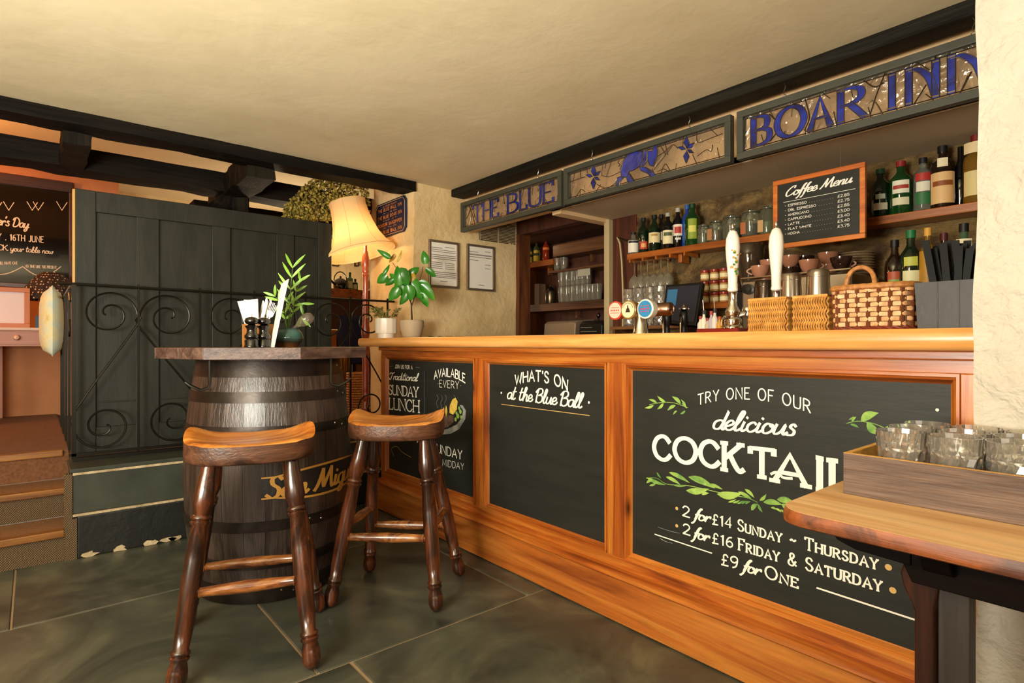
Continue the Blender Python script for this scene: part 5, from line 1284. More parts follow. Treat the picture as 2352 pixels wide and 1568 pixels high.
bottle(1455, 3.0, S, .145, .037, 'squat', 'clear', 'clear short bottle with white label, leftmost on the wall shelf', [(.08, .62, '#e6dfcf', 62), (.50, .60, '#2a2a2a', 55)], '#141414', group=gA)
bottle(1478, 3.0, S, .225, .036, 'wine', 'green', 'dark wine bottle with round red-orange label, second from left on the shelf', [(.10, .32, '#b5421f', 40), (.15, .26, '#e0a060', 22)], '#151515', group=gA)
bottle(1503, 2.985, S, .225, .038, 'wine', 'green', 'dark wine bottle with wide cream label, third from left on the shelf', [(.22, .50, '#e0cf9a', 62), (.40, .46, '#b08a4a', 30)], '#101010', group=gA)
bottle(1519, 3.04, S, .235, .029, 'wine', 'black', 'dark wine bottle with white label squeezed behind two cream-labelled bottles', [(.30, .52, '#ece4cf', 55)], '#0c0c0c', group=gA)
bottle(1534, 2.965, S, .215, .034, 'wine', 'black', 'dark bottle with low cream label and pale rim, in front on the shelf', [(.12, .50, '#e3d8ac', 60), (.34, .44, '#4d5a3a', 42)], '#a8a49a', group=gA)
bottle(1557, 3.01, S, .245, .034, 'wine', 'black', 'dark bottle with white label and red roundel, silver neck', [(.30, .58, '#e8dcc4', 58), (.36, .52, '#b5332a', 34), (.20, .25, '#dcd6c6', 28)], '#b5b1a6', group=gA)
bottle(1578, 3.02, S, .255, .030, 'spirit', 'blue', 'slim blue bottle with a blue cap on the wall shelf', [(.10, .60, '#2c5fa8', 40)], '#2c5fa8', group=gA)
bottle(1590, 2.985, S, .245, .043, 'wine', 'green2', 'green bottle with yellow-green oval label beside the blue bottle', [(.14, .62, '#8a9a2c', 34), (.30, .46, '#d3cf62', 26)], '#173a1a', group=gA)
bottle(2022, 3.0, S, .225, .042, 'wine', 'green', 'dark bottle with white curved mark and small cream label, right of the coffee menu', [(.14, .28, '#cfc4a6', 40), (.36, .46, '#b9bfa6', 26)], '#1f4a2a', group=gB)
bottle(2069, 3.0, S, .240, .044, 'wine', 'green2', 'green bottle with a white oval label and red band on the wall shelf', [(.38, .62, '#e6e0c8', 44), (.46, .53, '#a8382a', 40), (.16, .30, '#d9d0ae', 42)], '#8a2020', group=gB)
bottle(2120, 3.0, S, .235, .036, 'spirit', 'clear', 'clear bottle with red banner label and green lower band', [(.56, .70, '#b03026', 48), (.36, .54, '#ddd9c4', 40), (.12, .34, '#2f6a3c', 46)], '#161616', group=gB)
bottle(2165, 2.99, S, .265, .043, 'spirit', 'brown', 'brown bottle with large cream label and black cap on the wall shelf', [(.06, .56, '#dcb37a', 68), (.34, .42, '#8a4a20', 50), (.64, .78, '#e8d9b4', 24)], '#0e0e0e', group=gB, wd='')
bottle(2206, 3.035, S, .260, .030, 'tall', 'black', 'plain black embossed bottle near the white pillar', [], None, group=gB)
bottle(2242, 2.99, S, .280, .044, 'wine', 'gold', 'yellow-green bottle with cream label cut by the white pillar', [(.10, .46, '#d9c68a', 60), (.72, .88, '#e8d0a0', 60)], '#7a1a14', group=gB)
S = 1.2155
bottle(2055, 2.75, S, .275, .036, 'wine', 'brown', 'black topped bottle with red and green oval label behind the wicker basket', [(.34, .52, '#a54a2a', 42), (.28, .40, '#7a9a4a', 34)], '#0c0c0c', group=gC)
bottle(2092, 2.74, S, .305, .040, 'wine', 'green', 'green bottle with cream arched label and green foil neck', [(.14, .46, '#d6d0a0', 42), (.52, .64, '#b5b948', 34)], '#176a3c', group=gC)
bottle(2131, 2.735, S, .305, .029, 'spirit', 'gold', 'tall amber patterned bottle with gold cap', [(.10, .70, '#a87a24', 70)], '#d09a3c', group=gC)
bottle(2168, 2.79, S, .285, .030, 'wine', 'brown', 'dark bottle with a dark red capsule behind the black sticks', [(.2, .45, '#5a3a2a', 50)], '#4a1418', group=gC)
bottle(2214, 2.74, S, .305, .036, 'wine', 'pale', 'pale bottle with white label and black cap behind the black sticks', [(.2, .80, '#d9cfae', 40)], '#101010', group=gC)
# clip-top jars
jg = flat('jar_glass', '#cfd4b8', .04, 0, .9, 1.3, coat=.5)
for px_, X, h, r_, fill, tag_, lab_ in ((1616, 3.0, .115, .038, '#4d5a2a', None, 'clip-top jar with green contents, leftmost of the jars'), (1645, 3.0, .125, .040, '#6a4a2a', '#a8764a', 'clip-top jar with a brown paper tag on its left'), (1680, 2.99, .135, .048, '#3f4a26', None, 'wide clip-top jar in the middle of the jars'),
        (1725, 2.99, .145, .050, '#3a2a20', '#a8643a', 'clip-top jar with an orange-brown tag left of the coffee menu'), (1763, 3.0, .150, .042, '#5a6a34', '#c09a6a', 'clip-top jar half hidden by the coffee menu board')):
    c = Vector((X, yx(px_, X), ZS+.0005)); t = thing('storage_jar', lab_, 'jar', tuple(c), 'clip-top jars on the wall shelf')
    MB().lathe([(0, 0), (r_*.92, 0), (r_, .008), (r_, h*.78), (r_*.84, h*.84), (r_*.84, h*.88)], c, 20, True).build('glass_body', jg, t, smooth=40)
    MB().lathe([(0, .004), (r_*.9, .004), (r_*.9, h*.45), (0, h*.47)], c, 16, False).build('contents', cmat(fill), t, smooth=40)
    MB().lathe([(r_*.9, h*.90), (r_*.92, h*.94), (r_*.7, h), (0, h)], c, 18, True).build('lid', jg, t, smooth=40)
    mb = MB(); mb.tube([c+Vector((r_*.88*cos(a), r_*.88*sin(a), h*.89)) for a in [k*pi/8 for k in range(16)]], .0022, 5, True); mb.tube([c+Vector((-r_*.9, -.01, h*.9)), c+Vector((-r_*1.1, 0, h*.7)), c+Vector((-r_*.95, .01, h*.6))], .0015, 4); mb.build('wire_clip', M['steel'], t, smooth=True, kind='stuff')
    if tag_: MB().box(c.x-r_-.004, c.x-r_-.002, c.y+.002, c.y+.032, c.z+.012, c.z+.075).build('paper_tag', cmat(tag_), t)
# hanging wine glasses and stacked tumblers
M['glass2'] = flat('shelf_glass', '#e9e4d2', .04, 0, .9, 1.3)
def wineglass():
    return MB().lathe([(.030, 0), (.030, .002), (.006, .006), (.003, .012), (.003, .075), (.012, .088), (.030, .110), (.036, .135), (.033, .165), (.032, .165), (.0345, .135), (.028, .111), (.008, .092), (0, .090)], (0, 0, 0), 18, False)
wg = None; rk = thing('glass_rack', 'wooden hanging rack for wine glasses under the shelf', 'rack', (2.98, 2.1, 1.58))
for y in (2.33, 2.23, 2.13, 2.03, 1.93): box('runner', M['shelf'], rk, 2.93, 3.07, y-.006, y+.006, 1.580, 1.6015)
k = 0
for px_ in (1457, 1472, 1487, 1502, 1518, 1534):
    X = 2.97; c = Vector((X, yx(px_, X), 1.600)); lab_ = 'wine glass hanging upside down under the shelf, %s from the left' % ('first', 'second', 'third', 'fourth', 'fifth', 'sixth')[k]; k += 1
    c.z = 1.585
    if wg is None: wg = wineglass().build('wine_glass', M['glass2'], None, smooth=50); o = wg; o['category'] = 'glass'; o['group'] = 'hanging wine glasses'
    else: o = wg.copy(); col.objects.link(o)
    o.location = c; o.rotation_euler = (pi, 0, 0); o['label'] = lab_
tg = None; names = ('leftmost', 'second', 'third', 'fourth', 'fifth', 'rightmost')
for lv in (0, 1):
    for i in range(6):
        X = 2.93; y = 2.335-i*.079
        if tg is None: tg = g0.copy(); tg.name = 'stacked_tumbler'; col.objects.link(tg); o = tg
        else: o = tg.copy(); col.objects.link(o)
        o.location = (X, y, 1.1705+lv*.112); o.scale = (.88, .88, 1.0); o.rotation_euler = (0, 0, i*.7)
        o['label'] = 'patterned tumbler beside the cream post, %s in the %s row' % (names[i], ('lower', 'upper')[lv]); o['group'] = 'stacked patterned tumblers'
# spice jars
sj = None
for rw in range(3):
    for i in range(4):
        px_ = 1619+i*22; X = 2.93; z = 1.2905+rw*.0645
        if sj is None:
            sj = thing('spice_jar', 'x', 'jar', (0, 0, 0), 'stacked spice jars'); 
            MB().lathe([(0, 0), (.022, 0), (.0245, .006), (.0245, .036), (.021, .043)], (0, 0, 0), 16, True).build('glass_body', flat('spice_jar_body', '#b98a52', .12, coat=.5), sj, smooth=40)
            MB().lathe([(.0235, .0435), (.0245, .046), (.0245, .058), (.022, .060), (0, .060)], (0, 0, 0), 16, True).build('lid', flat('red_lid', '#8a2a1c', .3), sj, smooth=40)
            mb = MB(); patch(mb, Vector((0, 0, 0)), .0248, .010, .032, radians(60), radians(-150)); mb.build('label', cmat('#e2d4a4'), sj, smooth=True); o = sj
        else: o = dup(sj, (0, 0, 0))
        o.location = (X, yx(px_, X), z); ORG[o.name] = Vector(o.location)
        o['label'] = 'small red-lidded spice jar, %s row, %s from the left' % (('bottom', 'middle', 'top')[rw], ('first', 'second', 'third', 'fourth')[i])
# espresso machine, grinder
em = thing('espresso_machine', 'steel espresso machine with black knob behind the hand pulls', 'coffee machine', (2.8, 1.2, .936))
ya_, yb3 = yx(1955, 2.66), yx(1702, 2.66)
MB().rbox(2.66, 3.0, ya_, yb3, .98, 1.372, .012).build('body', M['steel'], em, smooth=30)
box('foot', M['black'], em, 2.70, 2.96, ya_+.05, yb3-.05, .936, .98)
box('cup_rail', M['chrome'], em, 2.655, 2.662, ya_, yb3, 1.376, 1.384, .002)
q = atx(1719, 664, 2.655); MB().lathe([(.0, 0), (.024, 0), (.026, .006), (.022, .03), (0, .032)], q+Vector((.004, 0, 0)), 20, True, (-1, 0, 0)).build('knob', M['black'], em, smooth=40)
q = atx(1706, 720, 2.60); mb = MB(); mb.tube([q+Vector((.06, 0, .02)), q, q+Vector((-.06, 0, -.01))], [.012, .012, .014], 10); mb.lathe([(.03, 0), (.032, .02), (.028, .04)], q+Vector((.05, 0, -.01)), 18, True); mb.build('portafilter', M['chrome'], em, smooth=40, kind='stuff')
gr = thing('coffee_grinder', 'coffee grinder with a tall smoky glass hopper', 'coffee grinder', (2.86, 1.62, .936))
c = Vector((2.89, yx(1722, 2.89), .936))
MB().rbox(c.x-.07, c.x+.07, c.y-.07, c.y+.07, .936, 1.34, .01).build('body', M['black'], gr, smooth=30)
MB().lathe([(.035, 1.34), (.04, 1.37), (.068, 1.48), (.075, 1.57), (.07, 1.585), (0, 1.585)], (c.x, c.y, 0), 22, True).build('hopper', flat('smoky_hopper', '#4a3a2a', .08, 0, .4, 1.3, coat=.6), gr, smooth=40)
# cups and saucers
cupm = flat('dusky_pink_glaze', '#a8735a', .15, coat=.6); cupb = flat('dark_brown_glaze', '#2a1812', .12, coat=.6)
def cup(name, mat, lab_, px_, X, z, hand, grp='coffee cups on the espresso machine'):
    c = Vector((X, yx(px_, X), z)); t = thing(name, lab_, 'cup', tuple(c), grp)
    MB().lathe([(0, 0), (.022, 0), (.024, .004), (.036, .02), (.043, .045), (.044, .056), (.042, .056), (.040, .045), (.032, .02), (0, .012)], c, 24, False).build('bowl', mat, t, smooth=50)
    hd = RT_*hand; a = [c+hd*(.040+.024*sin(k*pi/7))+Vector((0, 0, .046-.032*k/7)) for k in range(8)]
    MB().tube(a, .0038, 7).build('handle', flat('cup_handle', '#c49a84', .2), t, smooth=True)
ZE = 1.3725
cup('coffee_cup', cupm, 'pink cup with handle to the left beside the second hand pull', 1746, 2.72, ZE+.012, -1)
cup('coffee_cup', cupm, 'pink cup standing behind the cup with handle to the left', 1768, 2.86, ZE, 1)
cup('coffee_cup', cupm, 'pink cup on top of the cup behind the hand pull', 1766, 2.86, ZE+.0565, 1)
cup('coffee_cup', cupb, 'brown cup at the bottom of the stack right of the hand pull', 1815, 2.80, ZE, -1)
cup('coffee_cup', cupm, 'pink cup on top of the brown cup right of the hand pull', 1815, 2.80, ZE+.0565, -1)
cup('coffee_cup', cupm, 'pink cup with handle to the right in front of the brown cups', 1859, 2.70, ZE+.012, 1)
cup('coffee_cup', cupb, 'brown cup behind the front pink cup', 1846, 2.87, ZE, 1)
cup('coffee_cup', cupb, 'dark cup on top of the brown cup behind the front pink cup', 1848, 2.87, ZE+.0565, -1)
cup('coffee_cup', cupm, 'lower pink cup of the pair left of the plates', 1900, 2.84, ZE, -1)
cup('coffee_cup', cupm, 'top pink cup of the pair left of the plates, handle to the right', 1902, 2.84, ZE+.0565, 1)
cup('coffee_cup', cupb, 'black cup in front of the plate stack', 1932, 2.72, ZE+.012, 1)
pm2 = flat('saucer_glaze', '#a08460', .2, coat=.4); so_ = None
for i in range(9):
    c = Vector((2.92, yx(1968, 2.92), ZE+.0118*i))
    if so_ is None: so_ = MB().lathe([(0, 0), (.035, 0), (.06, .006), (.073, .0112), (.073, .0125), (.058, .0085), (.03, .003), (0, .003)], (0, 0, 0), 28, False).build('plate', pm2, None, smooth=40); o = so_; o['category'] = 'plate'; o['group'] = 'stack of plates on the espresso machine'; 
    else: o = so_.copy(); col.objects.link(o)
    o.location = c; o['label'] = 'round plate in the stack on the espresso machine, %s from the bottom' % ('first', 'second', 'third', 'fourth', 'fifth', 'sixth', 'seventh', 'eighth', 'ninth')[i]
# steel jugs standing upside down on the bar
for px_, X, h, mat, lab_ in ((1757, 2.30, .222, flat('dark_steel', '#5a5048', .2, 1), 'dark steel tin behind the left seagrass basket'), (1816, 2.33, .245, M['steel'], 'bright steel tin behind the gap between the baskets'), (1879, 2.33, .250, M['steel'], 'bright steel tin behind the right seagrass basket')):
    c = Vector((X, yx(px_, X), ZB)); t = thing('steel_tin', lab_, 'tin', tuple(c), 'upside-down steel tins')
    MB().lathe([(.047, 0), (.048, .004), (.040, h-.015), (.038, h-.004), (.034, h), (0, h)], c, 28, True).build('body', mat, t, smooth=50)
    MB().lathe([(.0405, h-.03), (.0415, h-.027), (.0405, h-.024)], c, 28, False).build('rib', mat, t, smooth=True)
# hand pulls
def handpull(px_, X, base, lab_, flower):
    c = Vector((X, yx(px_, X), ZB)); t = thing('hand_pull', lab_, 'beer pump', tuple(c), 'white ceramic beer pump handles')
    if base: MB().rbox(c.x-.06, c.x+.06, c.y-.055, c.y+.12, ZB, ZB+.022, .004).build('base_plate', flat('red_base', '#7a1c14', .3), t, smooth=30)
    MB().lathe([(.036, .022 if base else 0), (.036, .028), (.030, .034), (.034, .05), (.030, .062), (.022, .066), (.028, .08), (.027, .09), (.016, .11), (.015, .15), (.017, .16), (.012, .165)], c, 26, True).build('chrome_column', M['chrome'], t, smooth=50)
    hb = MB().lathe([(.014, .162), (.0185, .165), (.019, .172), (.0165, .178), (.0175, .22), (.024, .29), (.0265, .33), (.024, .365), (.015, .39), (.008, .395)], c, 28, True).build('ceramic_handle', M['white'], t, smooth=50)
    MB().lathe([(.008, .394), (.0095, .400), (.006, .404), (.0075, .412), (.004, .42), (0, .421)], c, 16, True).build('finial', M['chrome'], t, smooth=50)
    MB().tube([c+Vector((-.03, 0, .06)), c+Vector((-.06, .0, .062)), c+Vector((-.075, .0, .05)), c+Vector((-.077, 0, .03))], [.008, .008, .007, .006], 8).build('spout', M['chrome'], t, smooth=True)
    if flower:
        mb = MB(); m2 = MB(); r = random.Random(3)
        for k in range(16):
            zz = .22+.11*r.random(); an = atan2(-c.y, -c.x)+r.uniform(-.2, .75); R = .0275
            p_ = c+Vector((R*cos(an), R*sin(an), zz)); (mb if k % 2 else m2).lathe([(r.uniform(.003, .006), 0), (0, .001)], p_-Vector((cos(an), sin(an), 0))*.001, 6, False, (cos(an), sin(an), 0))
        mb.build('painted_leaves', cmat('#4a7a2a'), hb, kind='stuff'); m2.build('painted_flowers', cmat('#d0932c'), hb, kind='stuff')
handpull(1683, 2.05, True, 'white hand pull with painted flowers on a red base', True)
handpull(1783, 2.13, False, 'plain white hand pull behind the left seagrass basket', False)
# lager font with three round badges
c = Vector((2.15, yx(1472, 2.15), ZB)); ft = thing('beer_font', 'chrome beer font with red, cream and blue round badges', 'beer tap', tuple(c))
MB().lathe([(.042, 0), (.042, .004), (.036, .02), (.028, .07), (.026, .10)], c, 28, True).build('column', M['chrome'], ft, smooth=50)
zc_ = atx(1443, 712, 2.1).z
yl, yr = yx(1408, 2.17), yx(1545, 2.17)
MB().lathe([(.02, 0), (.030, .01), (.030, yl-yr-.01), (.02, yl-yr)], (2.17, yr, zc_+.0), 22, True, (0, 1, 0)).build('cross_tube', flat('copper_chrome', '#9a7a66', .18, 1), ft, smooth=50)
for px_, py_, cols_, lab_ in ((1413, 713, ('#c4432f', '#e9c9b6', '#c4432f'), 'red badge'), (1443, 711, ('#8a6a34', '#ecdcb4', '#3a2c1c'), 'cream badge'), (1482, 709, ('#e6e2d6', '#2f86b8', '#d43a4a'), 'blue badge')):
    q = atx(px_, py_, 2.10); bg = MB().lathe([(.030, -.045), (.040, -.04), (.044, -.006), (.044, 0), (.040, .002), (0, .002)], q, 32, True, (-1, 0, 0)).build('badge', flat('badge_ring_%d' % px_, cols_[0], .2, coat=.5), ft, smooth=40, label=lab_)
    mb = MB(); poly(mb, [(q.x-.0028, q.y+.037*cos(a), q.z+.037*sin(a)) for a in [k*pi/16 for k in range(32)]]); mb.build('badge_face', cmat(cols_[1]), bg)
    mb = MB()
    if px_ == 1443: 
        poly(mb, [(q.x-.0036, q.y+a, q.z+b) for a, b in ((-.014, -.012), (.014, -.012), (.008, .004), (.004, .008), (.003, .020), (-.003, .020), (-.004, .008), (-.008, .004))])
        for k in range(14):
            a = radians(20+k*10.5); poly(mb, [(q.x-.0036, q.y-(.030+dr)*cos(a+da), q.z+(.030+dr)*sin(a+da)) for dr, da in ((-.003, -.04), (.003, -.04), (.003, .04), (-.003, .04))])
    else:
        text(mb, 'Beer' if False else '', (0, 0, 0), (0, 1, 0), 1, NX) if False else None
        for k, (a0_, w_) in enumerate(((.0, .009), (-.012, .004), (.013, .004))):
            for j in range(6 if k else 5): y_ = q.y+.024-j*(.0085 if k else .0105); poly(mb, [(q.x-.0036, y_, q.z+a0_-w_/2), (q.x-.0036, y_-.006, q.z+a0_-w_/2+.002), (q.x-.0036, y_-.006, q.z+a0_+w_/2), (q.x-.0036, y_, q.z+a0_+w_/2)])
    mb.build('badge_print', cmat(cols_[2]), bg, kind='stuff')
for px_, X in ((1532, 2.30), (1571, 2.34)):
    c = Vector((X, yx(px_, X), ZB)); t = thing('beer_tap', 'black and chrome tap %s the till screen' % ('left of' if px_ < 1550 else 'in front of'), 'beer tap', tuple(c), 'black and chrome taps')
    MB().lathe([(.016, 0), (.014, .03), (.012, .05), (.020, .06), (.022, .10), (.018, .115), (.010, .12)], c, 18, True).build('body', M['black'], t, smooth=50)
    MB().lathe([(.012, .12), (.024, .124), (.024, .130), (.010, .134), (.004, .145)], c, 18, True).build('cap', M['chrome'], t, smooth=50)
    MB().tube([c+Vector((-.018, -.0, .09)), c+Vector((-.04, -.01, .085)), c+Vector((-.046, -.012, .05)), c+Vector((-.044, -.012, .0))], .004, 7).build('spout', M['chrome'], t, smooth=True)
# till
tl = thing('till_screen', 'black touch-screen till with a dark blue display behind the taps', 'till', (2.68, 1.8, .936))
A = [atx(1519, 742, 2.62), atx(1598, 748, 2.62), atx(1614, 647, 2.70), atx(1530, 654, 2.70)]
nn = (A[1]-A[0]).cross(A[3]-A[0]).normalized()
if nn.x > 0: nn = -nn
quad_slab(A, .03, -nn).build('monitor', M['black'], tl, bev=.004)
def tq(u, v, l=.002): return A[0].lerp(A[1], u).lerp(A[3].lerp(A[2], u), v)+nn*l
mb = MB(); poly(mb, [tq(.06, .08), tq(.94, .08), tq(.94, .93), tq(.06, .93)]); mb.build('display', flat('till_display', '#23232c', .15, emit=.35), tl)
mb = MB(); poly(mb, [tq(.08, .45, .003), tq(.36, .45, .003), tq(.36, .86, .003), tq(.08, .86, .003)]); mb.build('display_panel', flat('till_blue', '#2c5a78', .2, emit=.5), tl)
box('stand', M['black'], tl, 2.68, 2.84, 1.58, 1.80, .936, 1.12, .005)
# small condiment bottles on the bar
for i, (px_, h, hx, cp, lab_) in enumerate(((1609, .085, '#cfc8b8', '#8a2a1c', 'white bottle with red cap leftmost of the small bottles'), (1617, .110, '#d8d2c0', '#2a2a2a', 'tall white small bottle with a spoon'), (1626, .075, '#b5a48c', '#8a1c1c', 'short bottle with a dark red cap by the hand pull base'), (1634, .105, '#a8a0a8', '#a83a3a', 'clear small bottle with red pourer'), (1642, .115, '#cfc8c0', '#2a2420', 'white small bottle with black top behind the yellow one'), (1653, .080, '#c48a2c', '#b04a1c', 'yellow small sauce bottle beside the hand pull'))):
    X = 2.26; c = Vector((X, yx(px_, X), ZB)); t = thing('sauce_bottle', lab_, 'bottle', tuple(c), 'small bottles beside the flowered hand pull')
    MB().lathe([(0, 0), (.012, 0), (.0135, .004), (.0135, h*.6), (.006, h*.75), (.006, h*.86)], c, 14, True).build('body', cmat(hx), t, smooth=50)
    MB().lathe([(.0075, h*.84), (.0075, h), (0, h)], c, 12, True).build('cap', cmat(cp), t, smooth=50)
    if i in (1, 4): MB().tube([c+Vector((0, 0, h*.9)), c+Vector((-.004, .004, h+.045))], .0016, 5).build('spoon_handle', M['chrome'], t)
# ---- baskets
M['cane'] = mottled('seagrass', [(.3, '#a8702c'), (.6, '#d9a04e'), (.8, '#e8b868')], 40, .6, .3, .002)
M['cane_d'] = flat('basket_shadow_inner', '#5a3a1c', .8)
def seagrass(px0, px1, X, ytop, lab_):
    y1, y0 = yx(px0, X), yx(px1, X); z1 = atx((px0+px1)/2, ytop, X).z; dp = .13
    t = thing('seagrass_basket', lab_, 'basket', (X+dp/2, (y0+y1)/2, ZB), 'square seagrass baskets')
    e_ = .007
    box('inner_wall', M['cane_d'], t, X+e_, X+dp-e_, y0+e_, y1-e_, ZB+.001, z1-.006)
    mb = MB(); nr_ = 6; hh = (z1-ZB)/nr_
    def wall(p0, p1, nrm):
        u = Vector(p1)-Vector(p0); L = u.length; u.normalize(); n = max(4, int(L/.0075))
        for rr in range(nr_):
            for i in range(n):
                f = (i+.5)/n*L; z = ZB+hh*rr; sl = .004*(1 if rr % 2 else -1)
                b = Vector(p0)+u*f
                mb.tube([b+u*-sl+Vector((0, 0, z)), b+nrm*.004+Vector((0, 0, z+hh*.5)), b+u*sl+Vector((0, 0, z+hh*.98))], [.0022, .0034, .0022], 5)
    wall((X+e_, y1-e_, 0), (X+e_, y0+e_, 0), Vector((-1, 0, 0))); wall((X+dp-e_, y1-e_, 0), (X+e_, y1-e_, 0), Vector((0, 1, 0))); wall((X+e_, y0+e_, 0), (X+dp-e_, y0+e_, 0), Vector((0, -1, 0))); wall((X+dp-e_, y0+e_, 0), (X+dp-e_, y1-e_, 0), Vector((1, 0, 0)))
    mb.build('weave', M['cane'], t, smooth=True, kind='stuff')
    rim = MB(); P = [(X+e_, y0+e_), (X+e_, y1-e_), (X+dp-e_, y1-e_), (X+dp-e_, y0+e_)]
    rim.tube([(x, y, z1) for x, y in P], .0055, 7, True); rim.build('rim', M['cane'], t, smooth=True)
seagrass(1714, 1808, 1.93, 686, 'square seagrass basket beside the flowered hand pull')
seagrass(1816, 1902, 1.93, 680, 'square seagrass basket between its twin and the wicker hamper')
M['wick'] = mottled('wicker', [(.3, '#c08a5a'), (.6, '#e0b07e'), (.8, '#ecc594')], 30, .5, .2, .002)
M['wick_d'] = flat('wicker_stakes', '#6b3a1c', .6); M['wick_r'] = flat('red_wicker', '#7a3020', .55); M['wick_t'] = mottled('wicker_rim', [(.3, '#8a5226'), (.7, '#c48a4a')], 60, .5, .3, .002)
X = 1.88; y1, y0 = yx(1903, X)-.0, yx(2092, X); dp = .20; zb0, zb1 = ZB+.014, ZB+.128
hb_ = thing('wicker_hamper', 'pale wicker basket with an arched handle beside the grey box', 'basket', (X+dp/2, (y0+y1)/2, ZB))
def bside(t_, off=0, fl_=0):   # perimeter param -> point (superellipse) flared with height
    hx, hy = dp/2, (y1-y0)/2; a = 2*pi*t_; p = 5; ca, sa = cos(a), sin(a); r_ = ((abs(ca)/hx)**p+(abs(sa)/hy)**p)**(-1/p)
    k = 1+fl_; return Vector((X+dp/2+(r_*k+off)*ca, (y0+y1)/2+(r_*k+off)*sa, 0))
# uniform arc-length table
NP_ = 400; P_ = [bside(i/NP_) for i in range(NP_)]; cum = [0]
for i in range(NP_): cum.append(cum[-1]+(P_[(i+1) % NP_]-P_[i]).length)
def arc_t(s):
    s = (s % 1)*cum[-1]; lo = 0
    import bisect
    i = min(NP_-1, bisect.bisect_right(cum, s)-1); return (i+(s-cum[i])/(cum[i+1]-cum[i]+1e-9))/NP_
NSk = 26; nrow = 8
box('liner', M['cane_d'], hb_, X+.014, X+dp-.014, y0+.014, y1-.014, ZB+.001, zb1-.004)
mb = MB()
for k in range(NSk):
    t_ = arc_t(k/NSk); mb.tube([bside(t_, .0, -.03)+Vector((0, 0, ZB+.004)), bside(t_, .0, .0)+Vector((0, 0, zb1))], .0055, 5)
mb.build('stakes', M['wick_d'], hb_, smooth=True, kind='stuff')
for rr in range(nrow):
    z = zb0+(zb1-zb0)*(rr+.5)/nrow; hh = (zb1-zb0)/nrow*.44; mb = MB(); N_ = NSk*4; b0 = 0; fl_ = -.03+.03*rr/nrow
    for i in range(N_):
        s = i/N_; w_ = cos(pi*NSk*s+pi*rr); pt_ = bside(arc_t(s), .0042*w_, fl_)
        ct = bside(arc_t(s), .0042*w_+.0018, fl_)
        for q, dz in ((pt_, -hh), (ct, 0), (pt_, hh)): mb.v.append((q.x, q.y, z+dz))
    for i in range(N_):
        j = (i+1) % N_
        for k in (0, 1): mb.f.append((i*3+k, j*3+k, j*3+k+1, i*3+k+1))
    mb.build('weaver', M['wick'], hb_, smooth=True)
mb = MB(); mb.tube([bside(arc_t(i/60), .002, .0)+Vector((0, 0, zb1+.004)) for i in range(60)], [.0085+.0012*(i % 2) for i in range(60)], 8, True); mb.build('rim', M['wick_t'], hb_, smooth=True)
mb = MB()
for ph_ in (0, 1): mb.tube([bside(arc_t(i/120), .002+.003*sin(i*.8+ph_*pi), -.035)+Vector((0, 0, ZB+.008+.004*cos(i*.8+ph_*pi))) for i in range(120)], .004, 5, True)
mb.build('base_braid', M['wick_r'], hb_, smooth=True)
mb = MB(); yc_ = (yx(1943, X)+yx(2008, X))/2-.0; hw = (yx(1943, X)-yx(2008, X))/2
mb.tube([(X+.004, yc_+hw*cos(a)*(1 if abs(cos(a)) < .95 else 1), zb1+.0+.062*sin(a)**.7) for a in [k*pi/20 for k in range(21)]], [.0062+.0006*(k % 2) for k in range(21)], 8); mb.build('handle', M['wick_t'], hb_, smooth=True)
# ---- grey box with black sticks
X = 1.84; y1t, y1b = yx(2100, X), yx(2108, X); yb4 = .34; zt4 = atx(2170, 645, X).z
gb = thing('cutlery_box', 'dark grey box of black sticks against the white pillar', 'box', (X+.08, .45, ZB))
gm = mottled('grey_leatherette', [(.3, '#1d1c19'), (.7, '#292824')], 20, .5, .3, .002)
mb = MB(); t_ = .005
def fr(x0, x1, y0, y1, z0, z1, y1b_): return MB().add([(x0, y0, z0), (x1, y0, z0), (x1, y1b_, z0), (x0, y1b_, z0), (x0, y0, z1), (x1, y0, z1), (x1, y1, z1), (x0, y1, z1)], [(3, 2, 1, 0), (4, 5, 6, 7), (0, 1, 5, 4), (1, 2, 6, 5), (2, 3, 7, 6), (3, 0, 4, 7)])
fr(X, X+t_, yb4, y1t, ZB, zt4, y1b).build('front_side', gm, gb); fr(X+.15, X+.155, yb4, y1t, ZB, zt4, y1b).build('back_side', gm, gb)
MB().add([(X+t_, y1b-t_, ZB), (X+.15, y1b-t_, ZB), (X+.15, y1b, ZB), (X+t_, y1b, ZB), (X+t_, y1t-t_, zt4), (X+.15, y1t-t_, zt4), (X+.15, y1t, zt4), (X+t_, y1t, zt4)], [(3, 2, 1, 0), (4, 5, 6, 7), (0, 1, 5, 4), (1, 2, 6, 5), (2, 3, 7, 6), (3, 0, 4, 7)]).build('end_side', gm, gb)
box('inner_base', gm, gb, X+t_, X+.15, yb4, y1b-t_, ZB, ZB+.01)
for px_ in (2153, 2203): y = yx(px_, X); box('stitched_seam', flat('grey_seam', '#403e38', .6), gb, X-.0012, X, y-.0015, y+.0015, ZB+.004, zt4-.002)
sk = dull(flat('black_sleeve', '#050505', .5))
r = random.Random(8); ORD = ('first', 'second', 'third', 'fourth', 'fifth', 'sixth', 'seventh', 'eighth', 'ninth', 'tenth', 'eleventh', 'twelfth', 'thirteenth', 'fourteenth')
stickspec = [(2160, 2125), (2172, 2143), (2180, 2150), (2183, 2166), (2185, 2178), (2192, 2186), (2196, 2203), (2200, 2212), (2208, 2222), (2205, 2228), (2215, 2236), (2222, 2246), (2214, 2194), (2190, 2160)]
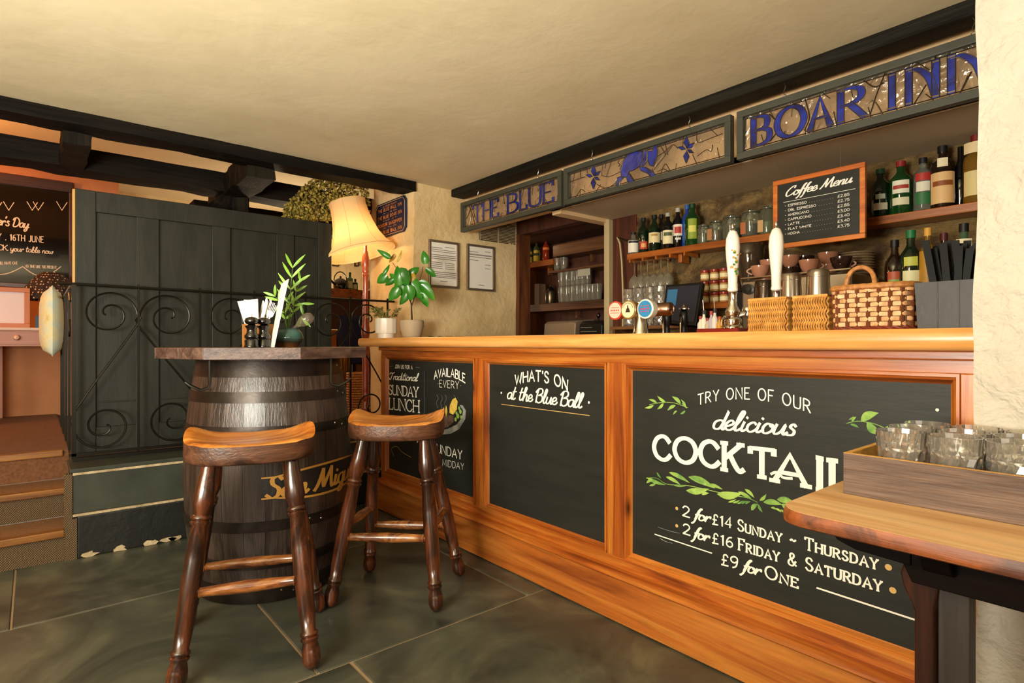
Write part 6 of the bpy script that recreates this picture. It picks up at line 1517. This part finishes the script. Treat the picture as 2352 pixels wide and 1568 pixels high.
for i, (pb_, pt__) in enumerate(stickspec):
    X2 = X+.03+.09*((i*5) % 14)/14; a = atx(pb_, 700, X2); a.z = ZB+.02; b = atx(pt__, 552+(i*7) % 4*6, X2); u = (b-a); s = Vector((0, 1, 0)); s = (s-u.normalized()*s.dot(u.normalized())).normalized()*.0085
    o = quad_slab([a-s, a+s, b+s, b-s], .0035, (1, 0, 0)).build('black_stick', sk, None, org=tuple(a))
    o['label'] = 'flat black stick in the grey box, %s from the left at its tip' % ORD[sorted(s_[1] for s_ in stickspec).index(pt__)]; o['category'] = 'stick'; o['group'] = 'black sticks in the grey box'
# ---- coffee menu board
X = 2.70; y0, y1 = yx(1989, X), yx(1777, X); z1, z0 = 1.830, 1.508
cm = thing('coffee_menu_board', 'orange framed coffee menu chalkboard hanging behind the bar', 'menu board', (X, (y0+y1)/2, z0))
om = wood('orange_frame_wood', '#a04a14', '#c8661e', '#dc8430', 'Y', .4, 1, 0, .1, .1, .05); b_ = .022
for n_, a in (('frame_rail', (y0, y1, z1-b_, z1)), ('frame_rail', (y0, y1, z0, z0+b_)), ('frame_stile', (y0, y0+b_, z0+b_, z1-b_)), ('frame_stile', (y1-b_, y1, z0+b_, z1-b_))): box(n_, om, cm, X-.01, X+.01, *a, bev=.003)
cb = box('slate_board', M['chalk'], cm, X-.002, X+.004, y0+b_, y1-b_, z0+b_, z1-b_)
cw_ = MB(); L = y1-y0; hh = z1-z0
def cp(u, v): return (X-.002, y1-L*u, z0+hh*v)
text(cw_, 'Coffee Menu', cp(.14, .745), cp(.86, .765), hh*.125, NX, script=True, slant=.3, wt=.15, contrast=.5)
mbp = [cp(.12, .665), cp(.90, .670)]; poly(cw_, [Vector(cp(.12, .664))+NX*.002, Vector(cp(.90, .668))+NX*.002, Vector(cp(.90, .674))+NX*.002, Vector(cp(.12, .670))+NX*.002])
for k, (nm, pr_) in enumerate((('ESPRESSO', '£2.85'), ('DBL ESPRESSO', '£2.75'), ('AMERICANO', '£2.85'), ('CAPPUCCINO', '£3.00'), ('LATTE', '£3.40'), ('FLAT WHITE', '£3.40'), ('MOCHA', '£3.75'))):
    v = .595-k*.068; wN = len(nm)*.026
    text(cw_, '- '+nm, cp(.14, v), cp(.18+wN, v), hh*.032, NX, wt=.16, gap=.2); text(cw_, pr_, cp(.72, v), cp(.84, v), hh*.034, NX, wt=.15, gap=.15)
    for j in range(int((.70-.21-wN)/.028)): q = Vector(cp(.21+wN+j*.028, v+.002))+NX*.002; poly(cw_, [q, q+Vector((0, -.0014, 0)), q+Vector((0, -.0014, .0014)), q+Vector((0, 0, .0014))])
cw_.build('white_lettering', M['chalk_white'], cb, kind='stuff')
for u in (.25, .75): MB().tube([cp(u, 1.0), (X+.0, y1-L*u, 1.926)], .001, 4).build('hanging_wire', M['steel'], cm)
# ---- rail with hose by the cream post
hs_ = thing('wall_hose', 'thin cream pipe running down beside the cream post', 'pipe', (3.04, 2.45, 1.0))
MB().tube([atx(px_, py_, 3.02) for px_, py_ in ((1418, 545), (1424, 560), (1428, 600), (1430, 650), (1432, 705), (1430, 755))], .006, 7).build('pipe', postm, hs_, smooth=True)
MB().tube([atx(1418, 545, 3.02), atx(1445, 555, 3.02), atx(1452, 566, 3.02)], .005, 6).build('arm', M['black'], hs_, smooth=True)
# ================================================================ GLASS STORE (through the opening)
def st_shelf(name, lab_, X, px0, px1, py, th, dp, mat):
    y1, y0 = yx(px0, X), yx(px1, X); z = atx((px0+px1)/2, py, X).z
    t = thing(name, lab_, 'shelf', (X+dp/2, (y0+y1)/2, z-th)); box('board', mat, t, X, X+dp, y0, y1, z-th, z, .002); box('bracket', mat, t, X+dp-.05, X+dp, (y0+y1)/2-.01, (y0+y1)/2+.01, z-th-.06, z-th); return z, y0, y1
zA, *_ = st_shelf('store_shelf', 'top left orange shelf with three small bottles in the store', 3.50, 1196, 1270, 600, .05, .2, M['shelf'])
zB_, *_ = st_shelf('store_shelf', 'long thick brown shelf of glasses in the store', 3.46, 1190, 1400, 694, .065, .25, M['shelf_d'])
zC_, *_ = st_shelf('store_shelf', 'thin middle shelf above the stacked glasses in the store', 3.50, 1258, 1400, 613, .022, .21, M['shelf_d'])
zD_, *_ = st_shelf('store_shelf', 'thick upper brown board in the store', 3.52, 1270, 1400, 552, .10, .19, M['shelf_d'])
for px_, gl, lab_, bands in ((1216, 'pale', 'small bottle with yellow label, first in the store', [(.05, .3, '#c9c24a', 70), (.42, .55, '#c9c24a', 60)]), (1233, 'pale', 'small bottle with yellow label, second in the store', [(.05, .3, '#c9c24a', 70), (.42, .55, '#c9c24a', 60)]), (1254, 'red', 'small orange-red bottle in the store', [(.5, .6, '#d8702c', 60)])):
    bottle(px_, 3.56, zA+.0005, .20, .031, 'wine', gl, lab_, bands, None, group='small bottles in the store')
pg_ = None
for rw in range(2):
    for i in range(8 if rw == 0 else 6):
        X = 3.55; y = yx(1290+i*12.0, X)
        if pg_ is None: pg_ = MB().lathe([(.026, 0), (.027, .004), (.036, .10), (.038, .138), (.036, .138), (.034, .10), (.025, .012), (0, .010)], (0, 0, 0), 14, False).build('pint_glass', M['glass2'], None, smooth=50); o = pg_; o['category'] = 'glass'; o['group'] = 'pint glasses in the store'
        else: o = pg_.copy(); col.objects.link(o)
        o.location = (X, y, zB_+.0005+rw*.1405); o['label'] = 'straight pint glass on the thick store shelf, %s row, %s from the left' % (('lower', 'upper')[rw], ('first', 'second', 'third', 'fourth', 'fifth', 'sixth', 'seventh', 'eighth')[i])
for k in range(2):
    o = pg_.copy(); col.objects.link(o); o.location = (3.56, yx(1280+k*15, 3.56), zC_+.0005); o.scale = (1, 1, .8); o['label'] = 'short glass on the thin store shelf, %s of two' % ('left', 'right')[k]; o['group'] = 'short glasses on the thin shelf'
sk_ = thing('ice_bucket', 'round metal ice bucket on the thick store shelf', 'bucket', tuple(Vector((3.56, yx(1264, 3.56), zB_))))
c = Vector((3.56, yx(1264, 3.56), zB_+.0005)); MB().lathe([(0, 0), (.045, 0), (.05, .01), (.052, .10), (.047, .12)], c, 20, True).build('body', flat('pewter', '#6a5c48', .3, .9), sk_, smooth=50); MB().lathe([(.045, .12), (.03, .145), (.008, .16), (.008, .175), (0, .18)], c, 18, True).build('lid', M['black'], sk_, smooth=50)
q = atx(1233, 666, 3.50); bx_ = box('carton', cmat('#8a6a50'), None, 3.50, 3.58, q.y-.03, q.y+.03, zB_+.0005, zB_+.19, org=(3.54, q.y, zB_)); bx_['label'] = 'plain brown carton standing on the thick store shelf'; bx_['category'] = 'box'
q = atx(1340, 634, 3.49); t = box('price_card', cmat('#b5b09a'), None, 3.495, 3.497, q.y-.07, q.y+.07, zC_-.080, zC_-.023, org=(3.496, q.y, zC_-.08)); t['label'] = 'pale card hanging from the thin store shelf above the glasses'; t['category'] = 'card'
cs_ = thing('store_counter', 'low dark worktop inside the store opening', 'counter', (3.4, 3.3, 0)); box('worktop', M['shelf'], cs_, 3.18, 3.70, 2.46, 4.5, .93, .965, .003); box('cabinet', M['dark'], cs_, 3.22, 3.70, 2.48, 4.48, 0, .93)
q0, q1 = yx(1322, 3.24), yx(1250, 3.24); dm = thing('paper_towel_box', 'beige metal dispenser box standing in the store opening', 'dispenser', (3.35, (q0+q1)/2, .9655))
zt5 = atx(1286, 737, 3.24).z; MB().prism([(3.22, .9655), (3.24, zt5-.02), (3.27, zt5), (3.46, zt5+.02), (3.46, .9655)], q0, q1, 'Y').build('body', flat('beige_metal', '#a08a72', .35, .4), dm, bev=.008)
q0, q1 = yx(1384, 3.24), yx(1330, 3.24); cmn = thing('kettle_machine', 'black domed machine with a round knob beside the beige dispenser', 'machine', (3.33, (q0+q1)/2, .9655)); zt5 = atx(1355, 736, 3.24).z
MB().prism([(3.23, .9655), (3.24, zt5-.03), (3.27, zt5), (3.42, zt5), (3.45, .9655)], q0, q1, 'Y').build('body', M['black'], cmn, bev=.012)
MB().lathe([(.004, 0), (.004, .02), (.014, .03), (.016, .045), (.010, .06), (0, .062)], (3.33, (q0+q1)/2, zt5), 14, True).build('knob', M['blackgloss'], cmn, smooth=50)
mb = MB()
for k, w_ in enumerate((.5, .7)): poly(mb, [(3.2345, q1-.02, zt5-.055-k*.03), (3.2345, q1-.02-(q1-q0)*w_, zt5-.055-k*.03), (3.2350, q1-.02-(q1-q0)*w_, zt5-.050-k*.03), (3.2350, q1-.02, zt5-.050-k*.03)])
mb.build('print', cmat('#8a8578'), cmn, kind='stuff')
# decorative branch of glasses by the post
# ================================================================ UPPER ROOM, LEFT
YF = 6.30
def wl(px, py, o=.03): return aty(px, py, YF-o)
bb_ = thing('event_blackboard', 'framed blackboard with chalk writing about 16th June in the upper room', 'blackboard', (-.2, YF-.03, 1.5))
xr = wl(168, 500).x; xi = wl(158, 500).x; xl = -.75; zT, zTi, zBt = wl(80, 408).z, wl(80, 432).z, wl(80, 652).z
fm_ = wood('dark_red_frame', '#2a120a', '#45200f', '#5a2c14', 'X', .4, 1, 0, .2)
box('frame_rail', fm_, bb_, xl, xr, YF-.05, YF-.005, zTi, zT, .005); box('frame_rail', fm_, bb_, xl, xr, YF-.05, YF-.005, zBt-.04, zBt, .005); box('frame_stile', fm_, bb_, xi, xr, YF-.05, YF-.005, zBt, zTi, .005)
brd = box('board', flat('blackboard_gloss', '#120e0c', .12, coat=.5), bb_, xl, xi, YF-.03, YF-.01, zBt, zTi)
wt_ = MB(); NYv = NY
def wt2(s_, a, b, h, **k): text(wt_, s_, wl(*a), wl(*b), h, NYv, **k)
wt2("Father's Day", (-48, 511), (66, 524), .075, script=True, wt=.12, slant=.1); wt2('SUNDAY . 16th JUNE', (-60, 546), (100, 557), .05, wt=.12, gap=.25); wt2('BOOK your table now', (-30, 572), (122, 583), .045, wt=.12, script=True)
for x in (-20, 8, 22+40, 76, 130):
    strip(wt_, [(wl(x, 0).x, wl(x, 463).z), (wl(x+12, 0).x, wl(x+12, 483).z), (wl(x+24, 0).x, wl(x+24, 465).z)], .006, lambda u, v, l: Vector((u, YF-.031-l, v)), 0, .001)
def arcs(x0, x1, y0, dy):
    P = [(wl(x0+(x1-x0)*t, 0).x, wl(x0+(x1-x0)*t, y0+dy*sin(pi*t)).z) for t in [k/14 for k in range(15)]]; strip(wt_, P, .006, lambda u, v, l: Vector((u, YF-.031-l, v)), 0, .001)
arcs(-50, 52, 612, 18); arcs(52, 140, 612, 22); wt2('Ill have one', (0, 607), (40, 607), .022, wt=.14); wt2('no time like the present', (58, 614), (130, 617), .022, wt=.14)
wt_.build('chalk_lettering', cmat('#d8c8ae'), brd, kind='stuff')
# pink dresser with drawer
pk = flat('salmon_paint', '#c08a78', .5); td = thing('console_table', 'salmon painted console table with one drawer against the far wall', 'table', (-.3, 6.05, ZP+.02))
Yd = 5.72; zt6 = aty(50, 752, Yd).z; zm = aty(50, 795, Yd).z; xR = .115
box('top', flat('pale_top', '#d9b8a4', .4), td, -1.0, xR+.01, Yd-.02, 6.28, zt6-.022, zt6, .004); box('apron', pk, td, -.98, xR, Yd+.005, 6.26, zm, zt6-.022, .002)
dr = box('drawer', pk, td, -.55, xR-.02, Yd-.004, Yd+.01, zm+.015, zt6-.032, .003)
kq = aty(38, 775, Yd); MB().lathe([(.006, 0), (.008, .015), (.018, .022), (.020, .032), (.014, .042), (0, .044)], (kq.x, Yd-.004, kq.z), 18, True, (0, -1, 0)).build('knob', flat('knob_paint', '#dca88c', .35), dr, smooth=50)
for x, y in ((-.95, Yd+.03), (-.95, 6.22), (-.21, 6.22), (-.235, Yd+.03)): box('leg', pk, td, x-.022, x+.022, y-.022, y+.022, ZP+.02, zm, .003)
pf = thing('leaning_picture', 'white sheet in an orange wooden frame leaning on the console table', 'picture', (-.2, 5.95, zt6))
Yp = 5.85; xr2 = aty(69, 700, Yp).x; xl2 = xr2-.62; zt7 = aty(50, 661, Yp).z; z00 = zt6+.0005
for n_, a in (('frame_rail', (xl2, xr2, zt7-.035, zt7)), ('frame_rail', (xl2, xr2, z00, z00+.035)), ('frame_stile', (xr2-.035, xr2, z00+.035, zt7-.035)), ('frame_stile', (xl2, xl2+.035, z00+.035, zt7-.035))): box(n_, flat('orange_picture_frame', '#b8692c', .4), pf, a[0], a[1], Yp, Yp+.02, a[2], a[3], .002)
box('sheet', flat('pink_white_sheet', '#d9c8cc', .4), pf, xl2+.03, xr2-.03, Yp+.006, Yp+.014, z00+.03, zt7-.03)
for k, (px0, px1, py0, hx, lab_) in enumerate(((81, 97, 725, '#35506a', 'small blue card on the console table'), (98, 108, 725, '#d9c8c0', 'small white card on the console table'))):
    a, b = aty(px0, py0, 5.9), aty(px1, py0, 5.9); o = box('greeting_card', cmat(hx), None, a.x, b.x, 5.90, 5.903, zt6+.0005, a.z, org=(a.x, 5.9, zt6)); o['label'] = lab_; o['category'] = 'card'; o['group'] = 'cards on the console table'
# polka-dot lampshade lamp
pl_ = thing('table_lamp', 'dark spotted gathered lampshade on the console table behind the cushion', 'lamp', tuple(Vector((aty(118, 700, 6.0).x, 6.02, zt6))))
c = Vector((aty(118, 700, 6.02).x, 6.02, zt6+.0005)); zc1 = aty(118, 626, 6.02).z; zc0 = aty(118, 690, 6.02).z
m, nt, b = newmat('spotted_cloth'); v = coords(nt, (1, 1, 1), (0, 0, .5), False); vo = node(nt, 'ShaderNodeTexVoronoi', Scale=46, Randomness=.15); nt.links.new(v, vo.inputs['Vector'])
nt.links.new(ramp(nt, vo.outputs['Distance'], [(.25, '#c9a890'), (.32, '#241612')]), b.inputs['Base Color']); b.inputs['Roughness'].default_value = .8
mb = MB(); sg = 60; vs = []
for r_, z in ((.235, zc0), (.20, zc0+(zc1-zc0)*.45), (.12, zc0+(zc1-zc0)*.85), (.07, zc1)):
    for i in range(sg): a = 2*pi*i/sg; q = r_*(1+.05*(i % 3 == 0)); vs.append((c.x+q*cos(a)*.8, c.y+q*sin(a)*.8, z))
mb.add(vs, [(j*sg+i, j*sg+(i+1) % sg, (j+1)*sg+(i+1) % sg, (j+1)*sg+i) for j in range(3) for i in range(sg)]); mb.build('shade', m, pl_, smooth=40)
MB().lathe([(0, 0), (.07, 0), (.07, .02), (.03, .04), (.045, .10), (.02, .2), (.012, zc0-c.z+.06)], c, 18, True).build('base', M['blackgloss'], pl_, smooth=50)
# cushion tied at the return rail
qz1, qz0 = aty(120, 662, 4.95).z, aty(120, 815, 4.95).z
cs2 = MB(); n1, n2 = 14, 8; vs = []
for i in range(n1+1):
    u = i/n1*2-1
    for j in range(16):
        a = 2*pi*j/16; w_ = .21*(1-.10*abs(u)**3); th = .062*(max(0, 1-abs(u)**4))**.5+.006
        vs.append((.098+th*cos(a), 4.98+w_*sin(a)*(1 if abs(sin(a)) < .9 else 1.03), (qz0+qz1)/2+(qz1-qz0)/2*u*(1+.04*abs(sin(a))**4)))
cs2.add(vs, [(i*16+j, i*16+(j+1) % 16, (i+1)*16+(j+1) % 16, (i+1)*16+j) for i in range(n1) for j in range(16)]+[tuple(range(15, -1, -1)), tuple(n1*16+j for j in range(16))])
o = cs2.build('cushion', mottled('pastel_cushion', [(.3, '#e0c25e'), (.45, '#f0e8b8'), (.6, '#d5e3d6'), (.75, '#f3edd0')], 6, .8, .2), None, smooth=60, org=(.1, 4.98, qz0)); o['label'] = 'pale yellow patterned cushion hung on the stair side of the railing'; o['category'] = 'cushion'
# ---- hop garland along the beam
hp = MB(); r = random.Random(11)
for k in range(2300):
    t = r.random(); px_ = 655+t*192; top = 480-84*min(1, t*2.4)**.7; bot = 505
    py_ = top+(bot-top)*r.random()**.8
    c = aty(px_, py_, 4.12+r.uniform(-.035, .07)); c.z = min(c.z, 2.45)
    d = Vector((r.uniform(-1, 1), r.uniform(-1, 1), r.uniform(-1.3, .2))).normalized(); L_ = r.uniform(.022, .036); u = d.orthogonal().normalized()*L_*.34; v = d.cross(u)
    hp.add([c, c+d*L_*.35+u, c+d*L_*.35+v, c+d*L_*.35-u, c+d*L_*.35-v, c+d*L_], [(0, 2, 1), (0, 3, 2), (0, 4, 3), (0, 1, 4), (5, 1, 2), (5, 2, 3), (5, 3, 4), (5, 4, 1)])
hpm, nt, b = newmat('dried_hops'); gn = nt.nodes.new('ShaderNodeNewGeometry'); nt.links.new(ramp(nt, gn.outputs['Random Per Island'], [(.0, '#4a3c14'), (.5, '#8a7a2c'), (1.0, '#b5a048')]), b.inputs['Base Color']); b.inputs['Roughness'].default_value = .8
o = hp.build('hop_garland', hpm, None, org=tuple(aty(750, 505, 4.12)), kind='stuff'); o['label'] = 'bushy garland of dried hops along the beam above the lamp'; o['category'] = 'garland'
# ---- things seen between the screen and the wall end
YM = 6.1; mn_ = thing('mantel_shelf', 'orange-brown mantel shelf seen past the floor lamp', 'shelf', tuple(aty(800, 680, YM)))
a, b = aty(745, 670, YM), aty(862, 670, YM); zm1 = aty(800, 664, YM).z; zm0 = aty(800, 684, YM).z
box('board', M['shelf'], mn_, a.x, b.x, YM, YM+.22, zm0, zm1, .004); box('support', M['plum'], mn_, a.x+.05, b.x-.05, YM+.05, YM+.22, zm0-.35, zm0)
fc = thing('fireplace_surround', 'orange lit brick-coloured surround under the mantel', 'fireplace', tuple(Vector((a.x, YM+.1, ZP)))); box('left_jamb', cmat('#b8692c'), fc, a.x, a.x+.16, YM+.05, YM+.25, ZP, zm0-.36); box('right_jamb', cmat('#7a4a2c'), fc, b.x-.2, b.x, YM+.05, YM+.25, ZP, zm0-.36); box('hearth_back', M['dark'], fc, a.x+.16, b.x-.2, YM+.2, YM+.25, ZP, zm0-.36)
for px_, h, r_, kd, gl, lab_ in ((804, .20, .034, 'squat', 'pale', 'pale green bottle on the mantel behind the floor lamp'), (816, .13, .03, 'squat', 'green', 'short dark bottle on the mantel'), (845, .25, .035, 'wine', 'clear', 'pale bottle on the mantel right of the lamp pole')):
    q = aty(px_, 600, YM+.08); c = Vector((q.x, YM+.08, zm1+.0005)); t = thing('bottle', lab_, 'bottle', tuple(c), 'bottles on the mantel'); MB().lathe([(x_*r_, y_*h) for x_, y_ in PR[kd]], c, 16, True).build('glass_body', GL[gl], t, smooth=50); mb = MB(); patch(mb, c, r_, c.z+h*.1, c.z+h*.5, radians(50), atan2(-c.y, -c.x)); mb.build('label', cmat('#c9c49a'), t, smooth=True)
q = aty(782, 640, YM+.1); c = Vector((q.x, YM+.1, zm1+.0005)); kt = thing('kettle', 'black metal kettle with arched handle on the mantel', 'kettle', tuple(c))
MB().lathe([(0, 0), (.075, 0), (.085, .03), (.07, .10), (.03, .125), (.012, .13), (.012, .15), (0, .155)], c, 20, False).build('body', M['blackgloss'], kt, smooth=50)
MB().tube([c+Vector((.075*cos(a), 0, .10+.10*sin(a))) for a in [k*pi/10 for k in range(11)]], .006, 6).build('handle', M['black'], kt, smooth=True)
MB().tube([c+Vector((-.07, -.02, .05)), c+Vector((-.12, -.03, .09)), c+Vector((-.14, -.03, .13))], [.016, .012, .008], 8).build('spout', M['blackgloss'], kt, smooth=True)
for k, (px0, px1, py0, py1) in enumerate(((764, 779, 590, 612), (788, 797, 588, 601), (815, 824, 598, 612))):
    a, b = aty(px0, py0, 7.46), aty(px1, py1, 7.46); t = thing('small_picture', 'small dark framed picture on the far wall, %s of three' % ('left', 'middle', 'right')[k], 'picture', tuple(a), 'small pictures on the far wall')
    box('frame', cmat('#3a2414'), t, a.x, b.x, 7.46, 7.49, b.z, a.z, .004); box('picture', cmat('#a8905a'), t, a.x+.015, b.x-.015, 7.455, 7.461, b.z+.015, a.z-.015)
# fireside things standing on the upper floor behind the railing
c = aty(790, 900, 5.0); c.z = ZP+.0005; bv = thing('brass_urn', 'tall brass fluted stand behind the railing', 'ornament', tuple(c)); MB().lathe([(0, 0), (.06, 0), (.065, .02), (.03, .06), (.02, .2), (.03, .30), (.045, .42), (.05, .50), (.055, .505), (.02, .51)], c, 20, False).build('body', M['brass'], bv, smooth=40)
c = aty(822, 900, 4.6); c.z = ZP+.0005; wb = thing('log_basket', 'tall brown wicker log basket behind the lamp pole', 'basket', tuple(c))
mb = MB()
for k in range(18): mb.tube([(c.x+.085*cos(a), c.y+.085*sin(a), c.z+.012+k*.021) for a in [q*pi/9 for q in range(18)]], [.010+.002*((q+k) % 2) for q in range(18)], 6, True)
mb.build('weave', M['wick_t'], wb, smooth=True, kind='stuff'); MB().lathe([(0, .005), (.08, .005), (.08, .37), (0, .36)], c, 18, False).build('core', M['wick_d'], wb)
c = aty(812, 750, 5.3); cc = MB(); vs = []
for i in range(9):
    u = i/8*2-1
    for j in range(12):
        a = 2*pi*j/12; vs.append((c.x+.17*cos(a)*(1-.15*abs(u)), c.y+.06*sin(a)*(max(0, 1-abs(u)**3))**.5, ZP+.50+.20*(u+1)))
cc.add(vs, [(i*12+j, i*12+(j+1) % 12, (i+1)*12+(j+1) % 12, (i+1)*12+j) for i in range(8) for j in range(12)]+[tuple(range(11, -1, -1)), tuple(96+j for j in range(12))])
ch = thing('upholstered_chair', 'chair with a navy blue back seen through the railing', 'chair', (c.x, c.y, ZP)); cc.build('backrest', flat('navy_cloth', '#1c2450', .8), ch, smooth=60)
box('seat', flat('navy_seat', '#1c2450', .8), ch, c.x-.2, c.x+.2, c.y+.03, c.y+.40, ZP+.42, ZP+.50, .02)
for sx_ in (-.17, .17):
    for sy_ in (.05, .37): box('leg', M['table_dark'], ch, c.x+sx_-.018, c.x+sx_+.018, c.y+sy_-.018, c.y+sy_+.018, ZP, ZP+.42, .002)
